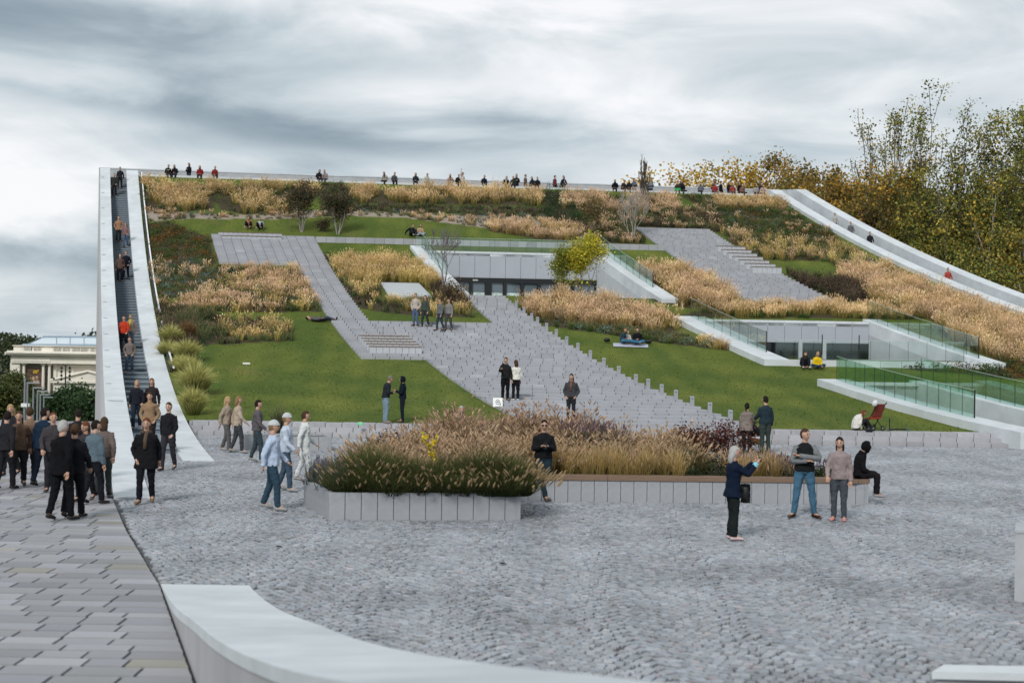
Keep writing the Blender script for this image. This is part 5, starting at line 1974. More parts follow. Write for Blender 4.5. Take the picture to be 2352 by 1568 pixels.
def build_street():
    # flagpoles / tall mast lights in a row
    rows = [(57.6, 868, 1000), (63.6, 878, 998), (77, 889, 990), (86.5, 897, 1000), (93, 905, 1006), (101, 911, 995)]
    words = ['leftmost tall', 'second from the left', 'third from the left', 'fourth from the left', 'fifth from the left', 'rightmost']
    for i, (x, yt, yb) in enumerate(rows):
        d = 96 + 9 * i
        t, b = at(x, yt, d), at(x - 2, 1000, d)
        gz = float(np.interp(d, [82, 90, 140], [-6.2, -7, -7.5]))
        r = tag(empty('mast_light', (t[0], d, gz)), 'slim grey mast, %s of the row before the old building' % words[i], 'mast', 'slim masts left of the museum')
        h = t[2] - gz
        MB().tube([(0, 0, -.1), (0, 0, h)], [.11, .07], 8).build('pole', GREYM, r)
        if i:
            MB().box(-.05, .9, -.06, .06, h - .08, h + .02).build('lamp_arm', GREYM, r)
        if i < 2:
            zc_ = at(x, 930, d)[2] - gz
            MB().box(-.2, .2, -.15, .15, zc_ - .12, zc_ + .12).build('spotlight', WHITE, r)
    # old cluster lamp in front of the building
    D = 395
    t = at(151, 838, D)
    r = tag(empty('street_lamp', (t[0], D, at(150, 935, D)[2])), 'dark ornate street lamp with hanging lantern clusters before the old building', 'street lamp')
    z0 = r.location.z
    h = t[2] - z0
    MB().tube([(0, 0, 0), (0, 0, h)], [.28, .16], 6).build('pole', DARKM, r)
    M = MB()
    for k in (-1, 1):
        M.tube([(0, 0, h - .6), (k * .7, 0, h + .3), (k * 1.2, 0, h - .2)], .10, 5)
    M.build('arm', DARKM, r)
    for k in (-1.15, 1.15):
        for j in range(4):
            zz = h - .8 - j * 1.05
            MB().tube([(k, 0, zz + .45), (k, 0, zz + .1), (k, 0, zz - .35), (k, 0, zz - .45)], [.08, .36, .28, .06], 6).build('lantern', DARKM, r)
    t = at(8, 862, 300)
    r = tag(empty('street_lamp', (t[0], 300, -11)), 'plain curved street lamp at the far left edge', 'street lamp')
    h = t[2] + 11
    MB().tube([(0, 0, 0), (0, 0, h), (-.4, 0, h + .6), (-1.3, 0, h + .7)], [.16, .1, .09, .08], 6).build('pole', DARKM, r)
    # white information board on the pavement
    d = 60.0
    a, b = at(15.5, 966, d), at(37, 1012, d)
    r = tag(empty('information_board', ((a[0] + b[0]) / 2, d, -.1)), 'white information board standing behind the crowd at the left', 'sign')
    w2 = (b[0] - a[0]) / 2
    MB().box(-w2, w2, -.06, .06, -.2, a[2] + .1).build('board', WHITE, r)
    M = MB()
    for z, l in ((.28, .3), (.70, .34), (.77, .26)):
        M.box(-w2 * .85, -w2 * .85 + l * 1.3, -.064, -.061, a[2] + .1 - z - .03, a[2] + .1 - z)
    M.build('lettering', mat('board_text', (.25, .27, .28), .6, .1, 3), r)
    # long hedge and parked things far behind the crowd: a belt of far trees closing the view
    P = Plants()
    n = 42000
    x = rng.uniform(-330, 40, n)
    y = 560 + rng.normal(0, 12, n)
    z = -14 + rng.random(n) ** .7 * (18 + 3 * snoise(x, y * 0, 30, 90))
    P.leaves(np.stack([x, y, z], 1), rng.uniform(.8, 1.8, n), cvar((.045, .06, .025), n, .3), .4, .8)
    tag(P.build('far_trees', LEAF), 'distant belt of park trees at the far left horizon', 'trees', kind='stuff')
    P = Plants()
    n = 20000
    x = rng.uniform(-75, -22, n)
    y = 88 + rng.normal(0, 2.2, n) + (x + 22) * -.25
    z = -7.2 + rng.random(n) * (4.2 + .8 * snoise(x, y, 6, 91))
    P.leaves(np.stack([x, y, z], 1), rng.uniform(.18, .34, n), cvar((.03, .05, .018), n, .3), .4, .8)
    tag(P.build('hedge', LEAF), 'dark hedge row along the street left of the museum', 'hedge', kind='stuff')


build_street()


# ------------------------------------------------------------------ small things lying about
def small_things():
    # white sandwich board in front of the couple
    p = pick(1143, 934)
    r = tag(empty('sandwich_board', p), 'small white sign with a black drawing by the couple on the stairs', 'sign')
    r.rotation_euler = (0, 0, .12)
    MB().hexa([(-.19, -.12, 0), (.19, -.12, 0), (.19, -.10, 0), (-.19, -.10, 0)], [(-.19, .02, .36), (.19, .02, .36), (.19, .04, .36), (-.19, .04, .36)]).build('board', WHITE, r)
    MB().hexa([(-.19, .16, 0), (.19, .16, 0), (.19, .18, 0), (-.19, .18, 0)], [(-.19, .03, .36), (.19, .03, .36), (.19, .05, .36), (-.19, .05, .36)]).build('back_board', WHITE, r)
    M = MB()
    for k in range(9):
        t = k / 9 * 6.283
        t2 = (k + .8) / 9 * 6.283
        z1, z2 = .19 + .09 * math.sin(t), .19 + .09 * math.sin(t2)
        M.tube([(.08 * math.cos(t), -.125 + z1 * .389, z1), (.08 * math.cos(t2), -.125 + z2 * .389, z2)], .012, 4)
    M.tube([(-.03, -.125 + .2 * .389, .2), (.04, -.125 + .2 * .389, .2)], .02, 4)
    M.build('drawing', BLACK, r)
    p = pick(566, 839)
    r = tag(empty('lawn_sign', p), 'tiny white plate standing on the big left lawn', 'sign')
    MB().box(-.17, .17, -.01, .01, .06, .13).build('plate', WHITE, r)
    MB().box(-.02, .02, .011, .02, -.05, .10).build('peg', GREYM, r)
    p = np.array([*gnd(828, 975, .45)[:2], .45])
    r = tag(empty('green_light', p), 'small green lamp on the lowest steps', 'lamp')
    MB().hexa([(-.1, -.07, 0), (.1, -.07, 0), (.1, .07, 0), (-.1, .07, 0)], [(-.08, -.05, .07), (.08, -.05, .07), (.08, .05, .07), (-.08, .05, .07)]).build('case', mat('green_case', (.05, .55, .2), .5, .1, 3), r)
    MB().box(-.06, .06, -.04, .04, .071, .09).build('lens', WHITE, r)
    for x, y, lab in ((640, 1257, 'dark fallen leaf litter on the setts below the near planter'), (1154, 1296, 'small dark pine cone on the setts in the middle of the plaza')):
        p = gnd(x, y)
        o = MB().tube([p + (-.05, 0, .015), p + (-.02, 0, .025), p + (.03, .01, .02), p + (.06, .01, .008)], [.01, .026, .022, .006], 6, flat=[.5] * 4).build('litter', BLACK)
        tag(o, lab, 'litter')
    # white flower posy on the slope
    b = pick(1370, 722)
    P = Plants()
    P.leaves(b + rng.normal(0, .16, (60, 3)) + (0, 0, .35), .09, cvar((.6, .58, .48), 60), .3, .8)
    tag(P.build('white_flowers', VEG), 'small patch of white flowers below the grass bank by the stairs', 'flowers')


small_things()
# ------------------------------------------------------------------ people
def cloth(c, name=None):
    c = tuple(round(float(v), 3) for v in c)
    return mat(name or 'cloth_%03d_%03d_%03d' % tuple(int(v * 1000) for v in c), c, .9, .22, 7.0, .9, 11, spec=.1)


def skin(c=(.48, .29, .21)):
    return mat('skin_%d' % int(c[0] * 100), c, .55, .05, 8, spec=.3)


SKIN = skin()
HAIRC = dict(dark=(.018, .014, .012), brown=(.06, .036, .022), blond=(.36, .25, .12), grey=(.38, .37, .36), red=(.13, .05, .025), black=(.008, .008, .009), light=(.22, .14, .07))


def V3(*a):
    return np.array(a, float)


def bez(a, b, c, n):
    t = np.linspace(0, 1, n)[:, None]
    return (1 - t) ** 2 * a + 2 * t * (1 - t) * b + t ** 2 * c


def limb_path(a, b, c):
    """shoulder-elbow-wrist or hip-knee-ankle with a rounded joint"""
    return np.array([a, a + (b - a) * .45, a + (b - a) * .86, b + ((a - b) * .04 + (c - b) * .04), b + (c - b) * .14, b + (c - b) * .55, c])


POSES = {}


def pose(kind, arm='down', leg=None, lean=0.0):
    """joints in metres for a 1.75 m figure facing +Y, feet (or seat) at z = 0"""
    J = {}
    if kind in ('stand', 'walk', 'lean'):
        J['pel'], J['spine'], J['neck'] = V3(0, 0, .96), V3(0, .01, 1.2), V3(0, lean * .5, 1.46 - abs(lean) * .08)
        for s, k in ((-1, 'L'), (1, 'R')):
            J['hip' + k] = V3(s * .088, 0, .92)
            f = 0
            if kind == 'walk':
                f = .5 * s
            J['kne' + k] = V3(s * .10, .03 + .17 * f if kind == 'walk' else .015, .49)
            J['ank' + k] = V3(s * .105, (.26 * f - (.06 if f < 0 else 0)) if kind == 'walk' else -.015, .085 + (.05 if f < 0 else 0))
            J['toe' + k] = J['ank' + k] + V3(s * .03, .19, -.055 - (.04 if f < 0 else 0))
        if leg == 'cross':
            J['kneR'], J['ankR'] = V3(.05, .08, .49), V3(-.05, .12, .085)
            J['toeR'] = V3(-.06, .31, .03)
        if leg == 'apart':
            for s, k in ((-1, 'L'), (1, 'R')):
                J['kne' + k], J['ank' + k] = V3(s * .15, .02, .49), V3(s * .20, 0, .085)
                J['toe' + k] = J['ank' + k] + V3(s * .10, .17, -.055)
    elif kind == 'sit':            # on a bench or edge; seat at z = 0, feet down
        J['pel'], J['spine'], J['neck'] = V3(0, 0, .10), V3(0, -.03 + lean * .2, .34), V3(0, .03 + lean, .58)
        for s, k in ((-1, 'L'), (1, 'R')):
            J['hip' + k], J['kne' + k], J['ank' + k] = V3(s * .09, .02, .09), V3(s * .13, .42, .10), V3(s * .12, .40, -.34)
            J['toe' + k] = J['ank' + k] + V3(s * .03, .18, -.055)
    elif kind == 'knees':          # on the ground with raised knees
        J['pel'], J['spine'], J['neck'] = V3(0, 0, .11), V3(0, -.05, .33), V3(0, .08 + lean, .57)
        for s, k in ((-1, 'L'), (1, 'R')):
            J['hip' + k], J['kne' + k], J['ank' + k] = V3(s * .09, .03, .10), V3(s * .17, .36, .44), V3(s * .15, .60, .075)
            J['toe' + k] = J['ank' + k] + V3(s * .03, .17, -.035)
    elif kind == 'cross':          # cross-legged
        J['pel'], J['spine'], J['neck'] = V3(0, 0, .11), V3(0, -.03, .34), V3(0, .05 + lean, .58)
        for s, k in ((-1, 'L'), (1, 'R')):
            J['hip' + k], J['kne' + k], J['ank' + k] = V3(s * .09, .03, .10), V3(s * .36, .26, .17), V3(-s * .10, .38 + .05 * s, .085)
            J['toe' + k] = J['ank' + k] + V3(-s * .17, .03, -.03)
    elif kind == 'lie':            # on the back, head towards -X
        J['pel'], J['spine'], J['neck'] = V3(0, 0, .12), V3(-.25, 0, .13), V3(-.50, 0, .14)
        for s, k in ((-1, 'L'), (1, 'R')):
            J['hip' + k], J['kne' + k], J['ank' + k] = V3(.03, -s * .09, .11), V3(.44, -s * .13, .24 if s > 0 else .12), V3(.84, -s * .13, .09)
            J['toe' + k] = J['ank' + k] + V3(.07, -s * .03, .16)
    n, pz = J['neck'], J['pel']
    upv = (n - J['spine']) / np.linalg.norm(n - J['spine'])
    side = V3(1, 0, 0) if kind != 'lie' else V3(0, -1, 0)
    fwd = np.cross(upv, side)
    fwd = fwd / np.linalg.norm(fwd) if kind != 'lie' else V3(0, 0, 1)
    if fwd[1] < 0 and kind != 'lie':
        fwd = -fwd
    J['up'], J['side'], J['fwd'] = upv, side, fwd
    for s, k in ((-1, 'L'), (1, 'R')):
        a = arm[0 if k == 'L' else 1] if isinstance(arm, (tuple, list)) else arm
        sh = n - upv * .075 + side * s * .178
        J['sh' + k] = sh

        def rel(x, f, u):
            return sh + side * s * x + fwd * f + upv * u
        if a == 'down':
            J['elb' + k], J['wri' + k] = rel(.055, -.02, -.29), rel(.065, .05, -.54)
        elif a == 'swingf':
            J['elb' + k], J['wri' + k] = rel(.06, .06, -.28), rel(.03, .24, -.46)
        elif a == 'swingb':
            J['elb' + k], J['wri' + k] = rel(.06, -.14, -.26), rel(.06, -.16, -.50)
        elif a == 'pocket':
            J['elb' + k], J['wri' + k] = rel(.10, -.08, -.28), rel(.0, .06, -.47)
        elif a == 'phone':
            J['elb' + k], J['wri' + k] = rel(.05, .04, -.28), rel(-.11, .25, -.20)
        elif a == 'photo':
            J['elb' + k], J['wri' + k] = rel(.03, .22, -.16), rel(-.09, .42, .05)
        elif a == 'knees':
            J['elb' + k], J['wri' + k] = rel(.05, .16, -.26), rel(-.08, .36, -.28)
        elif a == 'fold':
            J['elb' + k], J['wri' + k] = rel(.07, .06, -.28), rel(-.20, .22, -.26)
        elif a == 'push':
            J['elb' + k], J['wri' + k] = rel(.05, .10, -.27), rel(.0, .34, -.36)
        elif a == 'up':
            J['elb' + k], J['wri' + k] = rel(.09, .03, .24), rel(.07, .05, .50)
        elif a == 'prop':
            J['elb' + k], J['wri' + k] = rel(.10, -.16, -.26), rel(.12, -.22, -.50)
        elif a == 'point':
            J['elb' + k], J['wri' + k] = rel(.24, .10, -.10), rel(.44, .22, .0)
        elif a == 'across':
            J['elb' + k], J['wri' + k] = rel(.10, .12, -.22), rel(-.30, .24, -.16)
        elif a == 'hug':
            J['elb' + k], J['wri' + k] = rel(.10, .16, -.20), rel(.10, .36, -.12)
    J['head'] = n + upv * .165 + fwd * .03
    return J


def spine_rings(J, prof, n, nod=0.0):
    """prof: list of (t along pelvis..neck, half width, half depth); rings across the spine"""
    a, b, c = J['pel'], J['spine'], J['neck']
    out = []
    th = np.arange(n) * 2 * np.pi / n
    for t, hw, hd in prof:
        if t < 0:
            d = (b - a) / np.linalg.norm(b - a)
            p = a + d * t * .5
        else:
            p = (1 - t) ** 2 * a + 2 * t * (1 - t) * b + t * t * c
            d = 2 * (1 - t) * (b - a) + 2 * t * (c - b)
            d /= np.linalg.norm(d)
        sd = J['side']
        fw_ = np.cross(d, sd)
        fw_ /= np.linalg.norm(fw_)
        cs, sn = np.cos(th), np.sin(th)
        e = .82
        cx = np.sign(cs) * np.abs(cs) ** e
        sy = np.sign(sn) * np.abs(sn) ** e
        out.append(p + hw * cx[:, None] * sd + hd * sy[:, None] * fw_)
    return out


def head_mesh(J, n, scale=1.0, turn=0.0, nod=0.0, grow=0.0, keep=None, hood=False):
    """an ovoid head with jaw, nose and brow; or a hair cap grown from it"""
    m = max(6, n)
    k = max(6, n - 2)
    u = np.linspace(0, np.pi, k + 1)[1:-1]
    v = np.arange(m) * 2 * np.pi / m + np.pi / 2
    V = []
    for a in u:
        for b in v:
            V.append((math.sin(a) * math.cos(b), math.sin(a) * math.sin(b), math.cos(a)))
    V += [(0, 0, 1), (0, 0, -1)]
    V = np.array(V)
    x, y, z = V.T.copy()
    jaw = np.where(z < 0, 1 + .30 * z, 1.0)
    X = x * .077 * jaw
    Y = y * .098 * np.where(z < 0, 1 + .10 * z, 1)
    Z = z * .118
    if not grow:
        front = np.clip(y, 0, 1) ** 6 * np.exp(-(x / .32) ** 2)
        Y = Y + .020 * front * np.exp(-((z + .12) / .22) ** 2) + .006 * np.exp(-((z + .72) / .2) ** 2) * np.clip(y, 0, 1)
        Y = Y - .010 * np.exp(-((z - .06) / .12) ** 2) * np.exp(-((np.abs(x) - .38) / .18) ** 2) * (y > 0)
        ear = np.exp(-((z - .0) / .25) ** 2) * np.exp(-(y / .18) ** 2)
        X = X + np.sign(x) * .014 * ear
    else:
        X, Y, Z = X * (1 + grow), Y * (1 + grow) - .006, Z * (1 + grow * .8) + .004
    P = np.stack([X, Y, Z], 1) * scale
    ct, st_ = math.cos(turn), math.sin(turn)
    P = np.stack([P[:, 0] * ct - P[:, 1] * st_, P[:, 0] * st_ + P[:, 1] * ct, P[:, 2]], 1)
    cn, sn = math.cos(nod), math.sin(nod)
    P = np.stack([P[:, 0], P[:, 1] * cn + P[:, 2] * sn, -P[:, 1] * sn + P[:, 2] * cn], 1)
    if np.allclose(J['side'], (1, 0, 0)):
        # the head keeps upright even when the back is bent
        R = np.array([[1, 0, 0], [0, 1, 0], [0, 0, 1.0]])
    else:
        R = np.stack([J['side'], J['fwd'], J['up']], 0)
    W = P @ R + J['head']
    F4, F3 = [], []
    rows = k - 1
    for i in range(rows - 1):
        for j in range(m):
            F4.append([i * m + j, (i + 1) * m + j, (i + 1) * m + (j + 1) % m, i * m + (j + 1) % m])
    for j in range(m):
        F3.append([rows * m, j, (j + 1) % m])
        F3.append([rows * m + 1, (rows - 1) * m + (j + 1) % m, (rows - 1) * m + j])
    F4, F3 = np.array(F4), np.array(F3)
    if keep is not None:
        raw = V
        F4 = np.array([f for f in F4 if keep(*raw[f].mean(0))]).reshape(-1, 4)
        F3 = np.array([f for f in F3 if keep(*raw[f].mean(0))]).reshape(-1, 3)
    return W, [F4, F3]


def fingers(M, w, d, side, fwd, n=5, curl=.5, s=1.0):
    """four unequal bent fingers and a thumb off a short palm"""
    d = d / np.linalg.norm(d)
    nrm = np.cross(d, side)
    nrm /= np.linalg.norm(nrm) + 1e-9
    palm = np.array([w - d * .015, w + d * .03, w + d * .085])
    M.tube(palm * 1.0, np.array([.028, .040, .038]) * s, n + 1, flat=[.62, .5, .48], ref=nrm) if False else M.tube(palm, np.array([.027, .038, .036]) * s, n + 1, flat=[.7, .55, .5])
    for k, (o, l) in enumerate(((-.027, .062), (-.009, .074), (.009, .069), (.027, .052))):
        b = w + d * .08 + side * o * s
        m_ = b + d * l * .5 + nrm * curl * .016
        e = b + d * l * (1 - .25 * curl) + nrm * curl * .05
        M.tube([b - d * .01, m_, e], np.array([.0095, .0088, .006]) * s, n)
    b = w + d * .03 - side * .032 * s
    M.tube([b, b - side * .022 + d * .028 + nrm * curl * .012, b - side * .020 + d * .058 + nrm * curl * .03], np.array([.013, .011, .007]) * s, n)


def remeshed(o, vox, sm=2):
    """one continuous skin over the overlapping pieces of a garment or body"""
    md = o.modifiers.new('join', 'REMESH')
    md.mode = 'VOXEL'
    md.voxel_size = vox
    md.use_smooth_shade = True
    if 'fold' not in bpy.data.textures:
        tx = bpy.data.textures.new('fold', 'CLOUDS')
        tx.noise_scale = .085
        tx.noise_depth = 2
    dm = o.modifiers.new('folds', 'DISPLACE')
    dm.texture = bpy.data.textures['fold']
    dm.texture_coords = 'GLOBAL'
    dm.strength = .042
    dm.mid_level = .5
    ms = o.modifiers.new('smooth', 'SMOOTH')
    ms.factor = .5
    ms.iterations = sm
    return o


FINE = []


def person(label, p, face, h=1.72, kind='stand', arm='down', leg=None, top=(.02, .02, .022), bottom=(.02, .022, .028), shoe=(.03, .03, .03), hair='dark', hstyle='short',
           coat=0.0, fine=0, group=None, turn=0.0, nod=0.0, lean=0.0, loose=1.0, vest=None, sk=None, hat=None, glasses=None, hood=None, scarf=None, skirt=None, wide=1.0, socks=None):
    """face: heading in degrees, 0 looks away from the camera (+Y), 180 at the camera, 90 to the right (+X)"""
    J = pose(kind, arm, leg, lean)
    k = h / 1.75
    n = 12 if fine else 7
    root = tag(empty('person', p, -math.radians(face)), label, 'person', group)
    sk = sk or SKIN
    sc = lambda V: np.asarray(V) * k

    def put(name, M, m, parent=root, smooth=True):
        V = np.concatenate(M.V) * k
        return mobj(name, V, M.P, m, parent, None, smooth)
    # ---- body: one figure from feet to head
    B = MB()
    w = wide
    V, P = loft(spine_rings(J, [(-.16, .10, .08), (-.05, .155, .105), (.12, .155, .105), (.35, .135, .09), (.62, .155, .105), (.82, .150, .090), (.93, .09, .065), (1.02, .055, .055)], n))
    B.add(V, P)
    B.tube([J['neck'] - J['up'] * .03, J['neck'] + J['up'] * .04, J['head'] - J['up'] * .02], [.058, .052, .055], n)
    for s in 'LR':
        B.tube(limb_path(J['sh' + s] - J['side'] * (.05 if s == 'R' else -.05) - J['up'] * .03, J['elb' + s], J['wri' + s]), [.042, .042, .040, .038, .036, .032, .026], max(6, n - 3))
        B.tube(limb_path(J['hip' + s], J['kne' + s], J['ank' + s]), [.085, .078, .060, .056, .055, .048, .036], max(6, n - 3))
        B.tube([J['ank' + s] + V3(0, 0, .01), J['ank' + s] * .5 + J['toe' + s] * .5, J['toe' + s]], [.036, .036, .026], 6)
        d = J['wri' + s] - J['elb' + s]
        d /= np.linalg.norm(d)
        sd = J['side'] * (1 if s == 'R' else -1)
        sd = sd - d * sd.dot(d)
        if np.linalg.norm(sd) < .2:
            sd = J['fwd'] - d * J['fwd'].dot(d)
        sd /= np.linalg.norm(sd)
        fingers(B, J['wri' + s], d, sd, J['fwd'], 5 if fine else 4, .9 if arm in ('phone', 'photo') else .55)
    V, P = head_mesh(J, 16 if fine else 9, 1.0, turn, nod)
    B.add(V, P)
    put('body', B, sk)
    # ---- trousers
    T = MB()
    V, P = loft(spine_rings(J, [(-.2, .09, .085), (-.12, .15, .12), (-.02, .172 * w, .128), (.10, .170 * w, .125), (.22, .160 * w, .115)], n))
    T.add(V, P)
    for s in 'LR':
        pth = limb_path(J['hip' + s], J['kne' + s], J['ank' + s])
        rr = np.array([.102, .096, .076, .072, .070, .064, .058]) * (1 if loose == 1 else 1)
        rr = rr * np.array([1, 1, 1, 1, 1, loose, loose * 1.02])
        T.tube(pth, rr, n - 1)
    o = put('trousers', T, cloth(bottom))
    if fine:
        remeshed(o, .016)
    if skirt:
        K = MB()
        V, P = loft(spine_rings(J, [(-1.0, .24, .2), (-.5, .21, .17), (0, .175, .13), (.15, .165, .12)], n))
        K.add(V, P)
        put('skirt', K, cloth(skirt))
    # ---- jacket or coat
    g = MB()
    hem = -.08 - coat * 2.0 if kind in ('stand', 'walk', 'lean') else -.06
    fl = .03 * (coat > .1)
    prof = [(hem, .182 * w + fl, .140 + fl), (hem * .4, .180 * w + fl * .5, .140 + fl * .5), (.12, .172 * w, .134), (.34, .160 * w, .124), (.60, .182 * w, .136), (.80, .196 * w, .128), (.90, .160, .105), (.985, .078, .076), (1.03, .072, .072)]
    V, P = loft(spine_rings(J, prof, n + 2))
    g.add(V, P)
    cuffs = []
    sl = MB() if vest is not None else g
    for s in 'LR':
        pth = limb_path(J['sh' + s] - J['side'] * (.035 if s == 'R' else -.035) + J['up'] * .005, J['elb' + s], J['wri' + s])
        sl.tube(pth, [.078, .070, .062, .060, .057, .052, .044], n - 1)
    o = put('jacket' if vest is None else 'vest', g, cloth(top))
    if fine:
        remeshed(o, .016)
    if vest is not None:
        o = put('sleeves', sl, cloth(vest))
    # ---- shoes
    for s in 'LR':
        a, t_ = J['ank' + s], J['toe' + s]
        d = t_ - a
        if kind != 'lie':
            d2 = V3(d[0], d[1], d[2])
            heel = a - V3(d[0], d[1], 0) * .32 + V3(0, 0, -.035)
            mid = a + d * .45 + V3(0, 0, -.01)
            end = a + d * 1.05 + V3(0, 0, .005)
        else:
            heel, mid, end = a + V3(.03, 0, -.03), a + d * .5 + V3(.03, 0, 0), a + d * 1.1 + V3(.02, 0, 0)
        M = MB().tube([heel, a * .55 + heel * .45 + V3(0, 0, -.012), mid, end - d * .12, end], [.028, .044, .045, .040, .018], 8 if fine else 6, flat=[.9, .95, .85, .7, .6])
        put('shoe', M, cloth(shoe))
    # ---- hair or head cover
    hs, hm = hstyle, cloth(HAIRC[hair] if isinstance(hair, str) else hair, None)
    nn = 16 if fine else 9
    if hood is not None:
        V, P = head_mesh(J, nn, 1.0, turn, nod, .30, keep=lambda x, y, z: not (y > .45 and abs(x) < .62 and -.75 < z < .55))
        M = MB().add(V, P)
        pr = [(.86, .15, .12), (.97, .115, .10), (1.08, .085, .09)]
        V, P = loft(spine_rings(J, pr, n))
        M.add(V, P)
        put('hood', M, cloth(hood))
    else:
        if hs in ('short', 'cap', 'bald'):
            kp = lambda x, y, z: (z > .42 and (y < .75 or z > .62)) or (y < .05 and z > -.35) or (y < -.5 and z > -.62)
        else:
            kp = lambda x, y, z: (z > .40 and (y < .72 or z > .62)) or (y < .12 and z > -.9)
        V, P = head_mesh(J, nn, 1.0, turn, nod, .12 if hs == 'short' else .17, keep=kp)
        M = MB().add(V, P)
        if hs in ('long', 'bob'):
            L = .30 if hs == 'long' else .13
            b0 = J['head'] - J['fwd'] * .055 + V3(0, 0, .02)
            M.tube([b0, b0 + V3(0, 0, -.10) - J['fwd'] * .02, b0 + V3(0, 0, -.10 - L * .6) - J['fwd'] * .03, b0 + V3(0, 0, -.10 - L) - J['fwd'] * .02], [.085, .092, .085, .04], n, flat=[.6, .6, .5, .5])
        if hs == 'bun':
            M.tube([J['head'] - J['fwd'] * .09 + V3(0, 0, .07), J['head'] - J['fwd'] * .12 + V3(0, 0, .09), J['head'] - J['fwd'] * .15 + V3(0, 0, .10)], [.03, .045, .015], n)
        if hs == 'tail':
            b0 = J['head'] - J['fwd'] * .095 + V3(0, 0, .03)
            M.tube([b0, b0 - J['fwd'] * .05 + V3(0, 0, -.05), b0 - J['fwd'] * .05 + V3(0, 0, -.2)], [.03, .038, .012], n)
        put('hair', M, hm)
    if hat is not None:
        V, P = head_mesh(J, nn, 1.0, turn, nod, .24, keep=lambda x, y, z: z > .22)
        put('hat', MB().add(V, P), cloth(hat))
    if fine:
        # eyes, brows and mouth
        ct, st_ = math.cos(turn), math.sin(turn)

        def hp(x, y, z):
            q = V3(x * ct - y * st_, x * st_ + y * ct, z)
            cn, sn = math.cos(nod), math.sin(nod)
            q = V3(q[0], q[1] * cn + q[2] * sn, -q[1] * sn + q[2] * cn)
            return J['head'] + q
        E_ = MB()
        for s in (-1, 1):
            E_.tube([hp(s * .030 - .011, .084, .006), hp(s * .030, .090, .008), hp(s * .030 + .011, .084, .006)], [.004, .007, .004], 5)
        put('eyes', E_, BLACK)
        br = MB()
        for s in (-1, 1):
            br.tube([hp(s * .030 - .017, .088, .024), hp(s * .030, .094, .029), hp(s * .030 + .017, .086, .025)], [.003, .005, .003], 4)
        put('brows', br, hm)
        mo = MB().tube([hp(-.022, .086, -.060), hp(0, .096, -.061), hp(.022, .086, -.060)], [.003, .0065, .003], 5)
        put('mouth', mo, mat('lips', (.36, .15, .13), .5, .05, 8))
        if glasses:
            gm = MB()
            if glasses == 'sun':
                for s in (-1, 1):
                    gm.tube([hp(s * .032 - .026, .090, .008), hp(s * .032, .099, .006), hp(s * .032 + .026, .088, .008)], [.012, .021, .012], 6)
                gm.tube([hp(-.075, .02, .016), hp(-.066, .07, .014), hp(0, .101, .014), hp(.066, .07, .014), hp(.075, .02, .016)], .005, 4)
            else:
                for s in (-1, 1):
                    c = [hp(s * .032 + .023 * math.cos(t), .096 - .008 * abs(math.cos(t)), .004 + .018 * math.sin(t)) for t in np.linspace(0, 6.283, 9)]
                    gm.tube(c, .003, 4)
                    gm.tube([hp(s * .055, .085, .012), hp(s * .078, .01, .015)], .003, 4)
                gm.tube([hp(-.01, .1, .006), hp(.01, .1, .006)], .003, 4)
            put('glasses', gm, BLACK)
    if scarf is not None:
        M = MB().tube([J['neck'] + J['fwd'] * .075 + J['side'] * .03, J['neck'] + J['side'] * .085, J['neck'] - J['fwd'] * .075, J['neck'] - J['side'] * .085, J['neck'] + J['fwd'] * .08 - J['side'] * .02, J['neck'] + J['fwd'] * .13 - J['up'] * .16, J['neck'] + J['fwd'] * .14 - J['up'] * .34],
                       [.04, .042, .042, .042, .045, .04, .035], n, flat=[.8] * 7)
        put('scarf', M, cloth(scarf))
    root['_j'] = 0
    del root['_j']
    return root, J, k


def wpt(root, v, k):
    a = root.rotation_euler[2]
    c, s = math.cos(a), math.sin(a)
    v = np.asarray(v) * k
    return np.array(root.location) + V3(v[0] * c - v[1] * s, v[0] * s + v[1] * c, v[2])


def held(name, label, cat, root, J, k, off, size, m, rz=0.0):
    pnt = wpt(root, (J['wriL'] + J['wriR']) / 2 + np.asarray(off), k)
    o = MB().box(-size[0] / 2, size[0] / 2, -size[1] / 2, size[1] / 2, -size[2] / 2, size[2] / 2).build(name, m)
    bv = o.modifiers.new('edge', 'BEVEL')
    bv.width = min(size) * .25
    o.location = Vector(pnt)
    o.rotation_euler = (0, 0, root.rotation_euler[2] + rz)
    tag(o, label, cat)
    return o


def backpack(label, root, J, k, c, size=(.28, .16, .42)):
    b = (J['spine'] * .45 + J['neck'] * .55) - J['fwd'] * (.13 + size[1] / 2) - J['up'] * .04
    M = MB()
    th = np.arange(10) * 2 * np.pi / 10
    R = []
    for z, f in ((-.5, .75), (-.42, .98), (0, 1.0), (.35, .92), (.5, .55)):
        cs, sn = np.cos(th), np.sin(th)
        R.append(b + np.stack([np.sign(cs) * np.abs(cs) ** .6 * size[0] / 2 * f, np.sign(sn) * np.abs(sn) ** .6 * size[1] / 2 * f, np.full(10, z * size[2])], 1))
    V, P = loft(R)
    M.add(V, P)
    r = tag(empty('backpack', wpt(root, b, k), root.rotation_euler[2]), label, 'backpack')
    mobj('bag', (V - b) * k, P, cloth(c), r, None, True)
    S_ = MB()
    for s in (-1, 1):
        S_.tube([V3(s * .09, .08, .14), V3(s * .10, .14, .22), V3(s * .10, .30, .14), V3(s * .10, .29, -.05), V3(s * .12, .1, -.16)], .014, 5)
    Vs = np.concatenate(S_.V) * k
    mobj('strap', Vs, S_.P, cloth((.02, .02, .02)), r)


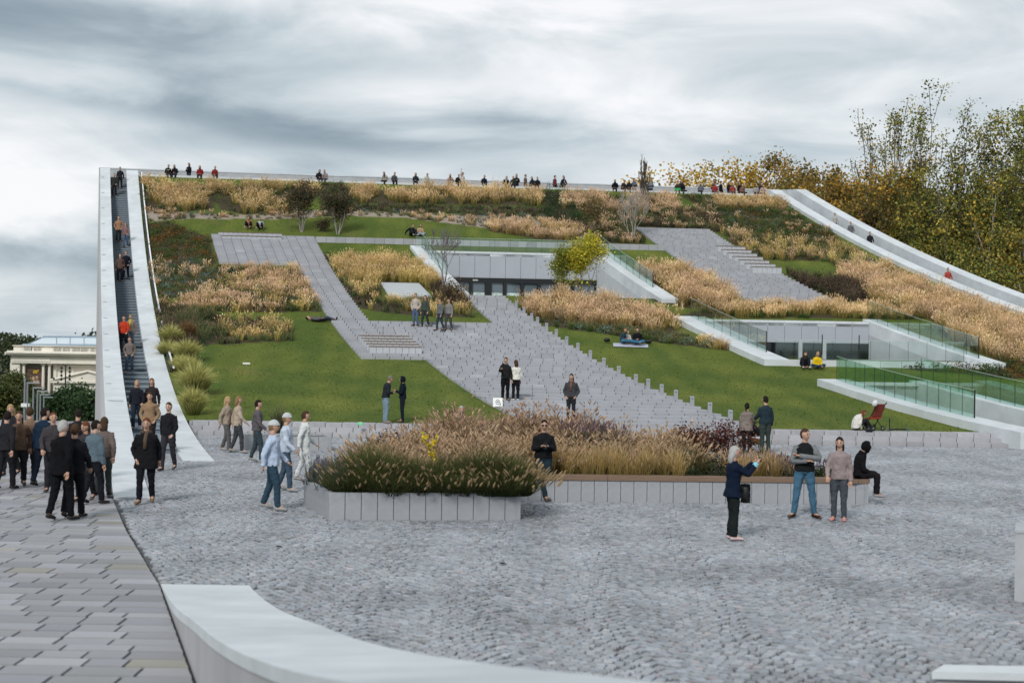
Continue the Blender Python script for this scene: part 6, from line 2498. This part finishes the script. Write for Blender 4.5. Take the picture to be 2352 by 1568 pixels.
def plaza_people():
    # the woman taking a picture, nearest of all
    p = gnd(1682, 1240)
    r, J, k = person('grey-haired woman in a navy coat holding up a phone on the setts', p, 82, 1.66, 'stand', 'photo', None, top=(.006, .012, .028), bottom=(.012, .016, .016), shoe=(.55, .42, .42),
                     hair='grey', hstyle='bob', coat=.11, fine=1, glasses='clear', loose=1.25, wide=1.12, turn=0.0, nod=-.05)
    held('phone', 'dark phone held up by the grey-haired woman', 'phone', r, J, k, (0, .09, .05), (.15, .012, .08), BLACK)
    M = MB().tube(np.array([J['wriR'] - (J['wriR'] - J['elbR']) * f for f in (.05, .2, .34)]), [.047, .052, .05], 9)
    mobj('cuff', np.concatenate(M.V) * k, M.P, cloth((.22, .52, .62)), r)
    b = wpt(r, J['pel'] + V3(.12, .20, -.02), k)
    P = Plants()
    P.leaves(b + np.clip(rng.normal(0, 1, (900, 3)), -1.5, 1.5) * (.045, .045, .10) + (0, 0, -.05), .05, cvar((.014, .020, .017), 900), .2, .8)
    hb = MB().tube([b + V3(0, 0, .12), b + V3(0, 0, .05), b + V3(0, 0, -.12), b + V3(0, 0, -.22)], [.03, .085, .09, .03], 9).build('handbag', BLACK, None, True)
    P.build('fringe', VEG, hb)
    tag(hb, 'dark fluffy bag hanging at the grey-haired woman\'s side', 'bag')
    # man in jeans
    p = gnd(1846, 1189)
    person('man in black vest and jeans standing with feet apart on the setts', p, 186, 1.80, 'stand', ('across', 'fold'), 'apart', top=(.012, .014, .015), vest=(.17, .18, .19), bottom=(.055, .13, .20), shoe=(.035, .018, .014),
           hair='brown', hstyle='short', fine=1, turn=.75, wide=1.08)
    p = gnd(1926, 1196)
    person('woman in grey pink top standing between the man in jeans and the seated woman', p, 200, 1.66, 'stand', ('down', 'swingf'), None, top=(.26, .21, .21), bottom=(.06, .07, .085), shoe=(.50, .22, .20), hair='dark', hstyle='bob', fine=1, coat=.05)
    # seated woman with black hood on the planter end
    s = gnd(1978, 1158)
    p = np.array([s[0] - .02, s[1] + .18, .56])
    person('woman in black hood and coat sitting on the right end of the timber seat', p, 100, 1.68, 'sit', 'knees', None, top=(.008, .008, .009), bottom=(.012, .010, .012), shoe=(.30, .28, .28), hood=(.006, .006, .007), fine=1, lean=.05, sk=skin((.30, .17, .12)), wide=1.1)
    # leaning man with phone
    p = gnd(1247, 1150)
    r, J, k = person('man in black jacket and sunglasses leaning on the long planter with a phone', p + V3(0, .10, 0), 176, 1.76, 'lean', 'phone', 'cross', top=(.010, .011, .013), bottom=(.018, .035, .048), shoe=(.06, .06, .06), hair='dark', hstyle='short', fine=1, glasses='sun', wide=1.12)
    held('phone', 'black phone in the hands of the leaning man', 'phone', r, J, k, (0, .09, .02), (.08, .015, .14), BLACK)
    # couple with pram
    p = gnd(1714, 1040)
    r, J, k = person('woman in a taupe parka seen from behind beside the pram', p, 25, 1.62, 'stand', ('down', 'push'), None, top=(.20, .17, .15), bottom=(.012, .012, .014), shoe=(.02, .02, .02), hair='dark', hstyle='tail', coat=.14, fine=1, wide=1.15)
    p = gnd(1757, 1042)
    person('tall man in dark blue jacket seen from behind beside the pram', p, -20, 1.86, 'stand', ('push', 'down'), None, top=(.02, .035, .045), bottom=(.035, .05, .045), shoe=(.02, .02, .02), hair='dark', hstyle='short', fine=1, wide=1.1, loose=1.1)
    build_pram(gnd(1722, 1036))
    # couple on the stairs
    p = pick(1160, 921, .06)
    r, J, k = person('man in dark jacket with a backpack standing with the woman in white on the stairs', p, 165, 1.78, 'stand', ('down', 'hug'), None, top=(.018, .018, .018), bottom=(.008, .008, .009), shoe=(.02, .02, .02), hair='brown', fine=1, turn=-.5)
    backpack('black backpack on the man on the stairs', r, J, k, (.012, .012, .014))
    p = pick(1184, 920, .06)
    person('woman in white puffy jacket seen from behind on the stairs', p, -20, 1.66, 'stand', ('hug', 'down'), None, top=(.68, .66, .60), bottom=(.010, .011, .014), shoe=(.6, .6, .58), hair='brown', hstyle='bob', fine=1, wide=1.12, coat=.02)
    p = pick(1311, 966, .06)
    person('person in dark jacket with a reddish scarf standing low on the wide stairs', p, 190, 1.74, 'stand', 'pocket', None, top=(.05, .05, .055), bottom=(.02, .022, .028), hair='dark', hstyle='bob', scarf=(.17, .08, .06), fine=1, wide=1.15, coat=.03)
    # two on the big lawn
    p = pick(885, 972)
    person('person in grey beanie, black jacket and light jeans stooping on the big lawn', p, 70, 1.76, 'stand', 'phone', None, top=(.018, .022, .028), bottom=(.17, .24, .30), shoe=(.2, .2, .2), hair='light', hat=(.14, .15, .12), fine=1, lean=.18)
    p = pick(924, 970)
    person('person all in black facing the stooping one on the big lawn', p, 265, 1.68, 'stand', 'phone', None, top=(.008, .012, .020), bottom=(.010, .014, .022), hood=(.008, .011, .018), fine=1)


def build_pram(p):
    r = tag(empty('pram', p, math.radians(55)), 'black pram with a tan basket between the couple', 'pram')
    F_ = MB()
    for s in (-.24, .24):
        F_.tube([(s, -.42, .98), (s, -.36, 1.0), (s, .28, .26)], .016, 6)
        F_.tube([(s, .38, .66), (s, -.32, .20)], .016, 6)
    F_.tube([(-.24, -.42, .98), (.24, -.42, .98)], .018, 6)
    F_.build('frame', DARKM, r)
    th = np.linspace(0, np.pi, 7)
    R = [np.array([(x, .05 + .34 * math.cos(t) * f, .60 + .30 * f * math.sin(t)) for t in th] + [(x, .05 - .3 * f, .50), (x, .05 + .3 * f, .50)]) for x, f in ((-.22, .9), (-.2, 1), (.2, 1), (.22, .9))]
    V, P = loft(R)
    mobj('carrycot', V, P, cloth((.015, .016, .018)), r, smooth=True)
    M = MB().hexa([(-.18, -.26, .22), (.18, -.26, .22), (.18, .24, .22), (-.18, .24, .22)], [(-.21, -.32, .42), (.21, -.32, .42), (.21, .3, .42), (-.21, .3, .42)])
    M.build('basket', cloth((.28, .15, .055)), r)
    for x, y, rad in ((-.27, -.36, .17), (.27, -.36, .17), (-.18, .36, .13), (.18, .36, .13)):
        c = np.array([(x, y + rad * math.cos(t), rad + rad * math.sin(t) * .98) for t in np.linspace(0, 6.283, 15)])
        wh = MB().tube(c, .022, 6)
        o = wh.build('wheel', BLACK, r)
        S_ = MB()
        for t in np.linspace(0, 6.283, 6)[:-1]:
            S_.tube([(x, y, rad), (x, y + rad * math.cos(t), rad + rad * math.sin(t))], .009, 4)
        S_.tube([(x - .03, y, rad), (x + .03, y, rad)], .03, 6)
        S_.build('spokes', GREYM, o)


plaza_people()


def slope_people():
    # seated on the lawns
    def on(x, y):
        return pick(x, y)
    person('man in an orange brown top sitting with knees up on the upper lawn', on(572, 524), 180, 1.75, 'knees', 'knees', top=(.36, .17, .10), bottom=(.012, .012, .015), shoe=(.6, .6, .6), hair='dark', lean=.06)
    person('person in white and black jacket sitting with knees up on the upper lawn', on(598, 526), 180, 1.7, 'knees', 'phone', top=(.42, .43, .45), bottom=(.008, .008, .012), shoe=(.5, .5, .5), hair='dark')
    person('person in black sitting on the upper lawn beside the one in tan', on(945, 542), 150, 1.75, 'knees', 'prop', top=(.008, .009, .012), bottom=(.02, .02, .03), hair='red', shoe=(.5, .5, .5))
    person('long-haired woman in tan jacket and jeans sitting on the upper lawn', on(965, 541), 170, 1.65, 'cross', 'knees', top=(.40, .28, .18), bottom=(.22, .30, .40), hair='brown', hstyle='long', shoe=(.5, .5, .5))
    person('person lying on the lawn edge with feet towards the narrow path', on(735, 738), 0, 1.75, 'lie', 'down', top=(.10, .09, .10), bottom=(.05, .06, .085), hair='dark')
    # picnic
    b = on(1445, 793)
    R = [(-.85, -.45), (.95, -.5), (1.0, .3), (-.8, .45)]
    V = [(x, y, float(roofz(b[0] + x, b[1] + y)) - b[2] + .01) for x, y in R]
    V2 = [(x, y, z + .012) for x, y, z in V]
    o = MB().hexa(V, V2).build('picnic_blanket', mat('blanket', (.40, .41, .50), .9, .25, 6.0), None)
    o.location = Vector(b)
    tag(o, 'pale picnic blanket spread on the right lawn', 'blanket')
    person('woman in dark top and blue jeans sitting on the picnic blanket', on(1431, 790) + V3(0, 0, .04), 130, 1.66, 'cross', 'phone', top=(.03, .05, .07), bottom=(.05, .17, .27), hair='red', hstyle='long', fine=1)
    person('child in white jacket sitting between the picnic pair', on(1441, 787) + V3(0, 0, .04), 160, 1.2, 'cross', 'knees', top=(.6, .57, .57), bottom=(.2, .2, .25), hair='blond')
    person('man in black jacket and blue jeans sitting cross-legged on the blanket', on(1464, 792) + V3(0, 0, .04), 185, 1.78, 'cross', 'phone', top=(.010, .010, .014), bottom=(.04, .15, .26), hair='black', fine=1)
    for x, y, lab in ((1394, 786, 'black bag at the left end of the picnic blanket'), (1489, 790, 'black bag beside the man on the picnic blanket')):
        q = on(x, y)
        o = MB().tube([q + V3(-.16, 0, .08), q + V3(-.08, 0, .13), q + V3(.08, 0, .13), q + V3(.16, 0, .08)], [.06, .13, .13, .06], 9, flat=[.8] * 4).build('bag', BLACK, None, True)
        tag(o, lab, 'bag')
    # two women in front of the courtyard well
    person('woman in black with long brown hair sitting below the courtyard well', S(.612, float(QW(*on(1827, 832)[:2])[1]) - .25), 185, 1.68, 'knees', 'knees', top=(.010, .011, .015), bottom=(.012, .013, .018), hair='brown', hstyle='long', shoe=(.6, .6, .6), fine=1, turn=.3)
    person('blond woman in a yellow hoodie sitting cross-legged below the courtyard well', S(.612, float(QW(*on(1853, 832)[:2])[1]) - .25), 175, 1.64, 'cross', 'knees', top=(.66, .45, .015), bottom=(.025, .05, .08), hair='blond', hstyle='long', shoe=(.05, .05, .06), fine=1)
    # woman with stroller
    person('woman in white coat kneeling beside the red stroller', on(1965, 987), 75, 1.62, 'knees', 'knees', top=(.62, .60, .56), bottom=(.02, .02, .025), hair='red', hstyle='long', coat=.1, fine=1, lean=.12, wide=1.2, nod=.4)
    p = on(2007, 988)
    r = tag(empty('stroller', p, math.radians(200)), 'red and black folding stroller with a striped seat on the lawn', 'stroller')
    F_ = MB()
    for s in (-.2, .2):
        F_.tube([(s, .40, .98), (s, .26, .72), (s, -.30, .08)], .016, 6)
        F_.tube([(s, -.16, .44), (s, .24, .08)], .016, 6)
        F_.tube([(s, .40, .98), (s, .48, 1.02)], .022, 6)
    F_.tube([(-.2, -.2, .2), (.2, -.2, .2)], .012, 6)
    F_.build('frame', DARKM, r)
    MB().hexa([(-.2, -.20, .40), (.2, -.20, .40), (.2, .16, .44), (-.2, .16, .44)], [(-.2, -.20, .45), (.2, -.20, .45), (.2, .14, .50), (-.2, .14, .50)]).build('seat', cloth((.42, .05, .03)), r)
    V = [(-.19, .12, .50), (.19, .12, .50), (.19, .17, .48), (-.19, .17, .48)]
    V2 = [(-.19, .34, .98), (.19, .34, .98), (.19, .39, .96), (-.19, .39, .96)]
    MB().hexa(V, V2).build('backrest', cloth((.17, .04, .03)), r)
    for x in (-.11, 0, .11):
        MB().hexa([(x - .028, .113, .51), (x + .028, .113, .51), (x + .028, .118, .51), (x - .028, .118, .51)], [(x - .028, .323, .95), (x + .028, .323, .95), (x + .028, .328, .95), (x - .028, .328, .95)]).build('stripe', cloth((.48, .36, .30)), r)
    for x, y in ((-.2, -.28), (.2, -.28), (-.2, .26), (.2, .26)):
        c = np.array([(x, y + .085 * math.cos(t), .09 + .085 * math.sin(t)) for t in np.linspace(0, 6.283, 12)])
        o = MB().tube(c, .018, 6).build('wheel', BLACK, r)
        MB().tube([(x - .02, y, .09), (x + .02, y, .09)], .03, 6).build('hub', GREYM, o)
    hp = wpt(r, V3(.27, .42, 1.0), 1)
    Jh = dict(side=V3(1, 0, 0), head=V3(0, 0, 0))
    V, P = head_mesh(Jh, 10, 1.0, 0, 0, .3, keep=lambda x, y, z: z > -.2)
    o = mobj('helmet', V, P, mat('helmet_shell', (.62, .64, .66), .4, .3, 12), None, None, True)
    o.location = Vector(hp)
    o.rotation_euler = (.6, .5, 0)
    tag(o, 'white child helmet hanging on the stroller handle', 'helmet')
    p = on(2064, 990)
    r = tag(empty('scooter', p, math.radians(10)), 'small dark scooter lying on the lawn right of the stroller', 'scooter')
    MB().tube([(-.35, 0, .05), (-.1, .05, .07), (.4, .12, .06)], .03, 6).build('deck', BLACK, r)
    MB().tube([(-.35, 0, .05), (-.37, -.02, .48)], .02, 6).build('stem', BLACK, r)
    for x in (-.35, .42):
        c = np.array([(x + .07 * math.cos(t), .1 + .02 * math.sin(t), .06 + .05 * math.sin(t)) for t in np.linspace(0, 6.283, 10)])
        MB().tube(c, .02, 5).build('wheel', mat('scooter_wheel', (.1, .13, .12), .6, .1, 5), r)
    q = on(1996, 993)
    tag(MB().tube([q + V3(-.12, 0, .05), q + V3(0, 0, .12), q + V3(.12, 0, .05)], [.05, .10, .05], 8).build('bag', BLACK, None, True), 'small black bag between the white-coated woman and stroller', 'bag')
    # on the landing
    p = on(954, 752)
    person('man in beige jacket and blue jeans standing alone at the landing edge', p + V3(0, 0, .1), 200, 1.74, 'stand', 'pocket', top=(.42, .38, .33), bottom=(.08, .12, .20), shoe=(.02, .02, .03), hair='dark', fine=1, turn=.4)
    for x, y, c, b, lab in ((976, 756, (.05, .065, .055), (.03, .04, .04), 'person in dark green jacket on the landing behind the man in beige'), (1010, 764, (.12, .13, .14), (.035, .05, .065), 'person in grey top and dark trousers on the landing'), (1030, 764, (.20, .19, .18), (.06, .06, .06), 'person in light grey jacket, rightmost of the group on the landing')):
        person(lab, on(x, y) + V3(0, 0, .1), 200 + rng.uniform(-40, 40), 1.72, 'walk', 'down', top=c, bottom=b, hair='brown', fine=1)


slope_people()


def rim_people():
    S_ = [  # x, kind, colour, hair, label
        (386, 'sit', (.010, .011, .013), 'dark', 'person in black sitting on the rim, farthest left'),
        (403, 'sit', (.018, .012, .014), 'brown', 'curly-haired person in black sitting on the rim, second from left'),
        (437, 'stand', (.010, .012, .016), 'dark', 'person in black with a bag standing on the rim at the left'),
        (460, 'sit', (.28, .025, .03), 'red', 'person in bright red sitting on the rim, left one of two in red'),
        (493, 'sit', (.22, .035, .035), 'brown', 'person in red sitting on the rim, right one of two in red'),
        (733, 'sit', (.02, .022, .025), 'dark', 'man in dark jacket and white shirt sitting on the rim above the dark trees'),
        (748, 'sit', (.28, .22, .22), 'brown', 'woman in pale pink sitting on the rim above the dark trees'),
        (884, 'sit', (.32, .30, .28), 'brown', 'person in white and dark sitting on the rim, left of middle'),
        (906, 'sit', (.08, .08, .09), 'black', 'person with dark cap sitting on the rim, left of middle'),
        (955, 'sit', (.022, .032, .036), 'brown', 'man in dark top sitting upright on the middle of the rim'),
        (980, 'sit', (.42, .44, .40), 'brown', 'person in pale top sitting on the middle of the rim'),
        (1035, 'sit', (.36, .26, .22), 'light', 'child in pale pink sitting on the rim beside the woman in black'),
        (1052, 'sit', (.02, .018, .024), 'brown', 'woman in black sitting on the rim left of the waving person'),
        (1073, 'wave', (.48, .44, .42), 'light', 'person in white standing on the rim with one arm raised'),
        (1111, 'sit', (.016, .02, .03), 'dark', 'person in dark blue bent forward on the rim, alone'),
        (1162, 'sit', (.010, .010, .012), 'grey', 'person in black sitting on the rim with light hair'),
        (1178, 'sit', (.03, .035, .03), 'dark', 'person in dark green sitting low on the rim'),
        (1198, 'stand', (.010, .012, .016), 'dark', 'person in black standing on the rim right of the middle'),
        (1217, 'stand', (.13, .09, .07), 'red', 'woman in brown with long hair on the rim right of the middle'),
        (1224, 'sit', (.03, .03, .035), 'dark', 'person in dark grey sitting before the woman in brown on the rim'),
        (1234, 'sit', (.016, .018, .026), 'dark', 'person in black and jeans sitting at the right of that group on the rim'),
        (1286, 'stand', (.13, .035, .045), 'dark', 'person in wine red scarf and black on the rim'),
        (1306, 'stand', (.010, .014, .030), 'dark', 'man in navy jacket standing on the rim right of the one in wine red'),
        (1412, 'sit', (.012, .012, .014), 'black', 'person in black on the rim, first left of the tall bare tree'),
        (1430, 'sit', (.04, .03, .03), 'dark', 'person in dark brown on the rim, second left of the tall bare tree'),
        (1446, 'sit', (.02, .02, .026), 'dark', 'person in charcoal on the rim just left of the tall bare tree'),
        (1470, 'stand', (.09, .11, .15), 'brown', 'person in blue grey standing behind the tall bare tree trunk'),
        (1482, 'sit', (.06, .05, .045), 'dark', 'person in brown sitting behind the bare tree'),
        (1491, 'stand', (.04, .05, .065), 'dark', 'person in dark blue standing behind the bare tree'),
        (1508, 'stand', (.14, .17, .20), 'dark', 'person in pale blue jacket standing right of the bare tree'),
        (1555, 'sit', (.04, .03, .03), 'dark', 'person in dark jacket leaning over a green bag on the rim'),
        (1567, 'sit', (.012, .014, .018), 'dark', 'person in black sitting right of the green bag on the rim'),
        (1580, 'stand', (.012, .016, .026), 'dark', 'person in dark navy standing right of the green bag'),
        (1610, 'sit', (.13, .14, .18), 'brown', 'person in lilac grey sitting alone left of the right crowd'),
        (1642, 'sit', (.30, .04, .045), 'dark', 'person in red sitting at the left end of the right crowd on the rim'),
        (1655, 'stand', (.05, .04, .05), 'dark', 'person in plum standing in the right crowd on the rim'),
        (1672, 'stand', (.008, .008, .010), 'black', 'broad person in black in the right crowd on the rim'),
        (1683, 'sit', (.30, .06, .05), 'light', 'person in red and white in the middle of the right crowd'),
        (1692, 'stand', (.012, .014, .018), 'dark', 'person in black jacket in the middle of the right crowd'),
        (1703, 'sit', (.22, .11, .09), 'light', 'child in salmon in the right crowd on the rim'),
        (1716, 'stand', (.008, .009, .012), 'black', 'person in black at the right part of the right crowd'),
        (1735, 'sit', (.34, .32, .32), 'dark', 'person in white near the right end of the rim'),
        (1752, 'sit', (.40, .30, .26), 'brown', 'person in pale pink second from the right end of the rim'),
        (1766, 'stand', (.02, .026, .04), 'dark', 'person in dark blue at the right end of the rim'),
    ]
    for i, (x, kind, c, hair, lab) in enumerate(S_):
        yy = 403 + (x - 317) * (440 - 403) / (1800 - 317)
        a = at(x, yy, 100)
        w = np.linspace(0, 53, 800)
        pts = XY(0 * w + .006, w)
        j = int(np.argmin(np.abs(pts[:, 0] / pts[:, 1] - a[0] / a[1])))
        p = np.array([*pts[j], 16.12])
        face = 172 + rng.uniform(-28, 28)
        bt = [(.012, .012, .016), (.02, .025, .04), (.05, .06, .08), (.03, .025, .022)][i % 4]
        if kind == 'sit':
            person(lab, p + V3(0, -.12, 0), face, 1.75, 'sit', ['knees', 'phone', 'knees', 'fold'][i % 4], top=c, bottom=bt, hair=hair, hstyle=['short', 'long', 'short', 'bob'][(i * 7) % 4], lean=.10, group='people along the roof rim')
        else:
            q = XY(-.012, w[j])
            p = np.array([*q, 15.55])
            person(lab, p, face + rng.uniform(-60, 60), 1.78, 'stand', ('down', 'up') if kind == 'wave' else ['down', 'pocket', 'phone'][i % 3], top=c, bottom=bt, hair=hair, hstyle=['short', 'long', 'bob'][i % 3], group='people along the roof rim', wide=1.05)
    a = at(1556, 436, 118)
    o = MB().hexa([(-.3, -.1, 0), (.3, -.1, 0), (.3, .1, 0), (-.3, .1, 0)], [(-.24, -.06, .3), (.24, -.06, .3), (.24, .06, .3), (-.24, .06, .3)]).build('bag', cloth((.03, .36, .09)))
    w = np.linspace(0, 53, 800)
    pts = XY(0 * w + .008, w)
    j = int(np.argmin(np.abs(pts[:, 0] / pts[:, 1] - a[0] / a[1])))
    o.location = (pts[j][0], pts[j][1] - .1, 16.12)
    tag(o, 'bright green bag lying on the rim', 'bag')


rim_people()


def stair_people():
    def zl(q):
        return 15.9 * np.clip(1 - q / .975, 0, 1) ** 2 + .012

    def on_stair(x, y):
        """point of the left parapet stairs seen here"""
        dx, dz = ray(x, y)
        best = None
        for q in np.linspace(.97, 0, 900):
            d = float(XY(q, -.6)[1])
            g = HCAM + dz * d - float(zl(q))
            if g < 0:
                z = float(zl(q))
                # middle of the flight when the sight line misses it
                xx = dx * d
                lo = LIA + (LIA[1] - d) / (LIA[1] - LIT[1]) * (LIT - LIA)
                hi = P0 + (P0[1] - d) / (-DV[1]) * DV
                return np.array([np.clip(xx, lo[0] + .22, hi[0] - .22), d, z + .08])
        return gnd(x, y)
    L = [
        (262, 455, 1.75, (.03, .03, .03), (.014, .015, .02), 'brown', 'short', 'person in dark coat at the very top of the left stairs, left one'),
        (275, 438, 1.72, (.016, .018, .026), (.012, .012, .016), 'dark', 'short', 'person in dark jacket at the very top of the left stairs, right one'),
        (272, 560, 1.78, (.30, .17, .10), (.02, .02, .024), 'light', 'long', 'person in tan coat in the upper part of the left stairs'),
        (288, 572, 1.65, (.20, .12, .12), (.06, .10, .16), 'brown', 'long', 'person in dusty pink in the upper part of the left stairs'),
        (275, 652, 1.75, (.10, .06, .05), (.012, .014, .02), 'red', 'long', 'person in brown and black below the tan coat on the left stairs'),
        (289, 645, 1.75, (.010, .012, .018), (.010, .012, .018), 'dark', 'short', 'person in black beside the brown one on the left stairs'),
        (284, 812, 1.78, (.44, .045, .02), (.012, .014, .018), 'brown', 'short', 'person in bright red orange jacket half way down the left stairs'),
        (299, 806, 1.72, (.26, .19, .16), (.13, .15, .18), 'light', 'short', 'person with yellow scarf and beige jacket behind the red jacket'),
        (297, 862, 1.66, (.16, .13, .12), (.04, .06, .09), 'brown', 'short', 'person in greyish jacket just below the red jacket'),
        (313, 992, 1.70, (.014, .015, .022), (.014, .022, .035), 'blond', 'long', 'blond woman in black jacket low on the left stairs'),
        (347, 990, 1.74, (.03, .024, .024), (.02, .02, .024), 'red', 'long', 'woman with reddish hair in dark patterned jacket low on the left stairs'),
        (342, 1052, 1.72, (.26, .17, .10), (.02, .02, .022), 'brown', 'long', 'woman in tan coat near the foot of the left stairs'),
    ]
    for i, (x, y, h, c, b, hair, st_, lab) in enumerate(L):
        p = on_stair(x, y)
        fine = 1 if y > 700 else 0
        person(lab, p, 178 + rng.uniform(-12, 12), h, 'walk', [('swingf', 'swingb'), ('swingb', 'down'), 'pocket'][i % 3], top=c, bottom=b, hair=hair, hstyle=st_, fine=fine, group='people coming down the left parapet stairs', coat=.10 if 'coat' in lab else .02, scarf=(.55, .42, .03) if 'yellow' in lab else None)
    p = gnd(386, 1080)
    person('person in black jacket stepping past the foot of the right parapet coping', p, 190, 1.76, 'walk', ('swingf', 'swingb'), top=(.014, .014, .018), bottom=(.03, .03, .036), hair='brown', hstyle='short', fine=1, sk=skin((.52, .33, .26)))
    p = gnd(334, 1156)
    person('woman in long black coat and scarf walking in front of the left parapet tip', p, 176, 1.76, 'walk', ('swingb', 'pocket'), top=(.010, .010, .012), bottom=(.010, .011, .016), hair='red', hstyle='bob', fine=1, coat=.2, wide=1.2, scarf=(.10, .07, .05), shoe=(.16, .10, .05))
    # behind the right parapet
    for q, w, c, lab in ((.165, 53.75, (.02, .02, .024), 'person in black on the stairs behind the right parapet'), (.29, 53.75, (.34, .06, .05), 'person in red on the stairs behind the right parapet'), (.10, 53.75, (.36, .35, .34), 'person in pale grey high on the right parapet stairs'), (.13, 53.75, (.12, .12, .13), 'person in grey on the right parapet stairs')):
        p = S(q, w, -.95)
        person(lab, p, 175, 1.7, 'walk', 'swingf', top=c, bottom=(.03, .03, .04), hair='brown', hstyle='short')


stair_people()


def crowds():
    L = [  # left crowd: x, y feet, face, height, top, bottom, hair, style, coat, label
        (12, 1124, 20, 1.74, (.02, .02, .024), (.016, .016, .02), 'dark', 'short', .05, 'person in black cut by the left edge in the left crowd'),
        (42, 1118, 175, 1.72, (.11, .07, .05), (.02, .02, .022), 'brown', 'long', .06, 'person in brown jacket with grey hem in the left crowd'),
        (66, 1112, 350, 1.78, (.20, .13, .09), (.03, .03, .035), 'brown', 'short', .0, 'person in tan jacket behind the brown one in the left crowd'),
        (97, 1118, 10, 1.80, (.012, .026, .05), (.010, .016, .028), 'dark', 'short', .08, 'person in navy blue coat in the left crowd'),
        (140, 1196, 12, 1.86, (.006, .006, .008), (.006, .007, .009), 'grey', 'short', .12, 'tall person in black coat with grey hair, nearest of the left crowd'),
        (168, 1190, 350, 1.78, (.010, .010, .013), (.008, .009, .012), 'brown', 'short', .10, 'person in black beside the tall one in the left crowd'),
        (196, 1150, 185, 1.66, (.04, .035, .04), (.014, .014, .018), 'red', 'long', .03, 'woman with red hair in dark jacket in the left crowd'),
        (214, 1158, 30, 1.72, (.10, .14, .17), (.012, .013, .018), 'dark', 'short', .03, 'person in blue grey striped top in the left crowd'),
        (236, 1140, 350, 1.70, (.14, .11, .10), (.05, .06, .055), 'brown', 'bob', .06, 'person in patchy brown coat close to the left parapet'),
        (120, 1128, 178, 1.74, (.05, .045, .05), (.02, .02, .024), 'red', 'short', .04, 'person in dark plum behind the tall black coat'),
        (24, 1092, 180, 1.74, (.02, .022, .028), (.02, .02, .024), 'blond', 'bob', .04, 'fair-haired person in dark jacket farther back at the left'),
        (176, 1108, 0, 1.72, (.016, .016, .02), (.016, .016, .018), 'dark', 'short', .04, 'person in black farther back near the parapet'),
    ]
    for i, (x, y, f, h, c, b, hair, st_, coat, lab) in enumerate(L):
        person(lab, gnd(x, y), f + rng.uniform(-15, 15), h, 'walk', [('swingf', 'swingb'), ('swingb', 'swingf'), 'pocket', 'down'][i % 4], top=c, bottom=b, hair=hair, hstyle=st_, coat=coat, fine=1, group='walkers on the left pavement', wide=rng.uniform(1.0, 1.16), turn=rng.uniform(-.6, .6), nod=rng.uniform(-.1, .25), lean=rng.uniform(0, .06))
    G = [  # group passing behind the near planter
        (624, 1172, 90, 1.80, (.42, .50, .64), (.03, .06, .09), 'light', 'short', .05, (.46, .48, .49), 'person in light blue shirt and white cap, nearest of the passing group'),
        (655, 1128, 95, 1.76, (.46, .52, .62), (.05, .08, .12), 'light', 'short', .04, (.46, .48, .49), 'person in pale blue with white cap behind the nearest of the passing group'),
        (698, 1108, 80, 1.72, (.60, .62, .62), (.55, .57, .57), 'brown', 'short', .02, None, 'person dressed all in white, right end of the passing group'),
        (545, 1040, 75, 1.70, (.40, .32, .25), (.05, .055, .06), 'light', 'bob', .08, None, 'woman in beige coat at the left end of the passing group'),
        (520, 1038, 100, 1.68, (.32, .26, .21), (.10, .10, .10), 'blond', 'long', .05, None, 'fair woman in tan jacket behind the beige coat'),
        (590, 1062, 85, 1.74, (.10, .09, .10), (.04, .06, .07), 'dark', 'short', .03, None, 'person in dark jacket in the middle of the passing group'),
    ]
    for i, (x, y, f, h, c, b, hair, st_, coat, hat, lab) in enumerate(G):
        person(lab, gnd(x, y), f, h, 'walk', [('swingf', 'swingb'), ('swingb', 'swingf')][i % 2], top=c, bottom=b, hair=hair, hstyle=st_, coat=coat, fine=1, hat=hat, group='people passing behind the near planter', wide=1.05, shoe=(.3, .3, .3))
    p = np.array([-1.35, 38.6, 0])
    person('person crouching behind the planter, only the grey head showing', p, 170, 1.7, 'stand', 'down', top=(.1, .1, .1), hair='grey', hstyle='bob')


crowds()
